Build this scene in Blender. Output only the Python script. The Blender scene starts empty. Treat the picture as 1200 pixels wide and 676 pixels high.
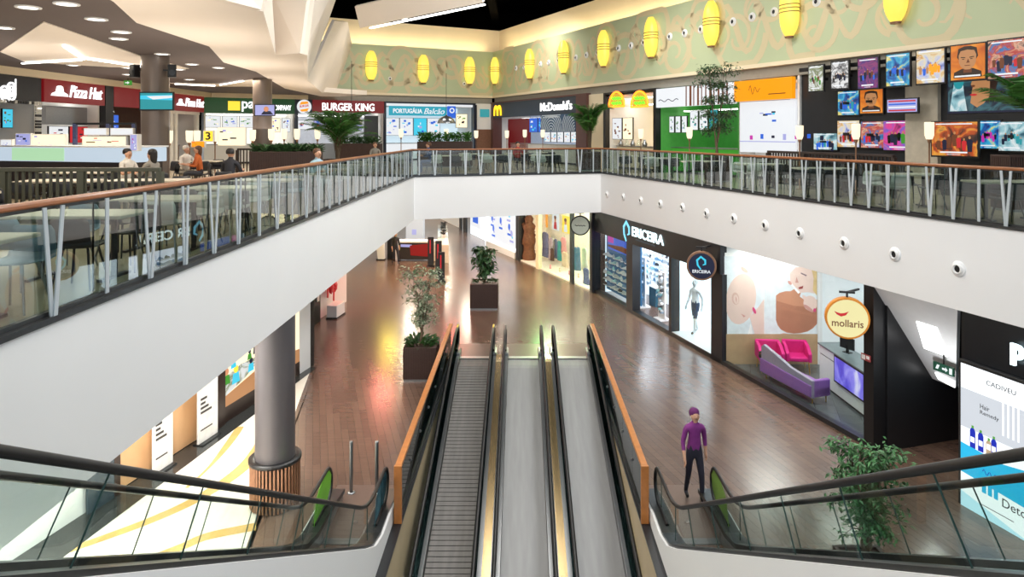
import bpy, bmesh, math, random
from mathutils import Vector, Matrix
random.seed(7)
sc = bpy.context.scene
COL = sc.collection
PI = math.pi
# ---------------------------------------------------------------- survey of the place
E = 6.95          # eye height above the lower floor
U = 5.30          # upper floor level
SOF = 3.60        # underside of the upper slab
FOC, CX, CY = 800.0, 611.0, 157.0   # lens survey of the 1200x676 frame
def P(px, py, d):
    return Vector(((px-CX)*d/FOC, d, E-(py-CY)*d/FOC))
def G(px, py, z=0.0):
    return P(px, py, (E-z)*FOC/(py-CY))
class Fr:
    """a vertical wall line seen from its front: x runs to the viewer's right along it, -y comes out of it"""
    def __init__(s, A, B):
        s.A = Vector((A[0], A[1], 0)); s.B = Vector((B[0], B[1], 0))
        s.e = (s.B-s.A).normalized(); s.L = (s.B-s.A).length
        s.th = math.atan2(s.e.y, s.e.x); s.n = Vector((s.e.y, -s.e.x, 0))
    def u(s, px):
        k = (px-CX)/FOC
        return (k*s.A.y-s.A.x)/(s.e.x-k*s.e.y)
    def d(s, px): return s.A.y+s.u(px)*s.e.y
    def z(s, px, py): return E-(py-CY)*s.d(px)/FOC
    def off(s, out): return Fr((s.A+s.n*out)[:2], (s.B+s.n*out)[:2])
    def pu(s, px, out): return s.off(out).u(px)
    def pt(s, u, out=0.0, z=0.0):
        v = s.A+s.e*u+s.n*out; return Vector((v.x, v.y, z))
# ---------------------------------------------------------------- materials
def srgb(c):
    return tuple(((x/12.92) if x <= .04045 else ((x+.055)/1.055)**2.4) for x in [v/255 for v in c])
MC = {}
def pm(name, col, rough=.5, metal=0.0, em=0.0, emcol=None, var=.08, scale=6.0, bump=0.0, spec=.5, coat=0.0, alpha=1):
    """procedural surface: noise varies the colour a little, optional bump and glow"""
    if name in MC: return MC[name]
    m = bpy.data.materials.new(name); m.use_nodes = True; MC[name] = m
    nt = m.node_tree; b = nt.nodes['Principled BSDF']; N = nt.nodes.new; Lk = nt.links.new
    c = srgb(col)
    tc = N('ShaderNodeTexCoord'); nz = N('ShaderNodeTexNoise'); nz.inputs['Scale'].default_value = scale
    nz.inputs['Detail'].default_value = 3
    Lk(tc.outputs['Object'], nz.inputs['Vector'])
    rp = N('ShaderNodeValToRGB')
    rp.color_ramp.elements[0].position = .3; rp.color_ramp.elements[1].position = .7
    rp.color_ramp.elements[0].color = tuple(max(0, x*(1-var)) for x in c)+(1,)
    rp.color_ramp.elements[1].color = tuple(min(1, x*(1+var)) for x in c)+(1,)
    Lk(nz.outputs['Fac'], rp.inputs['Fac']); Lk(rp.outputs['Color'], b.inputs['Base Color'])
    b.inputs['Roughness'].default_value = rough; b.inputs['Metallic'].default_value = metal
    b.inputs['Specular IOR Level'].default_value = spec
    if coat: b.inputs['Coat Weight'].default_value = coat; b.inputs['Coat Roughness'].default_value = .1
    if em:
        b.inputs['Emission Strength'].default_value = em
        if emcol: b.inputs['Emission Color'].default_value = srgb(emcol)+(1,)
        else: Lk(rp.outputs['Color'], b.inputs['Emission Color'])
    if bump:
        bp = N('ShaderNodeBump'); bp.inputs['Strength'].default_value = bump; bp.inputs['Distance'].default_value = .01
        Lk(nz.outputs['Fac'], bp.inputs['Height']); Lk(bp.outputs['Normal'], b.inputs['Normal'])
    return m
def glow(name, col, em=1.0, var=.04, scale=4):
    return pm(name, tuple(v*.45 for v in col), .4, 0, em, col, var, scale)
def glass(name, tint, ior=1.5, rough=0.0, boost=1.0):
    if name in MC: return MC[name]
    m = bpy.data.materials.new(name); m.use_nodes = True; MC[name] = m
    nt = m.node_tree; nt.nodes.remove(nt.nodes['Principled BSDF']); N = nt.nodes.new; Lk = nt.links.new
    out = nt.nodes['Material Output']
    tr = N('ShaderNodeBsdfTransparent'); gl = N('ShaderNodeBsdfGlossy'); mx = N('ShaderNodeMixShader')
    nz = N('ShaderNodeTexNoise'); nz.inputs['Scale'].default_value = .8
    rp = N('ShaderNodeValToRGB'); t = srgb(tint)
    rp.color_ramp.elements[0].color = tuple(x*.985 for x in t)+(1,); rp.color_ramp.elements[1].color = t+(1,)
    Lk(nz.outputs['Fac'], rp.inputs['Fac']); Lk(rp.outputs['Color'], tr.inputs['Color'])
    fr = N('ShaderNodeFresnel'); fr.inputs['IOR'].default_value = ior
    mu = N('ShaderNodeMath'); mu.operation = 'MULTIPLY'; mu.inputs[1].default_value = boost; mu.use_clamp = True
    ge = N('ShaderNodeNewGeometry'); inv = N('ShaderNodeMath'); inv.operation = 'SUBTRACT'; inv.inputs[0].default_value = 1.0
    Lk(ge.outputs['Backfacing'], inv.inputs[1])     # the back of a pane only lets light through
    m2 = N('ShaderNodeMath'); m2.operation = 'MULTIPLY'; Lk(fr.outputs['Fac'], m2.inputs[0]); Lk(inv.outputs[0], m2.inputs[1])
    Lk(m2.outputs[0], mu.inputs[0])
    gl.inputs['Roughness'].default_value = rough
    Lk(mu.outputs[0], mx.inputs['Fac']); Lk(tr.outputs[0], mx.inputs[1]); Lk(gl.outputs[0], mx.inputs[2])
    Lk(mx.outputs[0], out.inputs['Surface'])
    return m
# ---------------------------------------------------------------- mesh collector
class MB:
    def __init__(s): s.v = []; s.f = []; s.m = []; s.sm = []
    def add(s, vs, fs, mi=0, sm=False):
        o = len(s.v); s.v += [tuple(v) for v in vs]
        for f in fs: s.f.append([o+i for i in f]); s.m.append(mi); s.sm.append(sm)
        return s
    def poly(s, pts, mi=0): return s.add(pts, [list(range(len(pts)))], mi)
    def box(s, x0, x1, y0, y1, z0, z1, mi=0):
        v = [(x, y, z) for z in (z0, z1) for y in (y0, y1) for x in (x0, x1)]
        return s.add(v, [(0,2,3,1),(4,5,7,6),(0,1,5,4),(2,6,7,3),(0,4,6,2),(1,3,7,5)], mi)
    def prism(s, pts, z0, z1, mi=0, mt=None, mb=None):
        """plan polygon raised from z0 to z1"""
        a = sum(pts[i][0]*pts[(i+1)%len(pts)][1]-pts[(i+1)%len(pts)][0]*pts[i][1] for i in range(len(pts)))
        if a < 0: pts = pts[::-1]
        n = len(pts); v = [(p[0], p[1], z0) for p in pts]+[(p[0], p[1], z1) for p in pts]
        s.add(v, [[i, (i+1)%n, n+(i+1)%n, n+i] for i in range(n)], mi)
        s.add(v[n:], [list(range(n))], mi if mt is None else mt)
        s.add(v[:n], [list(range(n))[::-1]], mi if mb is None else mb)
        return s
    def slab(s, pts, y0, y1, mi=0):
        """outline in x,z (facing -y) given thickness y0..y1"""
        n = len(pts); v = [(p[0], y0, p[1]) for p in pts]+[(p[0], y1, p[1]) for p in pts]
        return s.add(v, [list(range(n)), list(range(n, 2*n))[::-1]]+[[i, n+i, n+(i+1)%n, (i+1)%n] for i in range(n)], mi)
    def xslab(s, pts, x0, x1, mi=0):
        """outline in y,z given thickness x0..x1"""
        n = len(pts); v = [(x0, p[0], p[1]) for p in pts]+[(x1, p[0], p[1]) for p in pts]
        return s.add(v, [list(range(n)), list(range(n, 2*n))[::-1]]+[[i, n+i, n+(i+1)%n, (i+1)%n] for i in range(n)], mi)
    def solid(s, pts, t, mi=0):
        """a 3-D facet thickened by t along its normal (upwards/backwards)"""
        p = [Vector(q) for q in pts]; nrm = Vector((0,0,0))
        for i in range(len(p)): nrm += (p[i]-p[0]).cross(p[(i+1)%len(p)]-p[0])
        nrm.normalize(); n = len(p); w = [q+nrm*t for q in p]
        return s.add([tuple(q) for q in p+w], [list(range(n)), list(range(n, 2*n))[::-1]]+[[i, n+i, n+(i+1)%n, (i+1)%n] for i in range(n)], mi)
    def bar(s, p, q, w, h=None, mi=0):
        h = w if h is None else h
        p, q = Vector(p), Vector(q); d = (q-p).normalized()
        up = Vector((0,0,1)) if abs(d.z) < .95 else Vector((0,1,0))
        a = d.cross(up).normalized(); b = a.cross(d).normalized()
        v = []
        for c in (p, q):
            for i, j in ((-1,-1),(1,-1),(1,1),(-1,1)): v.append(tuple(c+a*i*w/2+b*j*h/2))
        return s.add(v, [(3,2,1,0),(4,5,6,7),(0,1,5,4),(1,2,6,5),(2,3,7,6),(3,0,4,7)], mi)
    def tube(s, pts, r, n=8, mi=0, cap=True):
        pts = [Vector(p) for p in pts]; rs = r if isinstance(r, (list, tuple)) else [r]*len(pts)
        v = []; prev = None
        for i, p in enumerate(pts):
            d = (pts[min(i+1, len(pts)-1)]-pts[max(i-1, 0)]).normalized()
            if prev is None:
                up = Vector((0,0,1)) if abs(d.z) < .9 else Vector((1,0,0)); a = d.cross(up).normalized()
            else: a = (prev-d*prev.dot(d)).normalized()
            prev = a; b = d.cross(a)
            for k in range(n):
                t = 2*PI*k/n; v.append(tuple(p+(a*math.cos(t)+b*math.sin(t))*rs[i]))
        f = [(i*n+k, i*n+(k+1)%n, (i+1)*n+(k+1)%n, (i+1)*n+k) for i in range(len(pts)-1) for k in range(n)]
        s.add(v, f, mi, True)
        if cap:
            s.add(v[:n], [list(range(n))[::-1]], mi); s.add(v[-n:], [list(range(n))], mi)
        return s
    def lathe(s, prof, c=(0,0,0), n=24, mi=0, sy=1.0):
        """profile of (radius, z) turned about a vertical axis"""
        v = [(c[0]+r*math.cos(2*PI*k/n), c[1]+r*sy*math.sin(2*PI*k/n), c[2]+z) for r, z in prof for k in range(n)]
        f = [(i*n+k, i*n+(k+1)%n, (i+1)*n+(k+1)%n, (i+1)*n+k) for i in range(len(prof)-1) for k in range(n)]
        s.add(v, f, mi, True)
        if prof[0][0] > 1e-4: s.add(v[:n], [list(range(n))[::-1]], mi)
        if prof[-1][0] > 1e-4: s.add(v[-n:], [list(range(n))], mi)
        return s
    def ylathe(s, prof, c=(0,0,0), n=20, mi=0):
        """profile of (radius, y) turned about an axis along y"""
        v = [(c[0]+r*math.cos(2*PI*k/n), c[1]+y, c[2]+r*math.sin(2*PI*k/n)) for r, y in prof for k in range(n)]
        f = [(i*n+k, (i+1)*n+k, (i+1)*n+(k+1)%n, i*n+(k+1)%n) for i in range(len(prof)-1) for k in range(n)]
        s.add(v, f, mi, True)
        if prof[0][0] > 1e-4: s.add(v[:n], [list(range(n))], mi)
        if prof[-1][0] > 1e-4: s.add(v[-n:], [list(range(n))[::-1]], mi)
        return s
    def disc(s, cx, cz, rx, rz, y, mi=0, n=20, t=.004, a0=0, a1=2*PI, rot=0):
        pts = []
        full = abs(a1-a0-2*PI) < 1e-6
        for k in range(n if full else n+1):
            t_ = a0+(a1-a0)*k/n; x, z = rx*math.cos(t_), rz*math.sin(t_)
            pts.append((cx+x*math.cos(rot)-z*math.sin(rot), cz+x*math.sin(rot)+z*math.cos(rot)))
        return s.slab(pts, y-t, y, mi)
    def ring(s, cx, cz, r0, r1, y, mi=0, n=24, t=.004, a0=0.0, a1=2*PI):
        for k in range(n):
            t0 = a0+(a1-a0)*k/n; t1 = a0+(a1-a0)*(k+1)/n
            s.slab([(cx+r0*math.cos(t0), cz+r0*math.sin(t0)), (cx+r1*math.cos(t0), cz+r1*math.sin(t0)),
                    (cx+r1*math.cos(t1), cz+r1*math.sin(t1)), (cx+r0*math.cos(t1), cz+r0*math.sin(t1))], y-t, y, mi)
        return s
    def strip(s, pts, w, y, mi=0, t=.004):
        """a flat ribbon through points (x,z) on a wall, width w (number or list)"""
        n = len(pts); L = []; R = []
        for i in range(n):
            a = Vector(pts[max(0, i-1)]); b = Vector(pts[min(n-1, i+1)]); d = (b-a).normalized()
            nn = Vector((-d.y, d.x)); ww = (w[i] if isinstance(w, (list, tuple)) else w)/2
            c = Vector(pts[i]); L.append(c+nn*ww); R.append(c-nn*ww)
        for i in range(n-1):
            s.slab([tuple(R[i]), tuple(R[i+1]), tuple(L[i+1]), tuple(L[i])], y-t, y, mi)
        return s
    def text(s, body, x0, z0, w, h, y, mi=0, depth=.03, bold=0.0, shear=0.0, zs=0.0):
        """raised lettering that fills the box x0..x0+w, z0..z0+h on a wall facing -y"""
        cu = bpy.data.curves.new('t', 'FONT'); cu.body = body; cu.size = 1; cu.offset = bold; cu.shear = shear
        cu.extrude = .5; cu.resolution_u = 3
        ob = bpy.data.objects.new('t', cu); me = bpy.data.meshes.new_from_object(ob)
        vs = [v.co.copy() for v in me.vertices]; fs = [list(p.vertices) for p in me.polygons]
        bpy.data.objects.remove(ob); bpy.data.curves.remove(cu); bpy.data.meshes.remove(me)
        if not vs: return s
        xa, xb = min(v.x for v in vs), max(v.x for v in vs); ya, yb = min(v.y for v in vs), max(v.y for v in vs)
        out = [(x0+(v.x-xa)/(xb-xa)*w, y-(v.z+.5)*depth, z0+(v.y-ya)/(yb-ya)*h+zs*(v.x-xa)/(xb-xa)) for v in vs]
        return s.add(out, fs, mi)
    def build(s, name, mats, parent=None, loc=(0,0,0), rz=0.0, bevel=0.0, smooth=False):
        used = sorted({i for f in s.f for i in f}); ix = {v: k for k, v in enumerate(used)}
        me = bpy.data.meshes.new(name); me.from_pydata([s.v[i] for i in used], [], [[ix[i] for i in f] for f in s.f])
        ml = mats if isinstance(mats, (list, tuple)) else [mats]
        for m in ml: me.materials.append(m)
        for i, p in enumerate(me.polygons):
            p.material_index = min(s.m[i], len(ml)-1); p.use_smooth = smooth or s.sm[i]
        me.update()
        o = bpy.data.objects.new(name, me); COL.objects.link(o)
        o.location = loc; o.rotation_euler = (0, 0, rz)
        if parent is not None: o.parent = parent
        if bevel:
            b = o.modifiers.new('edge', 'BEVEL'); b.width = bevel; b.segments = 2; b.limit_method = 'ANGLE'
        return o
LABELS = {}
def tag(o, label, cat, group=None):
    o['label'] = label; o['category'] = cat
    if group: o['group'] = group
    LABELS.setdefault(label, []).append(o)
    return o
def thing(name, label, cat, loc=(0,0,0), rz=0.0, group=None):
    o = bpy.data.objects.new(name, None); COL.objects.link(o); o.empty_display_size = .1
    o.location = loc; o.rotation_euler = (0, 0, rz)
    return tag(o, label, cat, group)
def struct(name, mb, mats, loc=(0,0,0), rz=0.0, bevel=0.0):
    o = mb.build(name, mats, None, loc, rz, bevel); o['kind'] = 'structure'; return o
KIDS = {}
def copy_tree(o, parent=None):
    c = o.copy(); COL.objects.link(c); c.parent = parent
    for ch in list(o.children): copy_tree(ch, c)
    return c
def dup(o, loc, rz, label, group=None, s=None):
    c = copy_tree(o); c.location = loc; c.rotation_euler = (0, 0, rz); c['label'] = label
    if group: c['group'] = group
    elif 'group' in c: del c['group']
    if s: c.scale = (s, s, s)
    return c
ONES = 'zeroth first second third fourth fifth sixth seventh eighth ninth tenth eleventh twelfth thirteenth fourteenth fifteenth sixteenth seventeenth eighteenth nineteenth twentieth'.split()
def nth(n):
    if n <= 20: return ONES[n]
    t = {2: 'twenty', 3: 'thirty', 4: 'forty'}[n//10]
    return (t[:-1]+'ieth') if n % 10 == 0 else t+'-'+ONES[n % 10]
# ---------------------------------------------------------------- shared surfaces
M_white = pm('white_plaster', (238, 238, 238), .55, var=.012, scale=.6)
M_soffit = pm('soffit_plaster', (236, 235, 232), .7, var=.015, scale=.8)
M_cream = pm('cream_plaster', (238, 222, 190), .6, var=.03, scale=.7)
M_facet = pm('ceiling_plaster', (242, 230, 216), .6, var=.02, scale=.6)
M_brownceil = pm('brown_acoustic_ceiling', (92, 80, 76), .8, var=.08, scale=40)
M_black = pm('black_paint', (18, 18, 20), .4, var=.1)
M_void = pm('dark_void_paint', (9, 8, 8), .9, var=.2, scale=2, spec=.02)
M_dark = pm('charcoal_panel', (34, 36, 40), .32, var=.1, scale=2)
M_steel = pm('brushed_steel', (160, 162, 164), .28, .9, var=.05, scale=30)
M_dsteel = pm('dark_steel', (72, 74, 76), .35, .8, var=.08, scale=20)
M_rubber = pm('black_rubber', (22, 22, 23), .38, var=.1)
M_wood = pm('handrail_wood', (152, 94, 56), .35, var=.12, scale=9, coat=.3)
M_wood2 = pm('guard_rail_wood', (184, 116, 58), .35, var=.12, scale=9, coat=.3)
M_brass = pm('brushed_brass', (204, 178, 132), .25, .9, var=.06, scale=14)
M_bronze = pm('bronze_slats', (150, 112, 88), .38, .6, var=.1, scale=12)
M_glass = glass('clear_guard_glass', (232, 243, 240), 1.5)
M_glassE = glass('green_tinted_glass', (245, 250, 248), 1.45)
M_glassR = glass('balcony_glass', (216, 227, 223), 1.6, 0.0, 2.0)
M_shopglass = glass('shop_window_glass', (244, 249, 248), 1.42)
M_edge = pm('glass_edge', (60, 84, 82), .2, var=.05)
M_lamp = glow('warm_lamp', (255, 242, 216), 5.0, .01)
M_lampw = glow('white_lamp', (255, 252, 246), 6.0, .01)
M_letter = glow('lit_white_letters', (255, 255, 255), 1.6, .01)
M_shell = pm('pale_chair_shell', (206, 208, 202), .4, var=.04)
M_shellb = pm('grey_blue_chair_shell', (120, 146, 160), .4, var=.05)
M_shelld = pm('dark_chair_shell', (44, 46, 52), .4, var=.08)
M_top = pm('pale_table_laminate', (226, 216, 196), .3, var=.05, scale=8)
M_leaf = pm('ficus_leaf', (62, 96, 56), .4, var=.3, scale=8)
M_leafl = pm('pale_ficus_leaf', (128, 148, 110), .4, var=.25, scale=8)
M_palm = pm('palm_leaf', (66, 118, 48), .4, var=.3, scale=6)
M_bark = pm('bark', (96, 80, 62), .8, var=.2, scale=20, bump=.4)
M_soil = pm('potting_soil', (48, 36, 28), .9, var=.3, scale=30)
M_planter = pm('brown_slatted_planter', (66, 46, 40), .5, var=.12, scale=14)
M_skin = pm('skin', (206, 158, 130), .55, var=.05)
# ---------------------------------------------------------------- wall lines (plan, metres)
FL = Fr((-17.0, 18.0), (-16.8, 36.5))      # food-court wall, long side
FF = Fr((-16.8, 36.5), (-1.86, 44.5))      # food-court wall, far side
RU = Fr((-1.86, 44.5), (15.39, 10.0))      # upper wall with the cinema
RL = Fr((3.40, 29.2), (10.0, 7.40))        # lower shops and the fascia over them
CL = Fr((-2.95, 44.0), (3.07, 29.9))       # lower clothes shops further on
LL = Fr((-8.75, 9.0), (-6.33, 20.4))       # lower shops under the long balcony
PITX, PITY = 2.15, 21.2
# ---------------------------------------------------------------- floors
def wood_floor():
    m = bpy.data.materials.new('wood_plank_floor'); m.use_nodes = True
    nt = m.node_tree; b = nt.nodes['Principled BSDF']; N = nt.nodes.new; Lk = nt.links.new
    tc = N('ShaderNodeTexCoord'); mp = N('ShaderNodeMapping'); mp.inputs['Rotation'].default_value = (0, 0, math.radians(73))
    br = N('ShaderNodeTexBrick'); br.inputs['Scale'].default_value = 1.0
    br.inputs['Brick Width'].default_value = 1.6; br.inputs['Row Height'].default_value = .16
    br.inputs['Mortar Size'].default_value = .003; br.inputs['Mortar Smooth'].default_value = .4; br.offset = .37
    br.inputs['Color1'].default_value = srgb((110, 86, 73))+(1,); br.inputs['Color2'].default_value = srgb((95, 73, 62))+(1,)
    br.inputs['Mortar'].default_value = srgb((66, 50, 43))+(1,)
    Lk(tc.outputs['Object'], mp.inputs['Vector']); Lk(mp.outputs['Vector'], br.inputs['Vector'])
    mp2 = N('ShaderNodeMapping'); mp2.inputs['Rotation'].default_value = (0, 0, math.radians(73)); mp2.inputs['Scale'].default_value = (.6, 9, 1)
    nz = N('ShaderNodeTexNoise'); nz.inputs['Scale'].default_value = 2.0; nz.inputs['Detail'].default_value = 5
    Lk(tc.outputs['Object'], mp2.inputs['Vector']); Lk(mp2.outputs['Vector'], nz.inputs['Vector'])
    mx = N('ShaderNodeMixRGB'); mx.blend_type = 'OVERLAY'; mx.inputs['Fac'].default_value = .25
    Lk(br.outputs['Color'], mx.inputs[1]); Lk(nz.outputs['Fac'], mx.inputs[2]); Lk(mx.outputs[0], b.inputs['Base Color'])
    rr = N('ShaderNodeMapRange'); rr.inputs['To Min'].default_value = .16; rr.inputs['To Max'].default_value = .3
    Lk(nz.outputs['Fac'], rr.inputs['Value']); Lk(rr.outputs[0], b.inputs['Roughness'])
    b.inputs['Specular IOR Level'].default_value = 1.0
    bp = N('ShaderNodeBump'); bp.inputs['Strength'].default_value = .12; bp.inputs['Distance'].default_value = .004
    Lk(nz.outputs['Fac'], bp.inputs['Height']); Lk(bp.outputs['Normal'], b.inputs['Normal'])
    return m
def tile_mat(name, c1, c2, mortar, size, rough, rot=0.0):
    m = bpy.data.materials.new(name); m.use_nodes = True
    nt = m.node_tree; b = nt.nodes['Principled BSDF']; N = nt.nodes.new; Lk = nt.links.new
    tc = N('ShaderNodeTexCoord'); mp = N('ShaderNodeMapping'); mp.inputs['Rotation'].default_value = (0, 0, rot)
    br = N('ShaderNodeTexBrick'); br.inputs['Scale'].default_value = 1.0; br.offset = 0
    br.inputs['Brick Width'].default_value = size; br.inputs['Row Height'].default_value = size
    br.inputs['Mortar Size'].default_value = .004
    for k, c in (('Color1', c1), ('Color2', c2), ('Mortar', mortar)): br.inputs[k].default_value = srgb(c)+(1,)
    Lk(tc.outputs['Object'], mp.inputs['Vector']); Lk(mp.outputs['Vector'], br.inputs['Vector']); Lk(br.outputs['Color'], b.inputs['Base Color'])
    b.inputs['Roughness'].default_value = rough
    return m
M_floor = wood_floor()
M_tile = tile_mat('cream_stone_tile', (238, 232, 220), (232, 225, 212), (214, 206, 192), .9, .12, .2)
M_tileg = pm('gold_stone_inlay', (206, 168, 104), .15, var=.08, scale=3)
M_tilew = pm('white_stone_inlay', (246, 242, 234), .12, var=.02, scale=2)
M_darktile = tile_mat('black_stone_tile', (52, 54, 54), (46, 48, 48), (30, 30, 30), .8, .14, .2)
M_upfloor = tile_mat('upper_stone_tile', (206, 190, 160), (198, 182, 152), (170, 154, 128), .6, .18)
M_greyfloor = tile_mat('grey_shop_plank', (98, 104, 106), (84, 90, 92), (64, 68, 70), .5, .25, .3)
def bound(y): return -2.53-.183*y          # where the planks meet the stone tiles
f = MB()
fl = [(bound(2), 2), (-PITX, 2), (-PITX, PITY), (bound(20.4), PITY), (bound(20.4), 20.4)]
f.poly([(x, y, 0) for x, y in [(bound(-3), -3), (-PITX, -3), (-PITX, PITY), (bound(20.4), PITY), (bound(20.4), 20.4)]])
f.poly([(PITX, -3, 0), (22, -3, 0), (22, PITY, 0), (PITX, PITY, 0)])
f.poly([(bound(20.4), 20.4, 0), (bound(20.4), PITY, 0), (-22, PITY, 0), (-22, 20.4, 0)][::-1])
f.poly([(-22, PITY, 0), (22, PITY, 0), (22, 75, 0), (-22, 75, 0)])
struct('floor', f, [M_floor])
f = MB()
f.poly([(-22, -3, 0), (bound(-3), -3, 0), (bound(20.4), 20.4, 0), (-22, 20.4, 0)])
def ink(pts, w, mi, z, n=40):
    """a smooth inlay curve through photo-surveyed floor points"""
    q = [Vector(G(*p)) if len(p) == 2 else Vector(p) for p in pts]; L = []
    for i in range(len(q)-1):
        p0, p1, p2, p3 = q[max(0, i-1)], q[i], q[i+1], q[min(len(q)-1, i+2)]
        for k in range(10):
            t = k/10
            L.append(.5*((2*p1)+(p2-p0)*t+(2*p0-5*p1+4*p2-p3)*t*t+(3*p1-p0-3*p2+p3)*t**3))
    L.append(q[-1]); vs = []
    for i, c in enumerate(L):
        d = (L[min(i+1, len(L)-1)]-L[max(i-1, 0)]).normalized(); nn = Vector((-d.y, d.x, 0))
        ww = w[0]+(w[1]-w[0])*i/(len(L)-1)
        vs += [(c.x+nn.x*ww/2, c.y+nn.y*ww/2, z), (c.x-nn.x*ww/2, c.y-nn.y*ww/2, z)]
    f.add(vs, [(2*i, 2*i+1, 2*i+3, 2*i+2) for i in range(len(L)-1)], mi)
ink([(60, 652), (97, 639), (176, 610), (234, 583), (280, 552), (302, 528), (318, 500)], (.16, .34), 1, .004)
ink([(110, 690), (170, 658), (215, 640), (245, 628), (300, 617)], (.16, .26), 1, .004)
ink([(196, 602), (225, 585), (262, 548), (284, 520), (296, 497), (293, 484)], (.75, .25), 2, .003)
ink([(225, 572), (250, 548), (268, 522), (282, 500)], (.3, .2), 1, .0025)
o = struct('floor_tiles', f, [M_tile, M_tileg, M_tilew])
f = MB()   # the black margin in front of the shops on the tiled side
f.poly([(x, y, .006) for x, y in [(-9.4, 6), (-8.35, 6), (-6.55, 17.3), (-6.08, 20.3), (-6.35, 20.4)]][::-1])
struct('floor_margin', f, [M_darktile])
# ---------------------------------------------------------------- pit of the moving walks
f = MB()
M_beige = pm('beige_pit_panel', (196, 178, 144), .45, var=.06, scale=1.5)
for s in (-1, 1):
    x0, x1 = sorted((s*PITX, s*(PITX+.2)))
    f.box(x0, x1, -3, PITY, -5.2, -.02, 0)
f.box(-PITX-.2, PITX+.2, PITY, PITY+.2, -5.2, -.02, 0)
struct('wall_pit', f, [M_beige])
f = MB(); f.box(-PITX-.2, PITX+.2, -3, PITY+.2, -5.4, -5.2)
struct('floor_basement', f, [M_dsteel])
f = MB()   # dark kerb round the opening
for s in (-1, 1):
    x0, x1 = sorted((s*(PITX-.015), s*(PITX+.2))); f.box(x0, x1, 2, PITY+.3, -.03, .012)
struct('trim_pit_edge', f, [M_dark])
# ---------------------------------------------------------------- upper slabs (white fascias) and their floor
XB = -4.2
cornerL, cornerR = (XB, 26.7), (3.40, 29.2)
rl = lambda y: 3.40+(29.2-y)*(6.6/21.8)
slabs = {'floor_upper_long_side': [(-18, -4), (XB, -4), cornerL, (-18, 26.7)],
         'floor_upper_far_side': [(-18, 26.7), cornerL, cornerR, (22, 29.2), (22, 52), (-18, 52)],
         'floor_upper_cinema_side': [cornerR, (rl(-4), -4), (22, -4), (22, 29.2)]}
for k, pts in slabs.items():
    f = MB(); f.prism(pts, SOF, U, 0, 1, 2); struct(k, f, [M_white, M_upfloor, M_soffit])
f = MB(); f.prism([(XB, -4), (rl(1.6), -4), (rl(1.6), 1.6), (XB, 1.6)], 4.9, U, 0, 1, 2)
struct('floor_landing', f, [M_white, M_upfloor, M_soffit])
f = MB()   # dark edge bead over the fascia, under the glass
def bead(a, b, inset=.0):
    fr = Fr(a, b); q = [fr.pt(0, .03), fr.pt(fr.L, .03), fr.pt(fr.L, -.12), fr.pt(0, -.12)]
    f.prism([(p.x, p.y) for p in q], U-.035, U+.02)
bead((XB, 2.0), cornerL); bead(cornerL, cornerR); bead(cornerR, (rl(4), 4))
struct('trim_balcony_edge', f, [M_dsteel])
# ---------------------------------------------------------------- lower walls behind the shops
f = MB(); f.box(-19, -18.8, -4, 75, 0, SOF); f.box(-19, 20, 72, 72.2, 0, SOF)
f.box(-10.4, -10.2, 28, 72, 0, SOF)
struct('wall_lower_back', f, [M_soffit])
# ---------------------------------------------------------------- food-court walls above the shop fronts
H1, H2, H3, H4 = E+1.96, E+2.475, E+5.33, E+6.9     # sign tops, band foot, band top, cove wall top
def swirls(fr, mb, u0, u1, mi):
    rng = random.Random(11)
    def spiral(cx, cz, r, turns, w, a0, flip):
        pts = []; ws = []
        for k in range(34):
            t = k/33; a = a0+flip*turns*2*PI*t; rr = r*(1-.86*t)
            x, z = cx+rr*math.cos(a), cz+rr*math.sin(a)
            pts.append((x, min(max(z, H2+.05), H3-.05))); ws.append(w*(1-.7*t)+.03)
        mb.strip(pts, ws, -.003, mi, .003)
    u = u0+.8; k = 0
    while u < u1-.6:
        cz = H2+.9+(k % 2)*1.1+rng.uniform(-.15, .15)
        spiral(u, cz, 1.15+rng.uniform(-.2, .35), 1.5, .26, rng.uniform(0, 6), 1 if k % 2 else -1)
        spiral(u+.9, cz+(-.9 if k % 2 else .9), .6, 1.2, .16, rng.uniform(0, 6), -1 if k % 2 else 1)
        pts = [(u-1.3+2.6*t, min(max(H2+1.4+.9*math.sin(2.4*t*PI+k), H2+.05), H3-.05)) for t in [i/16 for i in range(17)]]
        mb.strip(pts, [.05+.22*math.sin(PI*i/16) for i in range(17)], -.002, mi, .002)
        u += 1.75; k += 1
M_band = pm('sage_green_wall', (190, 200, 162), .5, var=.03, scale=.5)
M_swirl = pm('tan_wall_pattern', (212, 198, 160), .5, var=.02, scale=1)
for nm, fr, u0, u1 in (('wall_far_band', FF, 4.6, FF.L), ('wall_cinema_band', RU, 0, RU.L)):
    f = MB(); f.box(u0, u1, 0, .5, H2, H3, 0)
    f.box(u0, u1, -.05, .5, H2-.14, H2, 2)
    swirls(fr, f, u0, u1, 1)
    struct(nm, f, [M_band, M_swirl, M_cream], fr.pt(0), fr.th)
    f = MB(); f.box(u0-.4 if fr is FF else -1.3, u1+1.3, .9, 1.05, H3-.3, H4, 0)
    struct('wall_cove_'+nm.split('_')[1], f, [M_cream], fr.pt(0), fr.th)
    f = MB(); f.box(u0+.3, u1-.2, .36, .46, H3, H3+.035, 0)      # light strip lying on top of the band
    o = f.build('cove_light', glow('cove_light_strip', (255, 230, 184), 26, .01), None, fr.pt(0), fr.th)
    tag(o, 'warm strip light along the top of the patterned wall, '+('burger side' if fr is FF else 'cinema side'), 'light')
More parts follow.
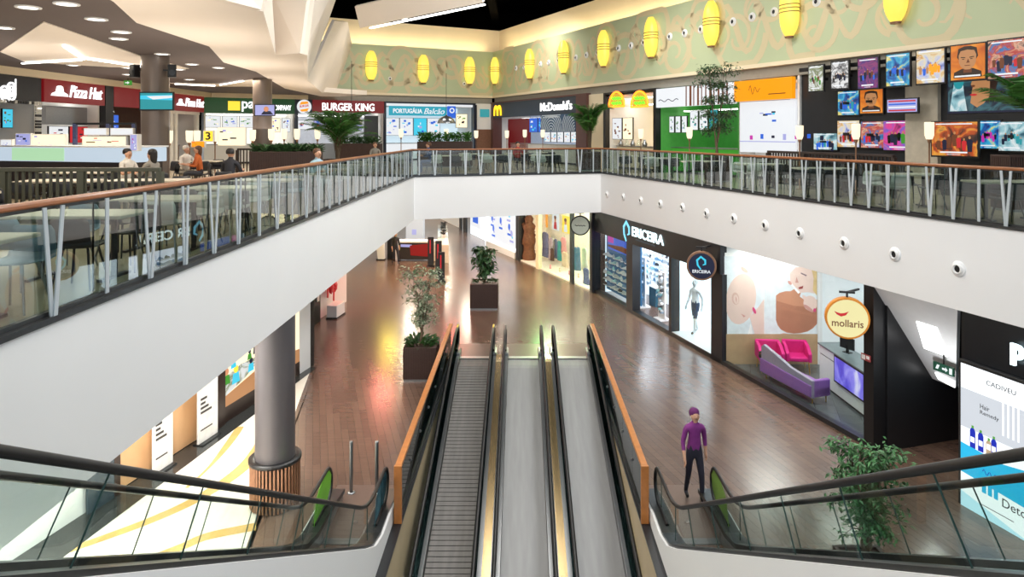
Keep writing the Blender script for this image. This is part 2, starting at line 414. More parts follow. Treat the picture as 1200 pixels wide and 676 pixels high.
# plain bulkheads between the signs and the band
M_bulk = pm('grey_bulkhead', (150, 146, 134), .6, var=.04)
for nm, fr in (('trim_bulkhead_far', FF), ('trim_bulkhead_cinema', RU)):
    f = MB(); f.box(0, fr.L, .12, .6, H1, H2-.14); struct(nm, f, [M_bulk], fr.pt(0), fr.th)
f = MB(); f.box(0, FL.L, -.25, .6, H1, E+2.28, 0); struct('trim_bulkhead_long', f, [M_cream], FL.pt(0), FL.th)
f = MB(); f.box(.2, 5.2, -.25, .5, H1, E+2.28, 0); struct('trim_bulkhead_corner', f, [M_cream], FF.pt(0), FF.th)
# solid upper walls far behind the shop units
for nm, fr in (('wall_long', FL), ('wall_far', FF), ('wall_cinema', RU)):
    f = MB(); f.box(-4 if fr is FL else 0, fr.L, 3.2, 3.4, U, E+2.3); struct(nm, f, [M_soffit], fr.pt(0), fr.th)
# ---------------------------------------------------------------- ceilings
ZC = E+2.2
def C(px, py, z=ZC): return G(px, py, z)
edge = [(133, 0), (160, 25), (245, 53), (262, 72), (300, 83), (334, 103)]
ep = [(C(*p).x, C(*p).y) for p in edge]
f = MB(); f.prism([(-18, 2), (-4.6, 2)]+ep+[(-11.6, 40.2), (-16.8, 37.4), (-18, 36)], ZC, ZC+.25)
struct('ceiling_food_court', f, [M_brownceil])
f = MB(); f.box(-25, 25, -6, 58, E+9.0, E+9.2); struct('ceiling_void', f, [M_void])
f = MB()
for k in range(9):
    y = 14+3.4*k; f.box(-20, 20, y, y+.25, E+8.2, E+8.6)
for x in (-7, -2, 3, 8): f.box(x, x+.5, 8, 50, E+7.7, E+8.15)
struct('ceiling_void_beams', f, [M_void])
f = MB(); f.box(-20, 22, 51, 51.2, U, E+9); f.box(-20, -19.8, -4, 51, U, E+9); f.box(21.8, 22, -4, 51, U, E+9); struct('wall_void_back', f, [M_void])
# white folded plaster forms over the edge of the food court
def X(px, py, d): return tuple(P(px, py, d))
f = MB()
def H(px, py): c = C(px, py); return (c.x, c.y)
outer = [H(*p) for p in edge]
A1 = H(241, -4); A2 = H(300, 11); A4 = H(318, 65); B3 = H(355, 62); A5 = H(357, 92); A6 = H(375, 107)
f.prism([(-4.6, 2), (-3.0, 2), A1, A2, A4, B3, A5, A6, (-8.6, 38)]+[(-11.6, 40.2)]+outer[::-1], ZC-.03, ZC+.22)
g3 = lambda p, z=ZC-.03: (p[0], p[1], z)
TA2 = X(309, -30, A2[1]+.2); TA4 = X(312, -30, A4[1]+.2); TB3 = X(367, -30, B3[1]+.2); TA1 = X(236, -60, A1[1]+.2)
def up(pts): f.solid(pts, .12)
up([g3(A4), g3(B3), TB3, TA4]); up([g3(A2), g3(A4), TA4, TA2]); up([g3(A1), g3(A2), TA2, TA1])
T5 = X(400, -30, A5[1]); up([g3(B3), g3(A5), T5, TB3])
D1 = X(389, 23, A5[1]+3.5); D2 = X(405, 25, A6[1]-1.0); up([g3(A5), g3(A6), D2, D1])
up([g3(A6), X(391, 107, 38.2), X(410, 52, 39.8), D2])
struct('ceiling_facets', f, [M_facet])
f = MB()   # white star-shaped recess in the brown ceiling
pt = lambda px, py: (C(px, py).x, C(px, py).y)
f.prism([pt(0, 60), pt(51, 25), pt(168, 66), pt(222, 80), pt(130, 78), pt(30, 72)], ZC-.02, ZC+.02)
f.prism([pt(262, 98), pt(300, 92), pt(300, 101), pt(236, 101), pt(196, 97)], ZC-.02, ZC+.02)
struct('ceiling_recess', f, [M_facet])
# floating reflector under the dark roof
f = MB()
R1, R2, R3, R4 = X(418, 6, 24), X(424, 31, 24.5), X(568, 1, 21.5), X(560, -28, 21)
f.solid([R1, R2, R3, R4], .12); t = f.build('ceiling_reflector', [M_facet])
tag(t, 'tan reflector panel hung under the dark roof void', 'ceiling panel')
def lightbar(a, b, label, r=.03, parent=None, em=M_lampw):
    m = MB(); m.bar(a, b, r*2, r*1.2); o = m.build('light_bar', em); tag(o, label, 'light'); return o
def off(p, dz): return (p[0], p[1], p[2]+dz)
lightbar(off(X(434, 29.5, 24.4), -.1), off(X(568, 1.5, 21.6), -.1), 'long white light bar along the lower edge of the hung reflector panel', .04)
lightbar(off(X(430, 11, 24.2), -.12), off(X(478, 19, 23.6), -.12), 'short white light bar lying across the hung reflector panel', .04)
q = lambda px, py: (C(px, py).x, C(px, py).y, ZC-.06)
lightbar(q(75, 51), q(98, 67), 'light bar reaching to the tip of the white ceiling star')
lightbar(q(26, 72), q(95, 68), 'light bar of the white ceiling star that runs towards the black shop')
lightbar(q(99, 66), q(166, 76), 'light bar of the white ceiling star that runs towards the round column')
lightbar(q(205, 97), q(252, 99), 'pale light bar on the ceiling beyond the column with the turquoise screen')
lightbar(q(258, 98), q(285, 93), 'short angled light bar on the ceiling over the green sandwich sign')
# recessed downlights in the brown ceiling
proto = None
spots = [(33, 8), (78, 4), (113, 22), (4, 32), (142, 37), (139, 45), (190, 63), (225, 75), (256, 79), (86, 76), (150, 79), (150, 87), (210, 81), (222, 93)]
where = ['highest near the frame edge over the black shop', 'beside the highest one over the black shop', 'between the ceiling star tip and the white ceiling edge', 'at the broad end of the ceiling star', 'beyond the star tip, nearer of two close together', 'beyond the star tip, further of two close together', 'just in front of the round column top', 'past the round column by the white ceiling edge', 'last before the white ceiling fold', 'inside the star by the pizza sign', 'over the narrow end of the star, nearer of two', 'over the narrow end of the star, further of two', 'behind the round column, nearer one', 'behind the round column, further one']
for (px, py), w in zip(spots, where):
    c = C(px, py); lab = 'round white ceiling downlight '+w
    if proto is None:
        proto = thing('ceiling_light', lab, 'ceiling light', (c.x, c.y, ZC), 0, 'downlights in the brown ceiling')
        MB().lathe([(.2, 0), (.2, -.02), (.15, -.025), (.15, 0)]).build('trim_ring', M_white, proto)
        MB().lathe([(.15, -.012), (0, -.012)]).build('lens', M_lampw, proto)
    else: dup(proto, (c.x, c.y, ZC), 0, lab, 'downlights in the brown ceiling')
# ---------------------------------------------------------------- balcony railings: wood handrail, glass, splayed flat posts
def railing(a, b, label, step, pattern, panel):
    fr = Fr(a, b); t = thing('balcony_railing', label, 'railing', fr.pt(0, 0, U+.02), fr.th)
    m = MB(); m.box(0, fr.L, -.05, .05, .985, 1.045); m.build('handrail', M_wood, t, bevel=.018)
    m = MB(); m.box(0, fr.L, -.03, .03, .955, .985); m.build('top_channel', M_dsteel, t)
    m = MB(); m.box(0, fr.L, -.03, .03, 0, .04); m.build('base_channel', M_dsteel, t)
    n = max(1, round(fr.L/panel)); w = fr.L/n
    for i in range(n):
        m = MB(); m.box(i*w+.006, (i+1)*w-.006, -.008, .008, .035, .97, 0)
        for xx in (i*w, (i+1)*w): m.box(xx-.0055, xx+.0055, -.0075, .0075, .07, .955, 1)
        m.build('glass_panel', [M_glassR, M_edge], t)
    k = int(fr.L/step); x = step*.4
    for i in range(k):
        s = pattern[i % len(pattern)]; m = MB()
        if s == 0: m.box(x-.028, x+.028, -.066, -.054, .02, .98)
        else:
            for sx in (-1, 1):
                m.slab([(x+sx*.012-.026, .0), (x+sx*.012+.026, .0), (x+sx*s+.024, .98), (x+sx*s-.024, .98)], -.066-.014*(sx > 0), -.054-.014*(sx > 0))
        m.build('post', M_steelp, t); x += step
    return t
M_steelp = pm('grey_post_paint', (184, 192, 197), .4, .1, var=.03)
railing((XB-.06, 1.8), (XB-.06, 26.75), 'long glass railing with wooden handrail in front of the tables by the pizza counters', .8, (.11, .055, .12, .07, .035, .11, 0), 1.25)
railing((XB-.06, 26.75), (3.40, 29.26), 'short glass railing with wooden handrail across the far end of the void', .62, (0, .07, 0, .04, .09, 0, .05), 1.15)
railing((3.44, 29.2), (rl(6.5)+.04, 6.5), 'glass railing with wooden handrail over the row of round air nozzles, cinema side', .52, (.085, .04, 0, .09, .07, 0, .095), 1.2)
# ---------------------------------------------------------------- escalators rising past the camera
def escalator(sx, label, films):
    t = thing('escalator', label, 'escalator', (sx*2.975, 11.0, 0))
    ox = -sx*2.975; oy = -11.0
    zz = lambda y: min(max((10.98-y)*.5844, 0.0), U)
    ys = [13.0, 12.0, 11.3, 10.76, 10.2, 9.2, 8.2, 7.2, 6.2, 5.2, 4.2, 3.2, 2.4, 1.95, 1.2]
    def zs(y, w=.5):   # softened profile
        return sum(zz(y+w*(k-4)/4) for k in range(9))/9
    lean = lambda y: min(1.0, max(0.0, (10.9-y)/.9))
    tw = .515                          # half spacing of the handrails
    for side, inner in ((-1, sx > 0), (1, sx < 0)):
        x = side*tw
        # handrail loop
        pts = []
        yy = 1.2
        while yy < 12.25:
            pts.append((x, yy+oy, zs(yy)+.92)); yy += .33
        for k in range(0, 9):
            a = PI/2-k*PI/8; pts.append((x, 12.25+.30*math.cos(a)+oy, .62+.30*math.sin(a)))
        pts += [(x, 12.0+oy, .37), (x, 11.5+oy, .36)]
        m = MB(); m.tube(pts, .03, 8); m.build('handrail', M_rubber, t)
        # glass panels under it
        ends = [1.25, 2.5, 3.7, 4.9, 6.1, 7.3, 8.5, 9.7, 10.9, 12.0]
        for i in range(len(ends)-1):
            a, b = ends[i]+.006, ends[i+1]-.006; nn = 5; lo = []; hi = []
            for k in range(nn+1):
                y = a+(b-a)*k/nn; lo.append((y+oy, zs(y)+.2)); yt = min(y+.38*lean(y), 12.0); hi.append((yt+oy, zs(yt)+.90))
            m = MB(); m.xslab(lo+hi[::-1], x-.006, x+.006, 0)
            bt = min(b+.38*lean(b), 12.0); m.xslab([(b+.001+oy, zs(b)+.3), (b+.009+oy, zs(b)+.3), (bt+.009+oy, zs(bt)+.89), (bt+.001+oy, zs(bt)+.89)], x-.0055, x+.0055, 1)
            m.build('glass_panel', [M_glassE, M_edge], t)
        pts2 = [(12.005+oy, .2), (12.3+oy, .24)]+[(12.25+.29*math.cos(a)+oy, .62+.29*math.sin(a)) for a in [-PI/2+k*PI/10 for k in range(1, 11)]]+[(12.005+oy, .90)]
        m = MB(); m.xslab(pts2, x-.006, x+.006, 0); m.build('newel_glass', [M_glassE], t)
        fm = films[0 if side == (-sx) else 1]
        if fm:   # coloured film stuck on the end of the balustrade
            m = MB(); xx = x-side*.008
            m.xslab([(11.45+oy, .34), (12.2+oy, .36), (12.45+oy, .52), (12.5+oy, .72), (12.36+oy, .88), (11.95+oy, .9), (11.6+oy, .75)], xx-.002, xx+.002); m.build('advert_film', fm, t)
        # deck that caps the truss on each side
        lo = []; hi = []
        for y in ys: hi.append((y+oy, zs(y)+.34 if y < 12.4 else .2)); lo.append((y+oy, zs(y)+.26 if y < 12.4 else .12))
        m = MB(); m.xslab(hi+lo[::-1], x-.13, x+.13); m.build('deck', M_dsteel, t)
        m = MB(); m.xslab(lo+[(p[0], max(p[1]-.32, 0.0)) for p in lo[::-1]], x-side*.09-.006, x-side*.09+.006); m.build('skirt_panel', M_steel, t)
        # white truss cladding outside
        bot = [(y+oy, max(zs(y)-.75, -.02 if y > 9.5 else 0)) for y in ys]
        xo = x+side*.15
        m = MB(); m.xslab([(p[0], p[1]+.04) for p in lo]+bot[::-1], xo-.02, xo+.02); m.build('truss_cladding', M_white, t)
    m = MB()
    bot = [(y+oy, max(zs(y)-.75, 0.0)) for y in ys if y < 11.0]
    m.xslab([(p[0], p[1]+.03) for p in bot]+[(p[0], p[1]-.0) for p in bot[::-1]], -.64, .64); m.build('truss_soffit', M_white, t)
    # steps
    y = 11.35; i = 0; me = None
    while y > 1.6:
        z = zz(y-.17)
        if me is None:
            m = MB(); m.box(-.4, .4, -.2, .2, -.16, 0)
            for k in range(20): m.box(-.395+k*.04, -.38+k*.04, -.2, .2, 0, .006)
            o = m.build('step', M_dsteel, t); me = o.data
        else:
            o = bpy.data.objects.new('step', me); COL.objects.link(o); o.parent = t
        o.location = (0, y-.2+oy, z); y -= .36 if 0 < z < U-.05 else .4; i += 1
    m = MB(); m.box(-.41, .41, 11.55+oy, 11.72+oy, .0, .014); m.build('comb_plate', M_steel, t)
    m = MB(); m.box(-.66, .66, 11.72+oy, 13.5+oy, .0, .012); m.lathe([(.06, .012), (.06, .016), (0, .016)], (0, 12.2+oy, 0), 14); m.build('landing_plate', M_landing, t)
    for side in (-1, 1):
        m = MB(); m.box(side*tw-.11, side*tw+.11, 11.6+oy, 12.75+oy, .0, .2); m.build('newel_base', M_steel, t, bevel=.05)
    return t
M_landing = pm('brown_grey_landing_plate', (128, 108, 98), .32, .4, var=.05, scale=30)
M_filmg = pm('green_advert_film', (112, 186, 48), .4, var=.12, scale=3)
M_filmb = pm('blue_grey_advert_film', (92, 132, 152), .4, var=.15, scale=5)
escalator(-1, 'escalator with green and blue advert films beside the bronze-based round column', (M_filmb, M_filmg))
escalator(1, 'escalator with one green advert film, in front of the leafy plant', (None, pm('olive_advert_film', (104, 138, 58), .4, var=.15, scale=3)))
# ---------------------------------------------------------------- three moving walks going down into the pit
SL = math.tan(math.radians(12.6))
def belt_mat(name, ridged):
    m = bpy.data.materials.new(name); m.use_nodes = True
    nt = m.node_tree; b = nt.nodes['Principled BSDF']; N = nt.nodes.new; Lk = nt.links.new
    tc = N('ShaderNodeTexCoord'); wv = N('ShaderNodeTexWave'); wv.bands_direction = 'X'; wv.inputs['Scale'].default_value = 22; wv.inputs['Distortion'].default_value = 0
    rp = N('ShaderNodeValToRGB'); rp.color_ramp.elements[0].color = srgb((128, 128, 128) if not ridged else (92, 90, 88))+(1,)
    rp.color_ramp.elements[1].color = srgb((178, 178, 178) if not ridged else (150, 146, 142))+(1,)
    Lk(tc.outputs['Object'], wv.inputs['Vector'])
    nz = N('ShaderNodeTexNoise'); nz.inputs['Scale'].default_value = 3
    mp = N('ShaderNodeMapping'); mp.inputs['Scale'].default_value = (3, .3, .3); Lk(tc.outputs['Object'], mp.inputs['Vector']); Lk(mp.outputs[0], nz.inputs['Vector'])
    mm = N('ShaderNodeMixRGB'); mm.inputs['Fac'].default_value = .5; Lk(wv.outputs['Fac'], mm.inputs[1]); Lk(nz.outputs['Fac'], mm.inputs[2])
    Lk(mm.outputs[0], rp.inputs['Fac']); Lk(rp.outputs['Color'], b.inputs['Base Color'])
    b.inputs['Roughness'].default_value = .5; b.inputs['Metallic'].default_value = .25
    return m
M_belt = [belt_mat('pallet_ridged', True), belt_mat('pallet_fine', False)]
M_deckglass = glass('dark_walk_glass', (120, 140, 140), 1.5)
M_comb = pm('comb_steel', (206, 206, 202), .35, .7, var=.04)
M_yel = pm('yellow_edge', (240, 200, 30), .4, var=.04)
def wz(y): return min(0.0, (y-20.5)*SL)
def walk(cx, label, ridged, end_col):
    t = thing('moving_walk', label, 'moving walkway', (cx, 21.0, 0)); oy = -21.0
    ysb = [21.15, 20.9, 20.6, 20.4, 19, 17, 15, 13, 11, 9, 7, 5, 3]
    m = MB()
    if ridged:
        y = 21.15
        while y > 3.2:
            y2 = y-.133; a, b = y+oy, y2+.02+oy
            m.xslab([(a, wz(y)-.02), (b, wz(y2+.02)-.02), (b, wz(y2+.02)-.05), (a, wz(y)-.05)], -.46, .46); y = y2
        for i in range(len(ysb)-1):
            a, b = ysb[i], ysb[i+1]; m.add([(-.47, a+oy, wz(a)-.045), (.47, a+oy, wz(a)-.045), (.47, b+oy, wz(b)-.045), (-.47, b+oy, wz(b)-.045)], [(0, 3, 2, 1)], 1)
        m.build('pallet_belt', [M_belt[0], M_rubber], t)
    else:
        m.xslab([(y+oy, wz(y)-.02) for y in ysb]+[(y+oy, wz(y)-.07) for y in ysb[::-1]], -.47, .47); m.build('pallet_belt', M_belt[1], t)
    m = MB(); m.box(-.5, .5, 21.12+oy, 21.32+oy, .0, .016); m.build('comb_plate', M_comb, t)
    m = MB(); m.box(-.69, .69, 21.32+oy, 22.6+oy, .0, .01); m.build('landing_plate', M_landing, t)
    for s in (-1, 1):
        x = s*.56
        m = MB(); m.xslab([(y+oy, wz(y)+.12) for y in ysb]+[(y+oy, wz(y)-.08) for y in ysb[::-1]], s*.49-.012, s*.49+.012); m.build('skirt_panel', M_steel, t)
        m = MB(); m.xslab([(y+oy, wz(y)+.15) for y in ysb]+[(y+oy, wz(y)+.09) for y in ysb[::-1]], min(s*.48, s*.66), max(s*.48, s*.66)); m.build('inner_deck', M_steel, t)
        m = MB(); m.xslab([(y+oy, wz(y)+.9) for y in ysb]+[(y+oy, wz(y)+.15) for y in ysb[::-1]], x-.006, x+.006)
        m.xslab([(21.15+oy, .15), (21.5+oy, .2)]+[(21.35+.28*math.cos(a)+oy, .63+.27*math.sin(a)) for a in [-PI/2+k*PI/8 for k in range(1, 9)]]+[(21.15+oy, .9)], x-.006, x+.006); m.build('balustrade_glass', M_deckglass, t)
        pts = [(x, y+oy, wz(y)+.93) for y in ysb[::-1]]+[(x, 21.35+.31*math.cos(a)+oy, .62+.31*math.sin(a)) for a in [PI/2-k*PI/8 for k in range(0, 9)]]+[(x, 21.0+oy, .3)]
        m = MB(); m.tube(pts, .042, 8); m.build('handrail', M_rubber, t)
        m = MB(); m.box(x-.1, x+.1, 20.95+oy, 21.55+oy, 0, .24); m.build('newel_base', M_steel, t, bevel=.04)
        if end_col:
            m = MB(); m.tube([(x, 21.15+oy, .958), (x, 21.5+oy, .935)], .03, 8); m.build('yellow_marker', M_yel, t)
    return t
walk(-1.43, 'moving walkway with ridged pallets and yellow-tipped handrails, beside the tall potted ficus', True, True)
MID = walk(.06, 'middle of the three moving walkways going down into the pit', False, False)
walk(1.55, 'moving walkway next to the wood-topped guard nearest the surf shop', False, False)
for cx in (-.745, .745):
    m = MB(); ysb = [21.0, 20.6, 20.4, 19, 17, 15, 13, 11, 9, 7, 5, 3]
    m.xslab([(y-21, wz(y)+.17) for y in ysb]+[(y-21, wz(y)-.5) for y in ysb[::-1]], cx-.085, cx+.085); m.build('brass_deck', M_brass, MID)
# ---------------------------------------------------------------- wood-topped glass guards round the pit
for s, w in ((-1, 'beside the planter with the tall ficus'), (1, 'on the side of the bright shop windows')):
    t = thing('glass_guard', 'glass pit guard with a wooden top rail, '+w, 'guard rail', (s*2.2, 12.2, 0.012))
    m = MB(); m.box(-.06, .06, 0, 9.1, .96, 1.03); m.build('top_rail', M_wood2, t, bevel=.012)
    m = MB(); m.box(-.07, .07, -.06, 0, 0, 1.03); m.build('end_post', M_wood2, t, bevel=.008)
    m = MB(); m.box(-.03, .03, 0, 9.1, 0, .09); m.build('base_channel', M_dsteel, t)
    for i in range(7):
        m = MB(); m.box(-.006, .006, i*1.3+.01, (i+1)*1.3-.01, .09, .96); gp_ = m.build('glass_panel', M_deckglass, t)
        if i:
            m = MB(); m.ylathe([(.03, -.0), (.03, .02)], (0, 0, 0), 12)
            o = m.build('glass_clamp', M_steel, gp_); o.location = (-.006*s, i*1.3-.01, .5)
# ---------------------------------------------------------------- people
def person(name, label, loc, rz, pose, shirt, trouser, hair, skin=M_skin, shoe=None, longhair=False, group=None, look=0.0, bare=False):
    shoe = shoe or M_rubber
    t = thing(name, label, 'person', loc, rz, group)
    bm = bmesh.new(); sk = bm.verts.layers.skin.verify(); J = {}; reg = {}
    def j(n, p, r, par=None, region='shirt'):
        v = bm.verts.new(p); v[sk].radius = (r, r) if not isinstance(r, tuple) else r; J[n] = v; reg[n] = (Vector(p), region, r if not isinstance(r, tuple) else r[0])
        if par: bm.edges.new((J[par], v))
    sit = pose == 'sit'; hz = .50 if sit else .93
    lean = -.10 if sit else -.01
    j('pelvis', (0, 0, hz), (.15, .115), None, 'trouser'); J['pelvis'][sk].use_root = True
    j('waist', (0, lean*.4, hz+.17), (.135, .10), 'pelvis'); j('chest', (0, lean*.8, hz+.36), (.155, .11), 'waist')
    j('upchest', (0, lean, hz+.47), (.12, .085), 'chest'); j('neck', (0, lean-.01, hz+.56), .052, 'upchest', 'skin')
    hx = math.sin(look)*.02
    j('jaw', (hx, lean-.03, hz+.62), (.062, .07), 'neck', 'skin'); j('head', (hx, lean-.02, hz+.69), (.078, .092), 'jaw', 'skin'); j('crown', (hx, lean-.005, hz+.765), (.058, .068), 'head', 'skin')
    j('nose', (hx, lean-.125, hz+.675), .012, 'head', 'skin')
    for s in (-1, 1):
        q = 'l' if s < 0 else 'r'
        j('ear'+q, (hx+s*.088, lean-.01, hz+.68), .014, 'head', 'skin')
        j('sh'+q, (s*.165, lean, hz+.45), .062, 'upchest')
        if sit:
            j('el'+q, (s*.23, lean-.10, hz+.20), .045, 'sh'+q); j('wr'+q, (s*.15, lean-.34, hz+.26), .03, 'el'+q, 'skin'); hd = Vector((-s*.25, -.95, .12))
        else:
            sw = .10*s
            j('el'+q, (s*.235, .03+sw*.5, hz+.19), .045, 'sh'+q); j('wr'+q, (s*.245, -.05+sw, hz-.04), .03, 'el'+q, 'skin'); hd = Vector((0, -.25, -.97))
        if bare: reg['el'+q] = (reg['el'+q][0], 'skin', .045)
        w = Vector(reg['wr'+q][0]); hd.normalize(); side = hd.cross(Vector((1, 0, 0))) if not sit else Vector((1, 0, 0))
        side = side.normalized(); pal = w+hd*.07
        j('palm'+q, pal, (.034, .02), 'wr'+q, 'skin')
        down = hd.cross(side).normalized()
        for k in range(4):
            ln = (.062, .075, .07, .052)[k]; b = pal+hd*.03+side*(k-1.5)*.019
            j('f%s%da' % (q, k), b+hd*.012, .0095, 'palm'+q, 'skin'); j('f%s%db' % (q, k), b+hd*ln*.7-Vector((0, 0, .008))*(1 if sit else 0)+down*.006, .0085, 'f%s%da' % (q, k), 'skin')
            j('f%s%dc' % (q, k), b+hd*ln+down*.018, .007, 'f%s%db' % (q, k), 'skin')
        j('th%sa' % q, pal+side*.036+hd*.0, .011, 'palm'+q, 'skin'); j('th%sb' % q, pal+side*.055+hd*.035, .009, 'th%sa' % q, 'skin')
        if sit:
            j('hip'+q, (s*.095, -.03, hz-.02), .09, 'pelvis', 'trouser'); j('kn'+q, (s*.12, -.44, hz+.01), .062, 'hip'+q, 'trouser')
            j('an'+q, (s*.12, -.40, .09), .04, 'kn'+q, 'trouser'); j('to'+q, (s*.13, -.56, .045), (.04, .034), 'an'+q, 'shoe')
        else:
            st = .17*s
            j('hip'+q, (s*.09, 0, hz-.06), .088, 'pelvis', 'trouser'); j('kn'+q, (s*.10, -.04-st*.45, .50), .06, 'hip'+q, 'trouser')
            j('an'+q, (s*.10, .02-st, .085), .04, 'kn'+q, 'trouser'); j('to'+q, (s*.11, -.13-st, .04), (.04, .032), 'an'+q, 'shoe')
    me = bpy.data.meshes.new('body'); bm.to_mesh(me); bm.free()
    o = bpy.data.objects.new('body', me); COL.objects.link(o)
    o.modifiers.new('skin', 'SKIN').use_smooth_shade = True
    sb = o.modifiers.new('sub', 'SUBSURF'); sb.levels = 1; sb.render_levels = 1
    dg = bpy.context.evaluated_depsgraph_get()
    em = bpy.data.meshes.new_from_object(o.evaluated_get(dg))
    o.modifiers.clear(); o.data = em; bpy.data.meshes.remove(me)
    em.materials.clear()
    order = ['shirt', 'trouser', 'skin', 'shoe']
    for mm in (shirt, trouser, skin, shoe): em.materials.append(mm)
    segs = [v for v in reg.values()]
    for p in em.polygons:
        c = p.center; best = min(segs, key=lambda q: (q[0]-c).length-q[2])
        p.material_index = order.index(best[1]); p.use_smooth = True
    o.parent = t
    top = hz+.70; m = MB()
    prof = [(.089, -.03), (.096, .01), (.092, .055), (.07, .092), (.035, .11), (0, .114)]
    m.lathe(prof, (hx, lean+.018, top), 14, 0, 1.08)
    if longhair: m.lathe([(.03, -.26), (.07, -.2), (.085, -.08), (.085, .03)], (hx, lean+.055, top), 12, 0, .75)
    m.build('hair', hair, t)
    m = MB()
    for s in (-1, 1): m.lathe([(0, -.008), (.009, 0), (0, .008)], (hx+s*.032, lean-.108, hz+.70), 8, 0)
    m.bar((hx-.022, lean-.107, hz+.638), (hx+.022, lean-.107, hz+.638), .006, .006, 0)
    m.build('face_features', M_rubber, t)
    return t
H_black = pm('black_hair', (34, 28, 26), .5); H_brown = pm('brown_hair', (92, 62, 42), .5); H_grey = pm('white_hair', (206, 200, 190), .5)
K = lambda n, c: pm(n, c, .8, var=.1, scale=12)
c_white = K('white_cotton', (226, 220, 210)); c_grey = K('grey_knit', (142, 136, 126)); c_orange = K('orange_cotton', (190, 96, 40))
c_dark = K('dark_cotton', (46, 46, 52)); c_sky = K('pale_blue_cotton', (166, 196, 210)); c_navy = K('navy_denim', (40, 66, 108)); c_red = K('red_cotton', (176, 48, 44))
c_purple = K('purple_jersey', (124, 44, 122)); c_ink = K('ink_trousers', (40, 40, 54)); c_pale = K('pale_trousers', (190, 206, 214))
SEATS = []
def sit(lbl, px, d, rz, *a, **k):
    x = (px-CX)*d/FOC; SEATS.append((x, d, rz)); return person('person', lbl, (x, d, U), rz, 'sit', *a, **k)
sit('dark-haired person in a white T-shirt seated at the slatted divider', 146, 16.4, 1.2, c_white, c_dark, H_black, bare=True)
sit('person in grey with dark hair, seated facing the one in the white T-shirt', 182, 15.6, -1.9, c_grey, c_dark, H_black, longhair=True)
sit('white-haired person in a pale top, seated behind the dark-haired one in the grey sweater', 216, 20.6, 1.0, c_white, c_grey, H_grey)
sit('person in an orange top seated below the orange sign', 236, 20.2, -1.0, c_orange, c_dark, H_brown, longhair=True)
sit('person in a dark top seen from behind, seated by the wooden handrail', 268, 16.4, PI, c_dark, c_ink, H_black)
sit('brown-haired person in a pale blue shirt at a table by the glass', 369, 16.6, .9, c_sky, c_pale, H_brown)
sit('person in navy denim seated against the far glass railing', 505, 28.6, -1.3, c_navy, c_navy, H_brown)
sit('person in a red top seated in front of the red restaurant panel', 606, 31.3, .3, c_red, c_dark, H_black)
sit('person in a grey top seated between the shrub box and the long railing', 439, 29.5, .4, c_grey, c_dark, H_brown)
person('person', 'person in a purple hooded top and dark trousers walking towards the escalator', (3.28, 12.95, .012), .12, 'walk', c_purple, c_ink, K('purple_hood', (96, 30, 92)))
person('person', 'standing person in dark clothes at the far white kiosk with the red front', (-6.72, 36.4, 0), .6, 'walk', c_dark, c_ink, H_black)
# ---------------------------------------------------------------- plants
def leaf(m, p, d, L, w, rng, mi=0):
    d = Vector(d).normalized(); s = d.cross(Vector((rng.uniform(-.4, .4), rng.uniform(-.4, .4), 1))).normalized(); u = s.cross(d)
    p = Vector(p); a = p+d*L*.45
    m.add([p, a+s*w*.5+u*w*.12, p+d*L-u*L*.12, a-s*w*.5+u*w*.12], [(0, 1, 2), (0, 2, 3)], mi)
def ficus(name, label, loc, H, base, R, n, leaf_l, mats, planter=None, seed=1, squash=1.0, low=.3, under=0):
    rng = random.Random(seed); t = thing(name, label, 'plant', loc)
    if planter: planter(t)
    tr = MB(); fo = MB(); tips = []
    for k in range(4):
        pts = [Vector((rng.uniform(-.08, .08), rng.uniform(-.08, .08), base))]
        az = 2*PI*k/4+rng.uniform(0, 1)
        for i in range(1, 7):
            q = i/6; pts.append(Vector((math.cos(az)*R*.42*q**1.4+rng.uniform(-.04, .04), math.sin(az)*R*.42*q**1.4+rng.uniform(-.04, .04), base+(H-base)*.92*q)))
        tr.tube(pts, [.03*(1-.75*i/6) for i in range(7)], 6)
        for i in range(2, 7):
            for c in range(4):
                a = rng.uniform(0, 2*PI); rr = R*rng.uniform(.35, .95)*(1-.45*abs(i/6-.55)); c0 = pts[i]
                e = c0+Vector((math.cos(a)*rr*.75, math.sin(a)*rr*.75*squash, rng.uniform(-.1, .3)*R))
                mid = (c0+e)/2+Vector((0, 0, .08)); tr.tube([c0, mid, e], [.011, .007, .003], 4, cap=False); tips.append((c0, mid, e))
    for i in range(n):
        c0, mid, e = rng.choice(tips); q = rng.random()**.6
        p = (c0*(1-q)+mid*q) if rng.random() < .25 else (mid*(1-q)+e*q)
        p = p+Vector((rng.gauss(0, .06), rng.gauss(0, .06), rng.gauss(0, .06)))*R*1.3
        d = Vector((rng.uniform(-1, 1), rng.uniform(-1, 1), rng.uniform(-.9, .35)))
        leaf(fo, p, d, leaf_l*rng.uniform(.7, 1.3), leaf_l*.45, rng, 0 if rng.random() < .7 else 1)
    tr.build('trunk', M_bark, t); fo.build('foliage', mats, t)
    if under:
        un = MB()
        for i in range(under):
            a = rng.uniform(0, 2*PI); r = .42*math.sqrt(rng.random())
            p = Vector((r*math.cos(a), r*math.sin(a), base+rng.uniform(-.02, .16)))
            leaf(un, p, (math.cos(a)+rng.uniform(-.6, .6), math.sin(a)+rng.uniform(-.6, .6), rng.uniform(.1, 1.1)), .2, .09, rng)
        un.build('underplanting', pm('dark_ground_leaf', (44, 82, 34), .45, var=.3, scale=8), t)
    return t
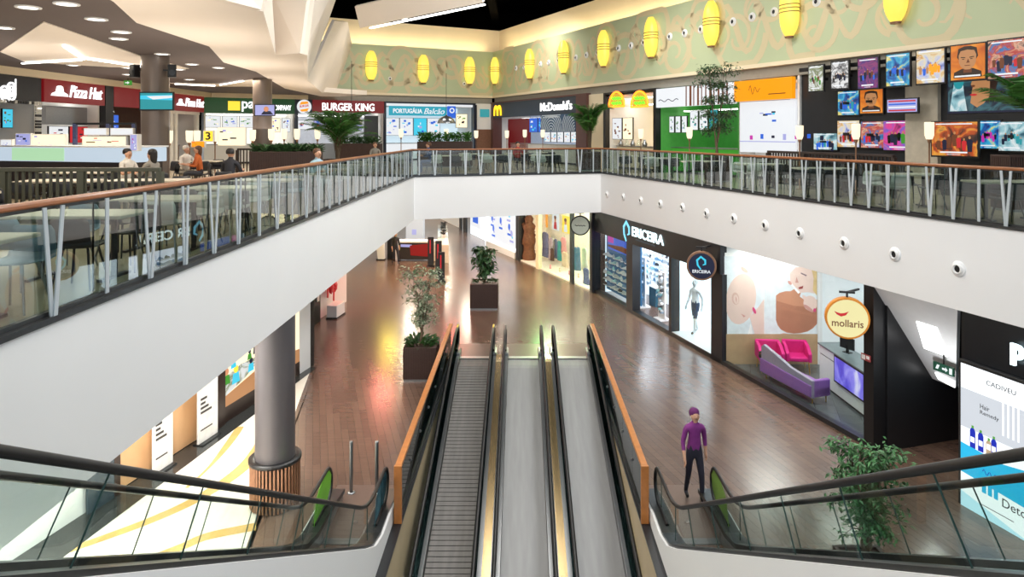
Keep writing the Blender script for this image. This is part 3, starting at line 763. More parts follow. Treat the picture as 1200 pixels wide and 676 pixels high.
def box_planter(w, d, h, z0=0.0):
    def f(t):
        m = MB(); m.box(-w/2+.02, w/2-.02, -d/2+.02, d/2-.02, z0+.05, z0+h-.04)
        n = int(w/.045)
        for i in range(n):
            x = -w/2+.02+(w-.04)*i/(n-1)
            m.box(x-.014, x+.014, -d/2, -d/2+.03, z0+.06, z0+h-.04); m.box(x-.014, x+.014, d/2-.03, d/2, z0+.06, z0+h-.04)
        n = int(d/.045)
        for i in range(n):
            y = -d/2+.02+(d-.04)*i/(n-1)
            m.box(-w/2, -w/2+.03, y-.014, y+.014, z0+.06, z0+h-.04); m.box(w/2-.03, w/2, y-.014, y+.014, z0+.06, z0+h-.04)
        m.build('planter_box', M_planter, t)
        m = MB()
        for a in ((-w/2, w/2, -d/2, -d/2+.06), (-w/2, w/2, d/2-.06, d/2), (-w/2, -w/2+.06, -d/2+.06, d/2-.06), (w/2-.06, w/2, -d/2+.06, d/2-.06)): m.box(*a, z0+h-.04, z0+h)
        m.build('planter_rim', M_planter, t, bevel=.006)
        m = MB(); m.box(-w/2+.01, w/2-.01, -d/2+.01, d/2-.01, z0, z0+.05); m.build('plinth', M_steel, t)
        m = MB(); m.box(-w/2+.06, w/2-.06, -d/2+.06, d/2-.06, z0+h-.1, z0+h-.05); m.build('soil', M_soil, t)
    return f
def palm(name, label, loc, H, base, n, L, w, planter=None, seed=3, droop=.7, stalk=True):
    rng = random.Random(seed); t = thing(name, label, 'plant', loc)
    if planter: planter(t)
    fo = MB(); st = MB()
    for k in range(n):
        az = 2*PI*k/n*2.4+rng.uniform(-.3, .3); el = rng.uniform(.45, 1.35); ln = L*rng.uniform(.75, 1.1)
        p = Vector((rng.uniform(-.06, .06), rng.uniform(-.06, .06), base)); d = Vector((math.cos(az)*math.cos(el), math.sin(az)*math.cos(el), math.sin(el)))
        pts = [p]; S = 9
        hh = (H-base)*rng.uniform(.55, 1.0)-ln*.45*math.sin(el)
        for i in range(1, S+1):
            d = (d+Vector((0, 0, -droop/S*(i/S)*1.6))).normalized(); pts.append(pts[-1]+d*ln/S)
        lift = max(0, min(hh, H-max(q.z for q in pts)))
        pts = [p]+[q+Vector((0, 0, lift)) for q in pts[1:]]
        st.tube(pts, [.012*(1-.8*i/S) for i in range(S+1)], 4, cap=False)
        for i in range(2, S+1):
            a, b = pts[i-1], pts[i]; dd = (b-a).normalized(); s = dd.cross(Vector((0, 0, 1))).normalized()
            for q in (0, .5):
                c = a+(b-a)*q; l = w*(1.15-.75*abs(i/S-.45))
                for sg in (-1, 1): leaf(fo, c, dd*.75+s*sg*.85+Vector((0, 0, -.25)), l, l*.16, rng)
    st.build('stems', M_bark, t); fo.build('fronds', M_palm, t)
    return t
LF = [M_leaf, M_leafl]; LP = [pm('silver_leaf', (150, 160, 134), .4, var=.2, scale=8), M_leaf]
g = G(491.5, 447)
ficus('potted_ficus', 'tall pale-leaved ficus in a slatted brown planter beside the stopped moving walkway', (g.x, g.y+.45, 0), 3.05, .9, .78, 1500, .105, LP, box_planter(.92, .92, .95), 4, 1, under=160)
g = G(567, 363)
ficus('potted_plant', 'bushy dark plant in a slatted planter in the middle of the wooden floor', (g.x, g.y+.55, 0), 2.3, .95, .52, 520, .26, [M_leaf, pm('dark_broad_leaf', (48, 80, 40), .35, var=.3, scale=8)], box_planter(1.1, 1.1, 1.0), 5, 1, under=60)
ficus('potted_ficus', 'tall leafy ficus seen through the escalator glass in front of the dark passage', (5.2, 10.3, 0), 2.2, .5, .66, 3000, .10, [pm('fresh_leaf', (84, 136, 84), .4, var=.3, scale=8), M_leaf], box_planter(.7, .7, .55), 9, 1)
ficus('potted_ficus', 'tall dark ficus on the upper floor in front of the green and orange counters', (6.8, 23.75, U), 4.0, .8, .95, 1900, .13, [M_leaf, pm('deep_leaf', (40, 66, 44), .4, var=.3, scale=8)], box_planter(.7, .7, .85), 12, 1)
palm('potted_palm', 'green palm beside the brown frame of the burger counter with the striped arches', (3.1, 30.95, U), 3.0, .8, 40, 1.1, .34, box_planter(.9, .9, .85), 6)
palm('potted_palm', 'spreading green palm behind the wooden handrail, below the red burger sign', (-6.9, 25.6, U), 2.5, .7, 60, 1.5, .32, box_planter(1.2, 1.2, .7), 8, .8)
palm('potted_palm', 'large palm on the slatted box in front of the cinema screens', (11.05, 14.7, U), 3.0, 1.15, 16, 1.15, .42, box_planter(1.5, .6, 1.2), 10, .9)
def shrub_box(name, label, loc, rz, w, d, h, n, tall, seed):
    rng = random.Random(seed); t = thing(name, label, 'planter', loc, rz); box_planter(w, d, h)(t); m = MB()
    for i in range(n):
        p = Vector((rng.uniform(-w/2+.06, w/2-.06), rng.uniform(-d/2+.06, d/2-.06), h-.05))
        for k in range(7):
            a = rng.uniform(0, 2*PI); leaf(m, p+Vector((0, 0, rng.random()*tall)), (math.cos(a), math.sin(a), rng.uniform(.1, 1.2)), .24, .09, rng)
    m.build('foliage', M_leaf if seed % 2 else M_palm, t)
    return t
shrub_box('planter_box', 'long dark slatted planter of low green shrubs behind the handrail, before the burger counters', (-6.6, 19.2, U), .12, 1.9, .5, 1.16, 60, .16, 21)
shrub_box('planter_box', 'dark box of bushy shrubs below the dome lamp, in front of the turquoise counter', (-3.8, 34.0, U), 0, 2.7, .6, 1.28, 110, .42, 22)
shrub_box('planter_box', 'small dark box of shrubs below the red burger sign', (-7.6, 32.2, U), 0, 2.0, .5, 1.2, 60, .3, 23)
# ---------------------------------------------------------------- lit surfaces of signs, menus and screens
gw = glow('lit_white', (246, 250, 255), .8); gc = glow('lit_cyan', (60, 190, 220), 1.1); gb = glow('lit_blue', (36, 92, 200), 1.1)
gr = glow('lit_red', (200, 34, 44), .9); go = glow('lit_orange', (255, 160, 20), 1.0); gy = glow('lit_yellow', (250, 214, 60), 1.2)
gg = glow('lit_green', (70, 170, 50), .6); gp = glow('lit_magenta', (200, 50, 170), .9); gs = glow('lit_skin_tone', (222, 150, 110), .8)
gd = glow('lit_deep_blue', (22, 30, 66), .5); gl = glow('lit_lavender', (168, 170, 224), .9); gt = glow('lit_teal', (40, 150, 160), .9); gk = pm('screen_black', (14, 14, 18), .2)
gbr = glow('lit_brown', (120, 64, 34), .7); gcr = glow('lit_cream', (252, 236, 200), 1.2)
PAL = [gw, gc, gb, gr, go, gy, gg, gp, gs, gd, gl, gt, gk, gbr, gcr]
WH, CYN, BLU, RED, ORA, YEL, GRN, MAG, SKN, DBL, LAV, TEA, BLK, BRN, CRM = range(15)
def picmat(name, cols, scale=2.2, em=.9):
    """a screen picture: soft coloured clouds from distorted noise"""
    m = bpy.data.materials.new(name); m.use_nodes = True; nt = m.node_tree; b = nt.nodes['Principled BSDF']; N = nt.nodes.new; Lk = nt.links.new
    tc = N('ShaderNodeTexCoord'); nz = N('ShaderNodeTexNoise'); nz.inputs['Scale'].default_value = scale; nz.inputs['Detail'].default_value = 4; nz.inputs['Distortion'].default_value = 1.2
    rp = N('ShaderNodeValToRGB'); e = rp.color_ramp.elements
    while len(e) < len(cols): e.new(.5)
    for k, c in enumerate(cols): e[k].position = .3+.4*k/(len(cols)-1); e[k].color = srgb(c)+(1,)
    Lk(tc.outputs['Object'], nz.inputs['Vector']); Lk(nz.outputs['Fac'], rp.inputs['Fac']); Lk(rp.outputs['Color'], b.inputs['Emission Color'])
    b.inputs['Base Color'].default_value = (.02, .02, .02, 1); b.inputs['Emission Strength'].default_value = em; b.inputs['Roughness'].default_value = .3
    return m
for nm_, cs_, sc_ in (('meadow', [(240, 242, 240), (226, 230, 226), (120, 130, 80), (236, 238, 236), (90, 80, 60)], 3), ('ink', [(240, 240, 240), (236, 236, 236), (60, 60, 64), (240, 240, 240)], 5),
        ('violet', [(24, 20, 60), (80, 44, 130), (150, 60, 120), (40, 40, 110), (210, 120, 110)], 3), ('azure', [(10, 40, 110), (20, 100, 180), (60, 180, 220), (240, 220, 90), (230, 240, 250)], 2.4),
        ('lilac', [(60, 90, 180), (200, 206, 236), (240, 226, 190), (220, 160, 60), (240, 240, 250)], 2.6), ('amber', [(200, 90, 20), (240, 140, 30), (250, 180, 70)], 1.5),
        ('heroes', [(20, 50, 110), (60, 130, 190), (190, 60, 50), (230, 180, 150), (30, 30, 60)], 3.4), ('flame', [(30, 16, 24), (90, 40, 20), (200, 80, 20), (240, 170, 60), (30, 30, 60)], 2.6),
        ('rose', [(120, 20, 90), (230, 60, 150), (110, 90, 200), (250, 120, 110)], 2), ('night', [(8, 14, 30), (20, 40, 60), (60, 110, 120), (16, 24, 40)], 2.2), ('teal', [(30, 90, 110), (150, 200, 210), (230, 240, 240), (70, 120, 140)], 2.6)):
    PAL.append(picmat('picture_'+nm_, cs_, sc_))
PAL += [glow('lit_tan', (206, 146, 96), .7), glow('lit_hair', (60, 40, 30), .5)]
P_MEA, P_INK, P_VIO, P_AZU, P_LIL, P_AMB, P_HER, P_FLA, P_ROS, P_NIG, P_TEA, TAN, HAI = range(15, 28)
def art_figures(m, x0, x1, z0, z1, y, seed, bg, cols, title=WH):
    """a generic screened picture: cloudy backdrop, a loose group of small silhouettes, title bars"""
    rng = random.Random(seed); w, h = x1-x0, z1-z0
    m.slab([(x0, z0), (x1, z0), (x1, z1), (x0, z1)], y, y+.006, bg)
    for k in range(7):
        q = k-3; s = w*rng.uniform(.05, .075); cx = x0+w*(.5+.11*q+rng.uniform(-.02, .02)); cz = z0+h*(.56-.035*abs(q)+rng.uniform(-.06, .08)); c = rng.choice(cols)
        m.slab([(cx-s*.7, cz-s*4.2), (cx+s*.7, cz-s*4.2), (cx+s*1.0, cz-s*.5), (cx+s*.4, cz), (cx-s*.4, cz), (cx-s*1.0, cz-s*.5)], y-.006-.001*k, y-.0045-.001*k, c)
        m.disc(cx, cz+s*.5, s*.4, s*.52, y-.006-.001*k, TAN, 10, .002)
    m.slab([(x0+w*.1, z1-h*.075), (x1-w*.1, z1-h*.075), (x1-w*.1, z1-h*.04), (x0+w*.1, z1-h*.04)], y-.02, y-.017, title)
    m.slab([(x0+w*.2, z0+h*.08), (x1-w*.2, z0+h*.08), (x1-w*.2, z0+h*.125), (x0+w*.2, z0+h*.125)], y-.02, y-.017, title)
    m.slab([(x0+w*.35, z0+h*.03), (x1-w*.35, z0+h*.03), (x1-w*.35, z0+h*.045), (x0+w*.35, z0+h*.045)], y-.02, y-.017, title)
def art_face(m, x0, x1, z0, z1, y, bg, skin, hair, title=WH):
    w, h = x1-x0, z1-z0; cx, cz = (x0+x1)/2, z0+h*.56
    q = lambda pts: [(cx+a*w, cz+b*h) for a, b in pts]
    m.slab([(x0, z0), (x1, z0), (x1, z1), (x0, z1)], y, y+.006, bg)
    m.slab(q([(-.42, -.5), (.42, -.5), (.4, -.34), (.16, -.24), (-.16, -.24), (-.4, -.34)]), y-.002, y, hair)
    m.slab(q([(-.12, -.36), (.12, -.36), (.13, -.1), (-.13, -.1)]), y-.004, y-.0025, BRN)
    m.slab(q([(-.27, .34), (-.1, .4), (.1, .4), (.27, .34), (.31, .1), (.26, .02), (-.26, .02), (-.31, .1)]), y-.006, y-.0045, hair)
    m.slab(q([(-.26, .14), (-.2, .27), (0, .3), (.2, .27), (.26, .14), (.25, -.06), (.19, -.19), (.07, -.27), (-.07, -.27), (-.19, -.19), (-.25, -.06)]), y-.008, y-.0065, skin)
    for s in (-1, 1):
        m.slab(q([(s*.06, .085), (s*.19, .1), (s*.2, .075), (s*.06, .06)][::s]), y-.01, y-.0085, hair); m.disc(cx+s*w*.12, cz+h*.03, w*.04, h*.012, y-.01, hair, 8, .002)
    m.slab(q([(.02, .04), (.07, -.075), (-.04, -.08), (-.02, -.06)]), y-.01, y-.0085, BRN)
    m.slab(q([(-.1, -.145), (.1, -.145), (.06, -.165), (-.06, -.165)]), y-.01, y-.0085, BRN)
    m.slab([(x0+w*.12, z0+h*.08), (x1-w*.12, z0+h*.08), (x1-w*.12, z0+h*.125), (x0+w*.12, z0+h*.125)], y-.013, y-.0105, title)
def art_menu(m, x0, x1, z0, z1, y, seed, bg, cols, n=10):
    rng = random.Random(seed); w, h = x1-x0, z1-z0
    m.slab([(x0, z0), (x1, z0), (x1, z1), (x0, z1)], y, y+.006, bg)
    for k in range(n):
        a, b = rng.uniform(.04, .7), rng.uniform(.06, .8); ww, hh = rng.uniform(.06, .25), rng.uniform(.03, .14)
        m.slab([(x0+w*a, z0+h*b), (x0+w*min(a+ww, .97), z0+h*b), (x0+w*min(a+ww, .97), z0+h*min(b+hh, .96)), (x0+w*a, z0+h*min(b+hh, .96))], y-.002-.0008*k, y-.0008*k, rng.choice(cols))
def screen(fr, px, py, w, h, out, art, label, seed=0, tiltless=True, group=None, cat='screen', frame=.035, name='display_screen', **k):
    """a framed display whose middle shows at (px,py) and stands `out` in front of the wall line"""
    q = Fr(fr.pt(0, out)[:2], fr.pt(fr.L, out)[:2]); u = q.u(px); z = q.z(px, py)
    t = thing(name, label, cat, q.pt(u, 0, z-h/2), fr.th, group)
    m = MB(); m.box(-w/2, w/2, 0, .07, 0, h); m.build('frame', M_black, t, bevel=.008)
    m = MB(); art(m, -w/2+frame, w/2-frame, frame*1.3, h-frame, -.006); m.build('picture', PAL, t)
    m = MB(); m.box(-.05, .05, .07, min(out, .5), h*.45, h*.55); m.build('bracket', M_black, t)
    return t
def sign(name, fr, px0, px1, z0, z1, out, mat, label, depth=.18, cat='shop sign'):
    u0, u1 = fr.u(px0), fr.u(px1)
    t = thing(name, label, cat, fr.pt(u0, out, z0), fr.th)
    m = MB(); m.box(0, u1-u0, 0, depth, 0, z1-z0); m.build('sign_board', mat, t, bevel=.01)
    return t, u1-u0, z1-z0, (lambda px: fr.u(px)-u0)
def shop_shell(tag_, fr, px0, px1, back, floor=None, depth=2.7, ztop=H1, side=M_soffit):
    u0, u1 = fr.u(px0), fr.u(px1)
    m = MB(); m.box(u0, u1, depth, depth+.1, U, ztop, 0)
    m.box(u0-.04, u0+.04, .15, depth, U, ztop, 1); m.box(u1-.04, u1+.04, .15, depth, U, ztop, 1); m.box(u0, u1, .1, depth, ztop-.25, ztop-.15, 1)
    struct('wall_shop_'+tag_, m, [back, side], fr.pt(0), fr.th)
    return u0, u1
def lit_panel(fr, u0, u1, y, z, label, mat=M_lampw):
    m = MB(); m.box(u0, u1, y, y+.35, z-.04, z); o = m.build('ceiling_light', mat, None, fr.pt(0), fr.th); tag(o, label, 'ceiling light'); return o
def counter(fr, u0, u1, y, label, front, top=M_steel, h=1.1, lit=None):
    t = thing('counter', label, 'counter', fr.pt(u0, -y, U), fr.th)
    w = u1-u0
    m = MB(); m.box(0, w, 0, .6, .1, h-.05); m.build('front_panel', front, t)
    m = MB(); m.box(-.02, w+.02, -.05, .65, h-.05, h); m.build('worktop', top, t, bevel=.01)
    m = MB(); m.box(.03, w-.03, .05, .58, 0, .1); m.build('plinth', M_black, t)
    return t
def menu_row(fr, u0, u1, n, z0, z1, y, seed, bgs, cols, label, group, gap=.08):
    w = (u1-u0)/n
    for i in range(n):
        t = thing('menu_board', label % nth(i+1), 'menu board', fr.pt(u0+i*w+gap/2, -y, z0), fr.th, group)
        m = MB(); m.box(0, w-gap, 0, .06, 0, z1-z0); m.build('frame', M_black, t)
        m = MB(); art_menu(m, .02, w-gap-.02, .02, z1-z0-.02, -.006, seed+i, bgs[i % len(bgs)], cols, 9); m.build('picture', PAL, t)
# ---- long side -------------------------------------------------------------
zb = E+1.14
R_ = Fr((-17, 18), (-16.8, 36.5))
def arch_font(t, nm, txt, x, z, w, h, mat=M_letter, bold=.01, shear=0.0, y=0.0, depth=.05):
    m = MB(); m.text(txt, x, z, w, h, y, 0, depth, bold, shear); return m.build(nm, mat, t)
# black shop with ornate white roundels
u0, u1 = shop_shell('black', FL, -45, 46, pm('dim_blue_back', (40, 60, 90), .6))
t, w, h, lx = sign('shop_sign', FL, -45, 47, zb, H1, .05, M_dark, 'black shop sign with a white ornament of rings beside the pizza sign')
m = MB()
for k, (a, b) in enumerate(((-6, 108), (3, 107), (11, 103), (11, 111), (4, 113))):
    c = lx(a); z = FL.z(a, b)-zb; m.ring(c, z, .14, .2, -.005, 0, 14, .03); m.ring(c, z, .05, .09, -.005, 0, 10, .03)
m.box(lx(7), lx(16.5), -.03, -.005, .15, .2); m.box(lx(15.5), lx(16.5), -.03, -.005, .15, .7); m.build('ornament', M_letter, t)
m = MB(); rng = random.Random(3)
for i in range(26): m.box(i*w/26, (i+.8)*w/26, -.04, 0, -.12, -.02, rng.choice([0, 1]))
for i in range(18): m.box(w-.32, w-.05, -.04, 0, -.16-(i+.8)*.1, -.16-i*.1, rng.choice([0, 1]))
m.build('patterned_border', [M_black, M_shell], t)
menu_row(FL, FL.u(-8), FL.u(28), 2, E+.2, E+.85, .3, 40, [WH, CYN], [BRN, GRN, BLU, ORA], '%s picture board hanging in the black shop with the ring ornament', 'picture boards in the black shop', .2)
counter(FL, FL.u(-20), FL.u(42), .7, 'dark counter under the black ring-ornament sign', M_dark)
# pizza restaurant
M_red = glow('red_sign', (168, 26, 34), .35)
def hat(m, x, z, s, y=-.005):
    m.slab([(x, z), (x+s, z), (x+s*.93, z+s*.1), (x+s*.72, z+s*.17), (x+s*.66, z+s*.38), (x+s*.56, z+s*.42), (x+s*.44, z+s*.42), (x+s*.34, z+s*.38), (x+s*.28, z+s*.17), (x+s*.07, z+s*.1)], y-.04, y)
shop_shell('pizza', FL, 48, 120, pm('white_tile_back', (226, 222, 216), .3))
t, w, h, lx = sign('shop_sign', FL, 48.4, 120, zb, H1, .1, M_red, 'large red restaurant sign with a white roof emblem, first from the frame edge')
m = MB(); hat(m, lx(56), .24, lx(76)-lx(56)); m.build('emblem', M_letter, t)
arch_font(t, 'lettering', 'Pizza Hut', lx(78), .22, lx(116)-lx(78), .46, M_letter, .0, .3, -.005)
lit_panel(FL, FL.u(70), FL.u(116), 1.2, E+1.0, 'white ceiling lamp inside the pizza restaurant nearest the frame edge')
m = MB(); a, b = FL.u(71), FL.u(118); m.box(a, b, .55, .7, E+.35, E+1.05); o = m.build('hood', M_steel, None, FL.pt(0), FL.th); tag(o, 'pale steel hood over the pizza counter', 'extractor hood')
menu_row(FL, FL.u(72), FL.u(118), 2, E-.35, E+.3, .5, 50, [WH, RED], [BRN, RED, DBL, WH], '%s menu board under the pale hood of the pizza counter', 'pizza menu boards')
counter(FL, FL.u(52), FL.u(118), .8, 'white counter under the large red pizza sign', M_white)
m = MB(); m.box(FL.u(121), FL.u(130.5), -.1, .3, U, H1); o = struct('column_pier_dark', m, [M_black], FL.pt(0), FL.th)
# second red restaurant, its sign passes behind the column
shop_shell('pizza_second', FL, 131, 236, pm('brown_back', (92, 66, 54), .5))
t, w, h, lx = sign('shop_sign', FL, 131, 237, zb, H1, .1, M_red, 'long red restaurant sign that passes behind the round column with the turquoise screen')
m = MB(); hat(m, lx(204), .26, lx(213.5)-lx(204)); m.build('emblem', M_letter, t)
arch_font(t, 'lettering', 'Pizza Hut', lx(214.5), .24, lx(236)-lx(214.5), .42, M_letter, .0, .3, -.005)
m = MB()
for a in (201.5, 207, 232): m.box(FL.u(a)-.12, FL.u(a)+.12, 0, .15, U, zb)
m.box(FL.u(201), FL.u(234), 0, .15, zb-.15, zb); o = m.build('door_frame', M_soffit, None, FL.pt(0), FL.th); tag(o, 'cream frame round the opening under the second pizza sign', 'frame')
lit_panel(FL, FL.u(136), FL.u(160), 1.0, E+1.0, 'ceiling lamp inside the restaurant behind the round column')
m = MB(); a = FL.u(136); b = FL.u(147); art_menu(m, a, b, E+.25, E+.8, .3, 61, BLU, [CYN, WH, DBL], 8); o = m.build('sign_panel', PAL, None, FL.pt(0), FL.th); tag(o, 'glowing blue panel beside the dark pier of the pizza restaurant', 'sign')
counter(FL, FL.u(134), FL.u(230), .9, 'brown counter under the second red sign, behind the column', M_bronze)
# ---- far side --------------------------------------------------------------
zf = E+1.24
M_dgreen = pm('dark_green_sign', (22, 60, 46), .4, em=.25, emcol=(30, 100, 40)); M_navy = pm('navy_sign', (18, 28, 48), .35)
shop_shell('sandwich', FF, 240, 345, pm('white_glow_back', (240, 240, 236), .4, em=.5, emcol=(240, 240, 236)))  # back wall glows itself in place of light falling on it
t, w, h, lx = sign('shop_sign', FF, 237, 345, zf-.12, H1, .1, M_dgreen, 'dark green shop sign with a yellow square, partly behind the second column')
m = MB(); m.box(lx(267), lx(281), -.05, 0, .16, .66); m.build('emblem', gy, t)
arch_font(t, 'lettering', 'pans', lx(283), .1, lx(312)-lx(283), .56, M_letter, .012, 0, -.005)
arch_font(t, 'lettering_small', 'COMPANY', lx(318), .2, lx(341)-lx(318), .3, M_letter, .02, 0, -.005)
menu_row(FF, FF.u(240), FF.u(300), 3, E+.35, E+1.0, .5, 70, [WH], [LAV, BLU, GRN, CRM], '%s white menu board under the green sandwich sign', 'sandwich menu boards')
menu_row(FF, FF.u(319), FF.u(343), 2, E+.1, E+.9, .5, 76, [CRM, WH], [BRN, BLU, DBL], '%s menu board between the second column and the round burger emblem', 'menu boards beside the burger emblem')
lit_panel(FF, FF.u(245), FF.u(340), 1.2, E+1.1, 'long lamp inside the green sandwich shop')
counter(FF, FF.u(240), FF.u(340), .8, 'pale counter under the green sandwich sign', M_soffit)
m = MB(); m.box(FF.u(345), FF.u(349), -.1, .3, U, H1); struct('column_pier_far', m, [M_navy], FF.pt(0), FF.th)
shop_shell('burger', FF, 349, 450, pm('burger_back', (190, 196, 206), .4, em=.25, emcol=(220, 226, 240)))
t, w, h, lx = sign('shop_sign', FF, 347, 365.5, zf-.05, H1, .1, M_navy, 'navy sign square carrying the round white burger emblem')
m = MB(); c = (lx(356), .36); m.disc(c[0], c[1], .4, .4, -.01, 0, 24, .03); m.build('emblem_disc', gw, t)
m = MB(); m.slab([(c[0]-.27, c[1]+.1), (c[0]+.24, c[1]+.18), (c[0]+.18, c[1]+.3), (c[0]-.16, c[1]+.27)], -.06, -.041); m.slab([(c[0]-.25, c[1]-.18), (c[0]+.26, c[1]-.08), (c[0]+.15, c[1]-.26), (c[0]-.14, c[1]-.28)], -.06, -.041); m.build('bun', go, t)
m = MB(); m.text('BURGER', c[0]-.25, c[1]-.06, .5, .13, -.041, 0, .02, .02, 0, .07); m.build('lettering', gr, t)
t, w, h, lx = sign('shop_sign', FF, 366, 449.6, zf, H1, .1, glow('burger_red', (150, 24, 34), .4), 'wide dark red burger sign with white capital letters')
arch_font(t, 'lettering', 'BURGER KING', lx(377), .12, lx(438)-lx(377), .44, M_letter, .018, 0, -.005)
menu_row(FF, FF.u(349), FF.u(428), 4, E+.25, E+.8, .6, 80, [WH, LAV], [LAV, BLU, RED, DBL], '%s pale menu screen under the red burger sign', 'burger menu screens')
m = MB(); m.box(FF.u(430), FF.u(446), .5, .7, U+1.1, E+1.1); o = m.build('kitchen_unit', [M_dsteel], None, FF.pt(0), FF.th); tag(o, 'dark kitchen unit at the end of the burger counter', 'kitchen unit')
counter(FF, FF.u(350), FF.u(446), .8, 'steel-topped counter under the red burger sign', M_steel)
lit_panel(FF, FF.u(352), FF.u(445), 1.3, E+1.1, 'long lamp inside the burger restaurant')
m = MB(); m.box(FF.u(449.8), FF.u(452), -.12, .3, U, H1); struct('column_pier_burger', m, [M_navy], FF.pt(0), FF.th)
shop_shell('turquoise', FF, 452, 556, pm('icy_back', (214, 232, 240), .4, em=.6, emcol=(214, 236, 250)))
t, w, h, lx = sign('shop_sign', FF, 456, 523, E+1.13, E+1.7, .1, glow('turquoise_sign', (36, 160, 184), .9), 'turquoise counter sign with white capitals and script')
arch_font(t, 'lettering', 'PORTUGÁLIA', lx(460), .14, lx(494)-lx(460), .34, gw, .02, 0, -.005)
arch_font(t, 'script_lettering', 'Balcão', lx(496), .1, lx(520)-lx(496), .36, gw, .0, .35, -.005)
t, w, h, lx = sign('shop_sign', FF, 524, 533, E+1.0, E+1.75, .15, gb, 'blue blade sign with a white ring at the end of the turquoise sign')
m = MB(); m.ring(w/2, .48, .1, .17, -.005, 0, 18, .03); m.build('emblem', gw, t)
m = MB(); m.box(FF.u(452), FF.u(554), .0, .12, E+1.72, E+1.9); o = m.build('light_bar', gw, None, FF.pt(0), FF.th); tag(o, 'white light band along the top of the turquoise counter front', 'light')
menu_row(FF, FF.u(455), FF.u(520), 4, E-.1, E+1.0, .6, 90, [WH, WH, CYN, WH], [WH, CYN, LAV, BLU], '%s icy white menu panel under the turquoise sign', 'turquoise counter menus', .03)
menu_row(FF, FF.u(537), FF.u(552), 1, E+.4, E+1.3, .5, 96, [CRM], [BRN, GRN, BLK], '%s picture window of striped jars beside the blue blade sign', 'picture window')
counter(FF, FF.u(454), FF.u(552), .8, 'white counter under the turquoise sign', gw)
m = MB(); m.box(FF.u(554.5), FF.u(558), -.12, .3, U, H1-.1); m.box(FF.u(452), FF.u(556), -.12, .3, H1-.1, H1); struct('trim_turquoise_frame', m, [M_navy], FF.pt(0), FF.th)
m = MB(); m.box(FF.u(558), FF.L, 0, .3, E+.3, H1, 0); m.box(FF.u(558), FF.L, -.02, .3, U, E+.3, 1); struct('wall_far_corner', m, [M_soffit, M_bronze], FF.pt(0), FF.th)
m = MB(); a, b = FF.u(562.5), FF.u(573); m.box(a, b, -.05, 0, E+1.1, E+1.6); o = m.build('sign_panel', gt, None, FF.pt(0), FF.th); tag(o, 'small teal panel on the cream wall at the inner corner', 'sign')
# ---- cinema side -----------------------------------------------------------
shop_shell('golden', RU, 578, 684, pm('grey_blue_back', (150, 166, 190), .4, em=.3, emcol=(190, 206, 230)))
zr = E+1.05
M_gnavy = pm('slate_sign', (44, 52, 66), .4)
t, w, h, lx = sign('shop_sign', RU, 576, 684, zr, H1, .12, M_gnavy, 'slate blue burger sign with a golden arched emblem and white letters')
for i, a in enumerate((582.2, 586.2)):
    pass
m = MB(); a0 = lx(581.5); aw = (lx(589.5)-lx(581.5))/2
for i in range(2):
    pts = [(a0+aw*(i+.5)+aw*.46*math.cos(PI-k*PI/12), .12+.58*math.sin(k*PI/12)**.7) for k in range(13)]
    m.strip(pts, [.16 if 2 < k < 10 else .13 for k in range(13)], -.005, 0, .05)
m.build('emblem', glow('golden_emblem', (255, 200, 30), 2.0), t)
arch_font(t, 'lettering', "McDonald's", lx(636), .22, lx(673)-lx(636), .48, M_letter, .008, 0, -.005)
m = MB(); xa, xb = lx(636), lx(677); m.box(xa, xb, -.02, .1, -.92, 0, 0)
for c in (xa+.32*(xb-xa), xb-.02):
    for k in range(1, 10):
        r = k*.15; pts = [(c+r*math.cos(PI*j/18), -.9+r*math.sin(PI*j/18)) for j in range(19)]
        pts = [p for p in pts if xa+.02 < p[0] < xb-.02 and p[1] < -.03 and (p[0] < xa+.62*(xb-xa) if c < xb-.1 else p[0] > xa+.5*(xb-xa))]
        if len(pts) > 2: m.strip(pts, .05, -.02, 1, .006)
m.build('arch_panel', [pm('slate_blue_panel', (52, 82, 116), .4), pm('pale_arch_stripe', (206, 216, 226), .4)], t)
m = MB(); m.box(RU.u(677.5), RU.u(690), -.14, .5, U, H1, 0); m.box(RU.u(575.5), RU.u(580), -.14, .5, U, H1, 0)
m.box(RU.u(575.5), RU.u(690), -.14, .5, H1, H1+.08, 0); struct('trim_burger_frame', m, [pm('maroon_frame', (92, 58, 54), .4)], RU.pt(0), RU.th)
m = MB(); m.box(RU.u(587), RU.u(610), .5, .7, U, E+.95); o = m.build('wall_panel', glow('crimson_panel', (150, 14, 26), .3), None, RU.pt(0), RU.th); tag(o, 'plain red panel behind the counter of the slate blue burger restaurant', 'panel')
menu_row(RU, RU.u(613), RU.u(634), 2, E+.1, E+.95, .4, 100, [BLU, BLU], [WH, CYN, DBL], '%s blue order screen beside the red panel', 'blue order screens')
menu_row(RU, RU.u(638), RU.u(677), 5, E-.45, E+.12, .0, 104, [WH], [CYN, LAV, SKN, TEA], '%s small menu screen in the row under the striped arches', 'menu screens under the arches')
counter(RU, RU.u(590), RU.u(676), .5, 'white counter of the slate blue burger restaurant', M_white)
lit_panel(RU, RU.u(590), RU.u(675), 1.3, E+1.0, 'long lamp inside the slate blue burger restaurant')
m = MB(); m.box(RU.u(690), RU.u(711), .0, .3, U, H1); struct('wall_cream_pier', m, [M_cream], RU.pt(0), RU.th)
shop_shell('pasta', RU, 711, 768, pm('cream_shelf_back', (240, 222, 176), .5, em=.55, emcol=(255, 232, 180)))
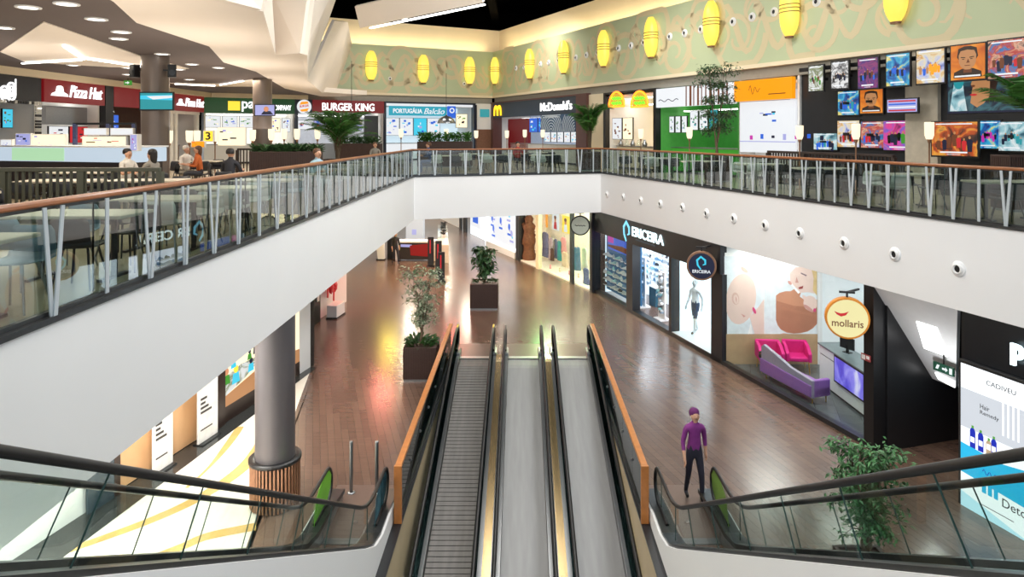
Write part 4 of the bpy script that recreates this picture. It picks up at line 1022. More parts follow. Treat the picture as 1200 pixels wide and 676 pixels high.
for i, (a, w_) in enumerate(((724.5, 'first'), (751.5, 'second'))):
    c = RU.u(a); zc = RU.z(a, 125); t = thing('neon_sign', 'orange neon arch with green script, '+w_+' from the brown burger frame', 'neon sign', RU.pt(c, .1, zc), RU.th)
    m = MB(); pts = [(.62*math.cos(PI-k*PI/16), 0, .68*math.sin(k*PI/16)) for k in range(17)]; m.tube(pts+[pts[0]], .05, 6); m.build('arch_tube', glow('orange_neon', (255, 130, 30), 3.2), t)
    m = MB()
    for r in range(2): m.tube([(-.36+.72*k/10, -.01, .16+.19*r+.06*math.sin(k*2.3+r)+.03*r) for k in range(11)], .04, 5)
    m.build('script_tube', glow('green_neon', (90, 220, 40), 2.6), t)
    m = MB(); m.slab([(-.6, 0)]+[(.58*math.cos(PI-k*PI/10), .64*math.sin(k*PI/10)) for k in range(11)], .03, .06); m.build('back_plate', glow('yellow_plate', (240, 190, 60), .7), t)
menu_row(RU, RU.u(716), RU.u(741), 2, E-.25, E+.75, .05, 110, [WH, CRM], [CRM, BRN], '%s white menu panel under the orange neon arches', 'pasta counter menus')
counter(RU, RU.u(713), RU.u(767), .5, 'cream counter under the orange neon arches', M_cream)
rng = random.Random(5)
for i in range(5):
    c = RU.u(733+i*7); o = MB().lathe([(.0, 0), (.1, 0), (.12, .12), (.07, .2), (.05, .3), (0, .3)]).build('jug', [M_steel, M_glassE][i % 2], None, RU.pt(c, .25, U+1.1)); tag(o, '%s steel or glass jug along the counter under the neon arches' % nth(i+1), 'jug', 'jugs on the pasta counter')
lit_panel(RU, RU.u(714), RU.u(766), 1.2, E+1.4, 'long lamp inside the cream pasta shop')
m = MB(); m.box(RU.u(768), RU.u(771), -.12, .3, U, H1); m.box(RU.u(709), RU.u(711.5), -.1, .3, U, H1); m.box(RU.u(709), RU.u(771), -.1, .3, H1-.08, H1); struct('trim_pasta_frame', m, [M_black], RU.pt(0), RU.th)
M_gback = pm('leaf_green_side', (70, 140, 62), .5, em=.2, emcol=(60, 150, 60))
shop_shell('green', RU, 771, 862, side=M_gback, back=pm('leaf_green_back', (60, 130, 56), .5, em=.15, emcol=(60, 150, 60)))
t, w, h, lx = sign('shop_sign', RU, 771, 862, E+1.12, H1-.05, .1, gw, 'white lit sign with brown upright stripes over the green counter')
m = MB(); rng = random.Random(8)
for i in range(11): a = w*(.42+.05*i); m.box(a, a+rng.uniform(.04, .12), -.01, 0, .0, h, 0)
m.build('stripes', gbr, t)
m = MB(); m.strip([(w*.04+w*.28*k/12, h*.35+.05*math.sin(k*1.3)) for k in range(13)], .03, -.004, 0); m.build('script_lettering', gd, t)
menu_row(RU, RU.u(777), RU.u(799), 3, E+.05, E+.75, .3, 120, [WH, WH, WH], [DBL, LAV, GRN], '%s menu sheet on the green wall', 'menu sheets on the green wall')
menu_row(RU, RU.u(801), RU.u(835), 3, E+.15, E+.95, .3, 126, [WH, WH, TEA], [GRN, DBL, TEA], '%s white menu screen beside the menu sheets of the green counter', 'menu screens over the green counter')
counter(RU, RU.u(774), RU.u(860), .6, 'bright green counter under the striped white sign', gg)
lit_panel(RU, RU.u(775), RU.u(858), 1.2, E+1.0, 'long lamp inside the green shop')
shop_shell('orange', RU, 863, 932, pm('pale_glow_back', (236, 240, 246), .5, em=.3, emcol=(236, 242, 255)))  # brightness of this back wall is emission, not light received
t, w, h, lx = sign('shop_sign', RU, 863, 931, E+1.18, H1-.05, .12, glow('amber_sign', (255, 160, 6), .95), 'plain amber lit sign next to the cinema wall')
m = MB(); m.strip([(w*.28+w*.2*k/16, h*.5+.2*math.sin(k*.9)*(1-k/20)) for k in range(17)], .018, -.004, 0); m.build('script_lettering', gbr, t)
m = MB(); m.box(w*.62, w*.9, -.012, 0, .18, .21); m.build('small_lettering', gbr, t)
m = MB(); a, b = RU.u(866), RU.u(931); m.box(a, b, .05, .12, U+1.0, E+1.15, WH)
art_menu(m, a+.9, a+2.0, E+.35, E+.85, .045, 131, WH, [LAV, BLU, MAG, DBL, CYN], 8)
for i in range(7): m.box(a+.5+i*.5, a+.62+i*.5, .03, .05, E-.2+.03*(i % 3), E-.05+.05*(i % 2), [MAG, BLU, DBL, LAV][i % 4])
m.box(a, b, .03, .05, E-.28, E-.25, LAV); o = m.build('lit_display', PAL, None, RU.pt(0), RU.th); tag(o, 'big white lit display panel under the amber sign', 'display panel')
counter(RU, a, b, .8, 'white counter under the amber sign', M_white)
# cinema: dark wall, pale pier, poster wall and hung screens
m = MB(); m.box(RU.u(932), RU.u(1062), .25, .5, U, H1+.5, 0); m.box(RU.u(1088), RU.L, .25, .5, U, H1+.5, 0); struct('wall_cinema_dark', m, [M_dark], RU.pt(0), RU.th)
m = MB(); m.box(RU.u(1058), RU.u(1096), .1, .5, U, H1+.5, 0); struct('column_cinema_pier', m, [pm('greige_pier', (186, 176, 158), .6)], RU.pt(0), RU.th)
grp = 'hung cinema screens'
scr = [(956, 92, 15, 32, ('f', P_MEA, [GRN, BRN, DBL]), 'white poster with a small green group'), (984, 88, 17, 34, ('f', P_INK, [DBL, BLK]), 'white poster with black and white shapes'),
       (1017, 86, 19, 38, ('f', P_VIO, [DBL, BLU, BRN]), 'violet poster with a crowd of shapes'), (1052, 82, 21, 40, ('f', P_AZU, [DBL, BLU, TEA]), 'blue poster with a yellow streak'),
       (1090, 78, 24, 42, ('f', P_LIL, [TAN, ORA, BLU]), 'pale lilac poster with golden shapes'), (1134, 73, 28, 44, ('p', P_AMB, TAN, HAI), 'orange poster with one large face'),
       (1180, 69, 30, 48, ('f', P_HER, [RED, BRN, DBL, BLU]), 'blue and red poster of small figures')]
def mk(a, seed):
    if a[0] == 'f': return lambda m, x0, x1, z0, z1, y: art_figures(m, x0, x1, z0, z1, y, seed, a[1], a[2])
    return lambda m, x0, x1, z0, z1, y: art_face(m, x0, x1, z0, z1, y, a[1], a[2], a[3])
for i, (px, py, ww, hh, a, lb) in enumerate(scr):
    s = RU.d(px)/FOC; screen(RU, px, py, ww*s*1.45, hh*s*.98, .55, mk(a, 200+i), 'upper-row hung cinema screen showing '+('an ' if lb[0] in 'ao' else 'a ')+lb, group=grp)
m = MB(); m.box(RU.u(945), RU.u(1240), -.34, -.26, E+2.0, E+2.12); o = m.build('screen_rail', M_black, None, RU.pt(0), RU.th); tag(o, 'black rail that the upper row of cinema screens hangs from', 'rail')
low = [(994, 121, 21, 31, ('f', P_AZU, [TEA, BLU, DBL]), 'blue poster, under the two white posters'), (1021, 119, 22, 31, ('p', P_AMB, TAN, HAI), 'orange face, under the violet poster'),
       (994, 157, 22, 34, ('f', P_LIL, [RED, BRN, DBL]), 'pale poster, bottom row next to the post lamp'), (1022, 158, 22, 34, ('f', P_HER, [MAG, RED, DBL, BLU]), 'deep blue poster, bottom row'),
       (1054, 159, 30, 38, ('f', P_ROS, [DBL, BLK, GRN]), 'dark magenta poster with green bars'), (967, 166, 24, 22, ('f', P_TEA, [BLU, DBL, TEA]), 'icy blue poster low beside the dark wall')]
for i, (px, py, ww, hh, a, lb) in enumerate(low):
    s = RU.d(px)/FOC; screen(RU, px, py, ww*s*1.45, hh*s, -.18, mk(a, 230+i), 'wall cinema screen showing '+('an ' if lb[0] in 'ao' or lb[:2] == 'ic' else 'a ')+lb, group='wall cinema screens')
s = RU.d(1056)/FOC
screen(RU, 1057, 124, 30*s*1.3, 18*s, .35, lambda m, x0, x1, z0, z1, y: ([m.slab([(x0, z0), (x1, z0), (x1, z1), (x0, z1)], y, y+.004, LAV)]+[m.slab([(x0+.04, z1-.07-k*.085), (x1-.04, z1-.07-k*.085), (x1-.04, z1-.03-k*.085), (x0+.04, z1-.03-k*.085)], y-.004, y-.001, [RED, BLU, WH][k % 3]) for k in range(4)]), 'small landscape timetable screen on the pale cinema pier')
# big film poster with a large face in shade
t = thing('wall_poster', 'very wide dark poster with a large cropped face and a small pale blue figure', 'poster', RU.pt(RU.u(1105), -.2, RU.z(1105, 133)), RU.th)
w = RU.u(1205)-RU.u(1105); h = 1.35
m = MB(); m.box(0, w, 0, .05, 0, h); m.build('board', gd, t)
m = MB(); m.slab([(.02, .05), (w-.02, .05), (w-.02, h-.03), (.02, h-.03)], -.003, 0, P_NIG)
m.slab([(w*.29, .26), (w*.37, .14), (w*.45, .24), (w*.52, .42), (w*.53, h-.04), (w*.35, h-.04), (w*.325, .92), (w*.295, .74), (w*.32, .68), (w*.305, .5)], -.006, -.0035, TAN)
m.slab([(w*.47, .26), (w*.56, .3), (w*.62, .8), (w*.6, h-.04), (w*.5, h-.04), (w*.53, .9), (w*.52, .42)], -.008, -.0065, HAI)
m.disc(w*.33, .47, .09, .028, -.008, RED, 12); m.disc(w*.325, .7, .05, .03, -.008, BRN, 8)
m.slab([(w*.03, .06), (w*.25, .06), (w*.21, .55), (w*.19, .95), (w*.1, .98), (w*.06, .5)], -.006, -.0035, P_TEA); m.disc(w*.145, .82, .13, .19, -.008, TEA, 14); m.disc(w*.14, .98, .17, .1, -.011, DBL, 12)
m.build('picture', PAL, t)
s = 16.2/FOC
for px, py, ww, hh, a, lb in ((1118, 163, 40, 42, ('f', P_FLA, [BRN, RED, DBL]), 'free-standing poster board with orange flames beside the pale cinema pier'),
                              (1137, 158, 13, 34, ('f', P_ROS, [LAV, RED]), 'narrow pink poster behind the orange flame board'),
                              (1158, 158, 22, 36, ('f', P_AZU, [MAG, DBL]), 'blue poster screen with rosy figures under the wide dark poster'),
                              (1186, 160, 24, 38, ('f', P_TEA, [TEA, DBL]), 'pale blue poster screen behind the large palm')):
    sc_ = RU.d(px)/FOC; screen(RU, px, py, ww*sc_*1.35, hh*sc_, .5 if ww == 40 else -.1, mk(a, 260+px), lb)
# ---------------------------------------------------------------- lanterns and air nozzles on the band
def lantern(fr, px, py, hpx, label, proto=[]):
    u = fr.u(px); z = fr.z(px, py); H = 1.72
    if not proto:
        t = thing('wall_lantern', label, 'wall lantern', fr.pt(u, .0, z), fr.th, 'yellow lanterns on the patterned wall')
        pr = []
        for k in range(15):
            a = -1+2*k/14; pr.append((.36*(1-abs(a)**3.2*.62), a*H/2))
        m = MB(); m.lathe([(r*.98, zz) for r, zz in pr], (0, -.2, 0), 20, 0, .72); sh_ = m.build('shade', M_lant, t)
        m = MB()
        for zz in (-.06, .06, .18): m.lathe([(.365, zz-.012), (.372, zz), (.365, zz+.012)], (0, -.2, 0), 20, 0, .73)
        m.build('bands', pm('dark_lantern_band', (110, 84, 30), .5), sh_)
        m = MB(); m.lathe([(.15, -H/2-.05), (.17, -H/2+.01)], (0, -.2, 0), 16, 0, .7); m.box(-.06, .06, -.2, 0, -.1, .1); m.build('holder', M_bronze, t)
        proto.append(t)
    else: dup(proto[0], fr.pt(u, 0, z), fr.th, label, 'yellow lanterns on the patterned wall')
M_lant = glow('yellow_lantern_shade', (255, 224, 92), 1.15, .06, 3)
for i, (px, py) in enumerate(((434, 77), (495, 81), (549, 83))): lantern(FF, px, py, 0, 'tall yellow wall lantern over the burger counters, %s from the white ceiling folds' % nth(i+1))
for i, (px, py) in enumerate(((583, 83), (624, 75), (664, 67), (711, 57), (767, 44), (838, 28), (930, 13), (1055, -9))): lantern(RU, px, py, 0, 'tall yellow wall lantern on the long patterned wall, %s from the inner corner' % nth(i+1))
NOZ = []
def nozzle(fr, px, py, label, group, r):
    u = fr.u(px); z = fr.z(px, py)
    if not NOZ:
        t = thing('air_nozzle', label, 'air nozzle', fr.pt(u, .0, z), fr.th, group)
        MB().ylathe([(.145, 0), (.145, -.012), (.12, -.022), (.1, -.024)]).build('flange', M_white, t)
        bl_ = MB().ylathe([(.1, -.02), (.095, -.05), (.08, -.062), (.07, -.058), (.06, -.02)]).build('bell', M_soffit, t)
        MB().ylathe([(.066, -.03), (0, -.028)]).build('throat', M_black, bl_); NOZ.append(t)
        t.scale = (r, r, r)
    else: dup(NOZ[0], fr.pt(u, 0, z), fr.th, label, group, r)
fas = [(711.5, 228), (730.5, 231), (751, 235), (774, 239), (800, 243), (828, 250), (860, 256), (896.5, 264), (937.5, 273.5), (989.5, 285), (1049, 298), (1123.5, 315)]
for i, (px, py) in enumerate(fas): nozzle(RL, px, py, 'round air nozzle on the white balcony front, %s from the inner corner' % nth(i+1), 'air nozzles on the white balcony front', 1.05)
# upper row
top = [(605, 80), (614.5, 79), (633.5, 75), (643, 73.5), (654.5, 71), (675, 67.5), (687.5, 64.5), (700.5, 62), (725, 56.5), (739.5, 53.5), (754.5, 50), (785, 43), (802.5, 39), (821.5, 34.5), (859, 25.5), (881.5, 20), (907.5, 14), (957, 2), (990, -6)]
for i, (px, py) in enumerate(top): nozzle(RU, px, py, 'round air nozzle between the lanterns on the patterned wall, %s from the inner corner' % nth(i+1), 'air nozzles on the patterned wall', 1.15)
for i, (px, py) in enumerate(((457, 47), (544, 53))): nozzle(FF, px, py+45, 'round air nozzle over the burger counters, %s from the ceiling folds' % nth(i+1), 'air nozzles over the burger counters', .8)
# ---------------------------------------------------------------- round columns with screens
def column_obj(name, x, y, r, z0, z1, mat): m = MB(); m.lathe([(r, z0), (r, z1)], (0, 0, 0), 40); return struct(name, m, [mat], (x, y, 0))
M_col = pm('brown_grey_column', (112, 100, 92), .35, .25, var=.04, scale=2); M_coll = pm('grey_metal_column', (98, 94, 96), .36, .3, var=.03, scale=2)
c1 = (P(182, 157, 19.2).x, 19.2); c2 = (P(307.5, 157, 27.0).x, 27.0)
column_obj('column_food_court', c1[0], c1[1], .36, U, ZC, M_col); column_obj('column_food_court_far', c2[0], c2[1], .36, U, ZC, M_col)
def tv(x, y, px0, px1, py0, py1, art, label, face=0.0):
    d = y-.42; a, b = P(px0, py1, d), P(px1, py0, d); w, h = b.x-a.x, b.z-a.z
    t = thing('television', label, 'television', ((a.x+b.x)/2, d, a.z), 0)
    m = MB(); m.box(-w/2, w/2, 0, .06, 0, h); m.build('frame', M_black, t, bevel=.008)
    m = MB(); art(m, -w/2+.035, w/2-.035, .035, h-.035, -.003); m.build('picture', PAL, t)
    m = MB(); m.box(-.08, .08, .05, .2, h*.4, h*.6); m.build('bracket', M_black, t)
def art_sea(m, x0, x1, z0, z1, y):
    m.slab([(x0, z0), (x1, z0), (x1, z1), (x0, z1)], y, y+.003, TEA)
    h = z1-z0; m.slab([(x0, z0+h*.62), (x1, z0+h*.55), (x1, z0+h*.9), (x0, z0+h*.85)], y-.003, y-.001, CYN); m.slab([(x0+.4*(x1-x0), z0+h*.6), (x1, z0+h*.7), (x1, z0+h*.85), (x0+.2*(x1-x0), z0+h*.8)], y-.006, y-.004, WH)
def art_news(m, x0, x1, z0, z1, y):
    w, h = x1-x0, z1-z0; m.slab([(x0, z0), (x1, z0), (x1, z1), (x0, z1)], y, y+.003, LAV)
    m.slab([(x0+w*.3, z0+.05*h), (x0+w*.95, z0+.05*h), (x0+w*.8, z0+h*.4), (x0+w*.45, z0+h*.4)], y-.004, y-.002, DBL); m.disc(x0+w*.58, z0+h*.6, w*.13, h*.26, y-.005, SKN, 14)
tv(*c1, 163, 203.5, 107.5, 129.5, art_sea, 'television with a turquoise sea picture on the nearer round column')
tv(*c2, 298, 322.5, 122, 136, art_news, 'television showing a person in a suit on the further round column')
for i, (dx, w) in enumerate(((-1, 'on the side of the ceiling star'), (1, 'on the side away from the ceiling star'))):
    t = thing('loudspeaker', 'black loudspeaker on the nearer round column, '+w, 'loudspeaker', (c1[0]+dx*.52, c1[1]-.1, ZC-.62), dx*.5)
    m = MB(); m.box(-.11, .11, -.1, .1, 0, .36); m.build('cabinet', M_black, t, bevel=.02)
    m = MB(); m.ylathe([(.08, 0), (.06, .01), (.0, .03)], (0, -.112, .13), 16); m.build('cone', M_dsteel, t)
    m = MB(); m.bar((-dx*.3, .05, .2), (0, .05, .2), .04); m.build('bracket', M_black, t)
# lower column with its slatted bronze foot
lc = (-4.63, 12.84); column_obj('column_lower', lc[0], lc[1], .36, 0, SOF, M_coll)
t = thing('column_cladding', 'bronze slatted drum round the foot of the grey lower column', 'column base', (lc[0], lc[1], 0))
MB().lathe([(.40, 0), (.40, .86)], (0, 0, 0), 40).build('core', M_black, t)
m = MB()
for k in range(40):
    a = 2*PI*k/40; c, s = math.cos(a), math.sin(a); m.bar((c*.43, s*.43, .02), (c*.43, s*.43, .84), .035, .045)
m.build('slats', M_bronze, t)
MB().lathe([(.37, .84), (.475, .84), (.475, .9), (.37, .9)], (0, 0, 0), 40).build('cap_ring', M_black, t)
# ---------------------------------------------------------------- tables and chairs
def mk_table():
    t = thing('cafe_table', '', 'table', (0, 0, 0))
    m = MB(); m.box(-.7, .7, -.36, .36, .71, .75); m.build('tabletop', M_top, t, bevel=.012)
    for s in (-1, 1):
        m = MB(); m.lathe([(.035, .03), (.035, .71)], (s*.42, 0, 0), 12); m.box(s*.42-.03, s*.42+.03, -.28, .28, 0, .03); m.build('pedestal', M_black, t)
    return t
def mk_chair(shell):
    t = thing('cafe_chair', '', 'chair', (0, 0, 0))
    n = 9; vs = []; prof = [(-.22, .47), (-.1, .45), (.08, .44), (.19, .455), (.235, .51), (.25, .60), (.265, .71), (.27, .765)]
    for y, z in prof:
        for k in range(n):
            q = -1+2*k/(n-1); back = max(0, (z-.46)/.30); wd = .225-.03*back-(0 if y > -.2 else .03)
            if z > .75: wd *= .86
            vs.append((q*wd, y-.05*back*q*q+(.02*q*q if back == 0 else 0), z+.025*q*q*(1-back)))
    fs = [(i*n+k, i*n+k+1, (i+1)*n+k+1, (i+1)*n+k) for i in range(4) for k in range(n-1)]
    m = MB(); m.add(vs, fs, 0, True); o = m.build('seat', shell, t); s = o.modifiers.new('thick', 'SOLIDIFY'); s.thickness = .014
    fs = [(i*n+k, i*n+k+1, (i+1)*n+k+1, (i+1)*n+k) for i in range(4, len(prof)-1) for k in range(n-1)]
    m = MB(); m.add(vs, fs, 0, True); o = m.build('backrest', shell, t); s = o.modifiers.new('thick', 'SOLIDIFY'); s.thickness = .014
    for sx in (-1, 1):
        for sy in (-1, 1):
            m = MB(); m.tube([(sx*.12, sy*.1, .445), (sx*.2, sy*.2+.01, .0)], [.014, .01], 8); m.build('leg', M_steel if shell is not M_shelld else M_black, t)
    return t
TBL = []; CHS = {}
def table(x, y, rz, label, group):
    if not TBL: t = mk_table(); TBL.append(t); t.location = (x, y, U); t.rotation_euler = (0, 0, rz); t['label'] = label; t['group'] = group; return t
    return dup(TBL[0], (x, y, U), rz, label, group)
def chair(x, y, rz, shell, label, group):
    if shell not in CHS:
        t = mk_chair(shell); CHS[shell] = t; t.location = (x, y, U); t.rotation_euler = (0, 0, rz); t['label'] = label; t['group'] = group; return t
    return dup(CHS[shell], (x, y, U), rz, label, group)
rng = random.Random(2)
def set_of(x, y, rz, wh, grp, shells, skip=(), names=('near void corner', 'near inner corner', 'far void corner', 'far inner corner')):
    table(x, y, rz, 'pale cafe table, '+wh, grp+' tables')
    for i, (sx, sy) in enumerate(((.36, -1), (-.36, -1), (.36, 1), (-.36, 1))):
        if i in skip: continue
        dx, dy = sx+rng.uniform(-.06, .06), sy*(.44+rng.uniform(0, .12)); c, s = math.cos(rz), math.sin(rz)
        sh = shells[i % len(shells)]; nm = {M_shell: 'pale', M_shellb: 'grey-blue', M_shelld: 'dark'}[sh]
        chair(x+dx*c-dy*s, y+dx*s+dy*c, rz+(PI if sy < 0 else 0)+rng.uniform(-.2, .2), sh, '%s shell chair, %s of the table %s' % (nm, names[i], wh), grp+' chairs')
for k, y in enumerate([5.9, 7.85, 9.75, 11.65, 13.55, 15.45, 17.7, 20.2, 22.4, 24.4]):
    sh = [[M_shellb, M_shelld], [M_shelld, M_shellb], [M_shell, M_shelld], [M_shell, M_shelld]][k % 4] if k else [M_shellb, M_shellb, M_shellb, M_shelld]
    set_of(-5.1, y, 0, '%s along the long glass railing' % nth(k+1), 'long railing', sh, (1, 2, 3) if k == 5 else ())
for k, (x, y) in enumerate([(-8.9, 10.4), (-9.0, 13.35), (-7.4, 13.5), (-10.6, 16.3), (-6.9, 19.0-.8), (-10.9, 23.0), (-11.9, 13.4), (-12.6, 20.4)]):
    if k == 4: continue
    set_of(x, y, .1, '%s of the inner row, long side' % nth(k+1), 'second row', [M_shelld, M_shelld])
xs = [(9.35, 13.1), (8.75, 15.6), (8.0, 18.2), (7.25, 20.8), (6.05, 22.9), (5.3, 26.0), (4.7, 28.4)]
for k, (x, y) in enumerate(xs): set_of(x, y, -.06, '%s along the cinema-side railing' % nth(k+1), 'cinema railing', [M_shelld, M_shell] if k % 2 else [M_shelld, M_shelld], (2, 3) if k == 4 else (), ('near inner corner', 'near void corner', 'far inner corner', 'far void corner'))
for k, (x, y) in enumerate([(-3.2, 28.9), (-1.2, 29.4), (1.05, 29.7), (-2.2, 31.6), (-.1, 32.2), (1.0, 34.0)]):
    set_of(x, y, .1, '%s past the far glass railing' % nth(k+1), 'far railing', [M_shelld, M_shell], (), ('near second corner', 'near first corner', 'far second corner', 'far first corner'))
for (x, y, rz), l in zip(SEATS, ('diner in the white T-shirt', 'dark-haired diner in grey', 'white-haired diner', 'diner in orange', 'dark-topped diner seen from behind', 'diner in the pale blue shirt', 'person in navy denim', 'person in the red top', 'person in grey by the shrub box')):
    chair(x-.04*math.sin(rz)*-1, y+.04*math.cos(rz), rz, M_shelld, 'dark shell chair under the '+l, 'occupied chairs')
# ---------------------------------------------------------------- slatted dividers
def divider(a, b, h, label, mat, slat=.12, tall=None):
    fr = Fr(a, b); t = thing('slatted_divider', label, 'divider', fr.pt(0, 0, U), fr.th)
    m = MB(); m.box(0, fr.L, -.05, .05, h-.07, h); m.build('top_rail', mat, t, bevel=.01)
    m = MB(); m.box(0, fr.L, -.03, .03, .08, .14); m.build('bottom_rail', mat, t)
    n = int(fr.L/slat); m = MB()
    for i in range(1, n): m.box(i*fr.L/n-.018, i*fr.L/n+.018, -.018, .018, .14, h-.07)
    m.build('slats', mat, t)
    k = max(1, round(fr.L/1.5))
    for i in range(k+1):
        m = MB(); m.box(i*fr.L/k-.05, i*fr.L/k+.05, -.05, .05, 0, h-.07); m.build('post', mat, t)
M_div = pm('olive_grey_divider', (74, 76, 64), .5, var=.08); M_divb = pm('dark_brown_divider', (52, 40, 36), .5, var=.1)
divider((-13.2, 12.0), (-6.35, 12.0), 1.06, 'olive grey slatted divider between the two rows of tables by the white counter', M_div)
divider((9.55, 17.5), (7.95, 22.0), 1.12, 'dark slatted divider behind the tables of the cinema-side railing', M_divb)
divider((-10.9, 26.2), (-8.1, 26.2), 1.1, 'dark slatted divider behind the dark-topped diner', M_divb)
# ---------------------------------------------------------------- small post lamps
LP = []
def postlamp(px, d, py, label):
    p = P(px, py, d); H = p.z-U
    if not LP:
        t = thing('post_lamp', label, 'lamp', (p.x, p.y, U), 0, 'small post lamps of the food court')
        MB().lathe([(.11, 0), (.11, .02), (.02, .03), (.02, 1.45), (.04, 1.5), (.05, 1.56)]).build('post', M_bronze, t)
        MB().lathe([(.07, 1.56), (.105, 1.66), (.112, 1.95), (.108, 2.0), (0, 2.0)], n=16).build('shade', M_shade, t)
        LP.append(t); t.scale = (1, 1, H/2)
    else: c = dup(LP[0], (p.x, p.y, U), 0, label, 'small post lamps of the food court'); c.scale = (1, 1, H/2)
M_shade = glow('cream_lamp_shade', (255, 240, 208), 1.15, .02)
for px, d, py, l in ((198, 20.6, 153, 'at the edge of the nearer round column'), (222, 22, 153, 'first of two close together past the nearer column'), (231, 23.4, 153, 'second of two close together past the nearer column'), (252, 24, 153, 'in front of the yellow poster'),
                     (296, 24, 152, 'against the further round column'), (318, 24, 151, 'just past the further round column'), (333, 27, 151, 'under the white menu boards beside the burger emblem'), (348, 26, 151, 'under the round burger emblem'), (372, 27, 151, 'under the red burger sign'),
                     (470, 33, 151, 'under the turquoise sign'), (523, 35, 151, 'right under the steel dome lamp'), (558, 36, 153, 'at the cream corner wall'), (594, 37, 153, 'in front of the red panel'), (615, 37, 152, 'before the blue order screens'), (636, 36, 152, 'under the striped arches'),
                     (751, 28, 151, 'under the second neon arch'), (808, 25, 149, 'in front of the green counter'), (937, 20.4, 147, 'at the edge of the dark cinema wall'), (1003, 18.5, 145, 'before the lower cinema posters'), (1089, 16.9, 143, 'on the pale cinema pier, the largest one')):
    postlamp(px, d, py, 'small cream post lamp '+l)
# dome pendants
for px, py, d, l in ((523, 141, 36, 'over the shrub box by the turquoise counter'), (412, 141, 30, 'over the palm below the burger sign')):
    p = P(px, py, d); t = thing('pendant_lamp', 'steel dome pendant lamp '+l, 'lamp', p)
    MB().lathe([(.48, -.16), (.47, -.08), (.38, .08), (.22, .19), (.06, .24), (.03, .3)], (0, 0, 0), 24).build('dome', M_steel, t)
    MB().lathe([(.44, -.14), (0, -.14)], (0, 0, 0), 20).build('diffuser', M_lamp, t)
    m = MB(); m.tube([(0, 0, .3), (0, 0, E+3.2-p.z)], .012, 6); m.build('cable', M_black, t)
# ---------------------------------------------------------------- island counter and its light boxes
fr = Fr((-14.8, 18.9), (-9.9, 17.5)); t = thing('island_counter', 'white lit island counter with a dark base by the pizza restaurant', 'counter', fr.pt(0, 0, U), fr.th)
m = MB(); m.box(0, fr.L, 0, .9, 0, .92); m.build('base', M_divb, t)
m = MB(); m.box(-.05, fr.L+.05, -.12, 1.0, .92, 1.3); m.build('lit_fascia', glow('ice_white_fascia', (206, 224, 240), .8), t, bevel=.02)
m = MB(); m.box(-.08, fr.L+.08, -.15, 1.03, 1.3, 1.34); m.build('worktop', M_white, t)
m = MB(); m.box(1.1, 2.9, -.14, -.12, .94, 1.28); m.build('green_panel', glow('mint_panel', (190, 236, 190), .8), t)
def lightbox(px0, px1, py0, py1, d, label, seed, bg, cols, thick=.12):
    a, b = P(px0, py1, d), P(px1, py0, d); t = thing('light_box', label, 'light box', (a.x, d, a.z))
    w, h = b.x-a.x, b.z-a.z
    m = MB(); m.box(0, w, 0, thick, 0, h); m.build('case', M_soffit, t, bevel=.01)
    m = MB(); art_menu(m, .02, w-.02, .02, h-.02, -.008, seed, bg, cols, 6); m.build('picture', PAL, t); return t
lightbox(98, 125, 150, 158.5, 18.9, 'white light box over the island counter, nearer the black shop', 300, WH, [WH])
lightbox(129, 156, 150, 158.5, 18.9, 'white light box over the island counter, nearer the column', 301, WH, [WH])
lightbox(96, 148, 159.5, 171.5, 19.0, 'pale menu panel with red script below the two light boxes', 302, CRM, [RED, BRN, LAV])
lightbox(37, 77, 157, 173, 19.2, 'cream panel standing on the island counter', 303, CRM, [CRM, LAV])
lightbox(0, 14, 163, 176, 18.7, 'small white box at the end of the island counter near the frame edge', 304, WH, [LAV])
lightbox(18, 36, 156, 174, 19.3, 'blue and white striped panel at the island counter', 305, LAV, [DBL, WH, BLU, DBL])
for i, px in enumerate((88, 127, 157)):
    p = P(px, 145, 19.2); m = MB(); m.bar((0, 0, 0), (0, 0, p.z-U), .09); o = m.build('post', pm('blue_grey_post', (66, 76, 116), .4), None, (p.x, p.y, U)); tag(o, 'blue-grey post holding the light boxes over the island counter, %s from the black shop' % nth(i+1), 'post')
m = MB(); a, b = P(86, 145, 19.2), P(159, 145, 19.2); m.bar(a, b, .06); o = m.build('beam', M_black); tag(o, 'thin black beam across the tops of the blue-grey posts', 'beam')
lightbox(152, 161, 157, 177, 17.2, 'tall violet and white light box beside the nearer round column', 306, LAV, [MAG, WH], .2)
t = lightbox(238, 250, 153, 166, 22.6, 'yellow price board with a black numeral between the post lamps', 307, YEL, [YEL])
m = MB(); m.text('3', .09, .06, .16, .26, -.012, 0, .01, .02); m.build('numeral', M_black, t)
lightbox(255, 288, 149, 171, 23.5, 'wide pale menu panel in front of the sandwich shop', 308, CRM, [WH, LAV, DBL])
lightbox(224, 240, 165, 173, 21.5, 'orange sign panel over the diner in orange', 309, ORA, [RED, ORA])
# green emergency exit signs
for px, py, d, l in ((150, 97, 27, 'under the ceiling before the second red sign'), (250, 95, 30, 'on the ceiling before the green sandwich sign')):
    p = P(px, py, d); t = thing('exit_sign', 'small green emergency exit sign '+l, 'exit sign', p); m = MB(); m.box(-.14, .14, -.04, .04, -.09, .09); m.build('case', gg, t)
    m = MB(); m.slab([(-.09, -.02), (.0, -.02), (.0, -.06), (.09, 0), (0, .06), (0, .02), (-.09, .02)], -.046, -.041); m.build('arrow', gw, t)
    m = MB(); m.box(-.01, .01, -.01, .01, .09, ZC-p.z); m.build('rod', M_black, t)
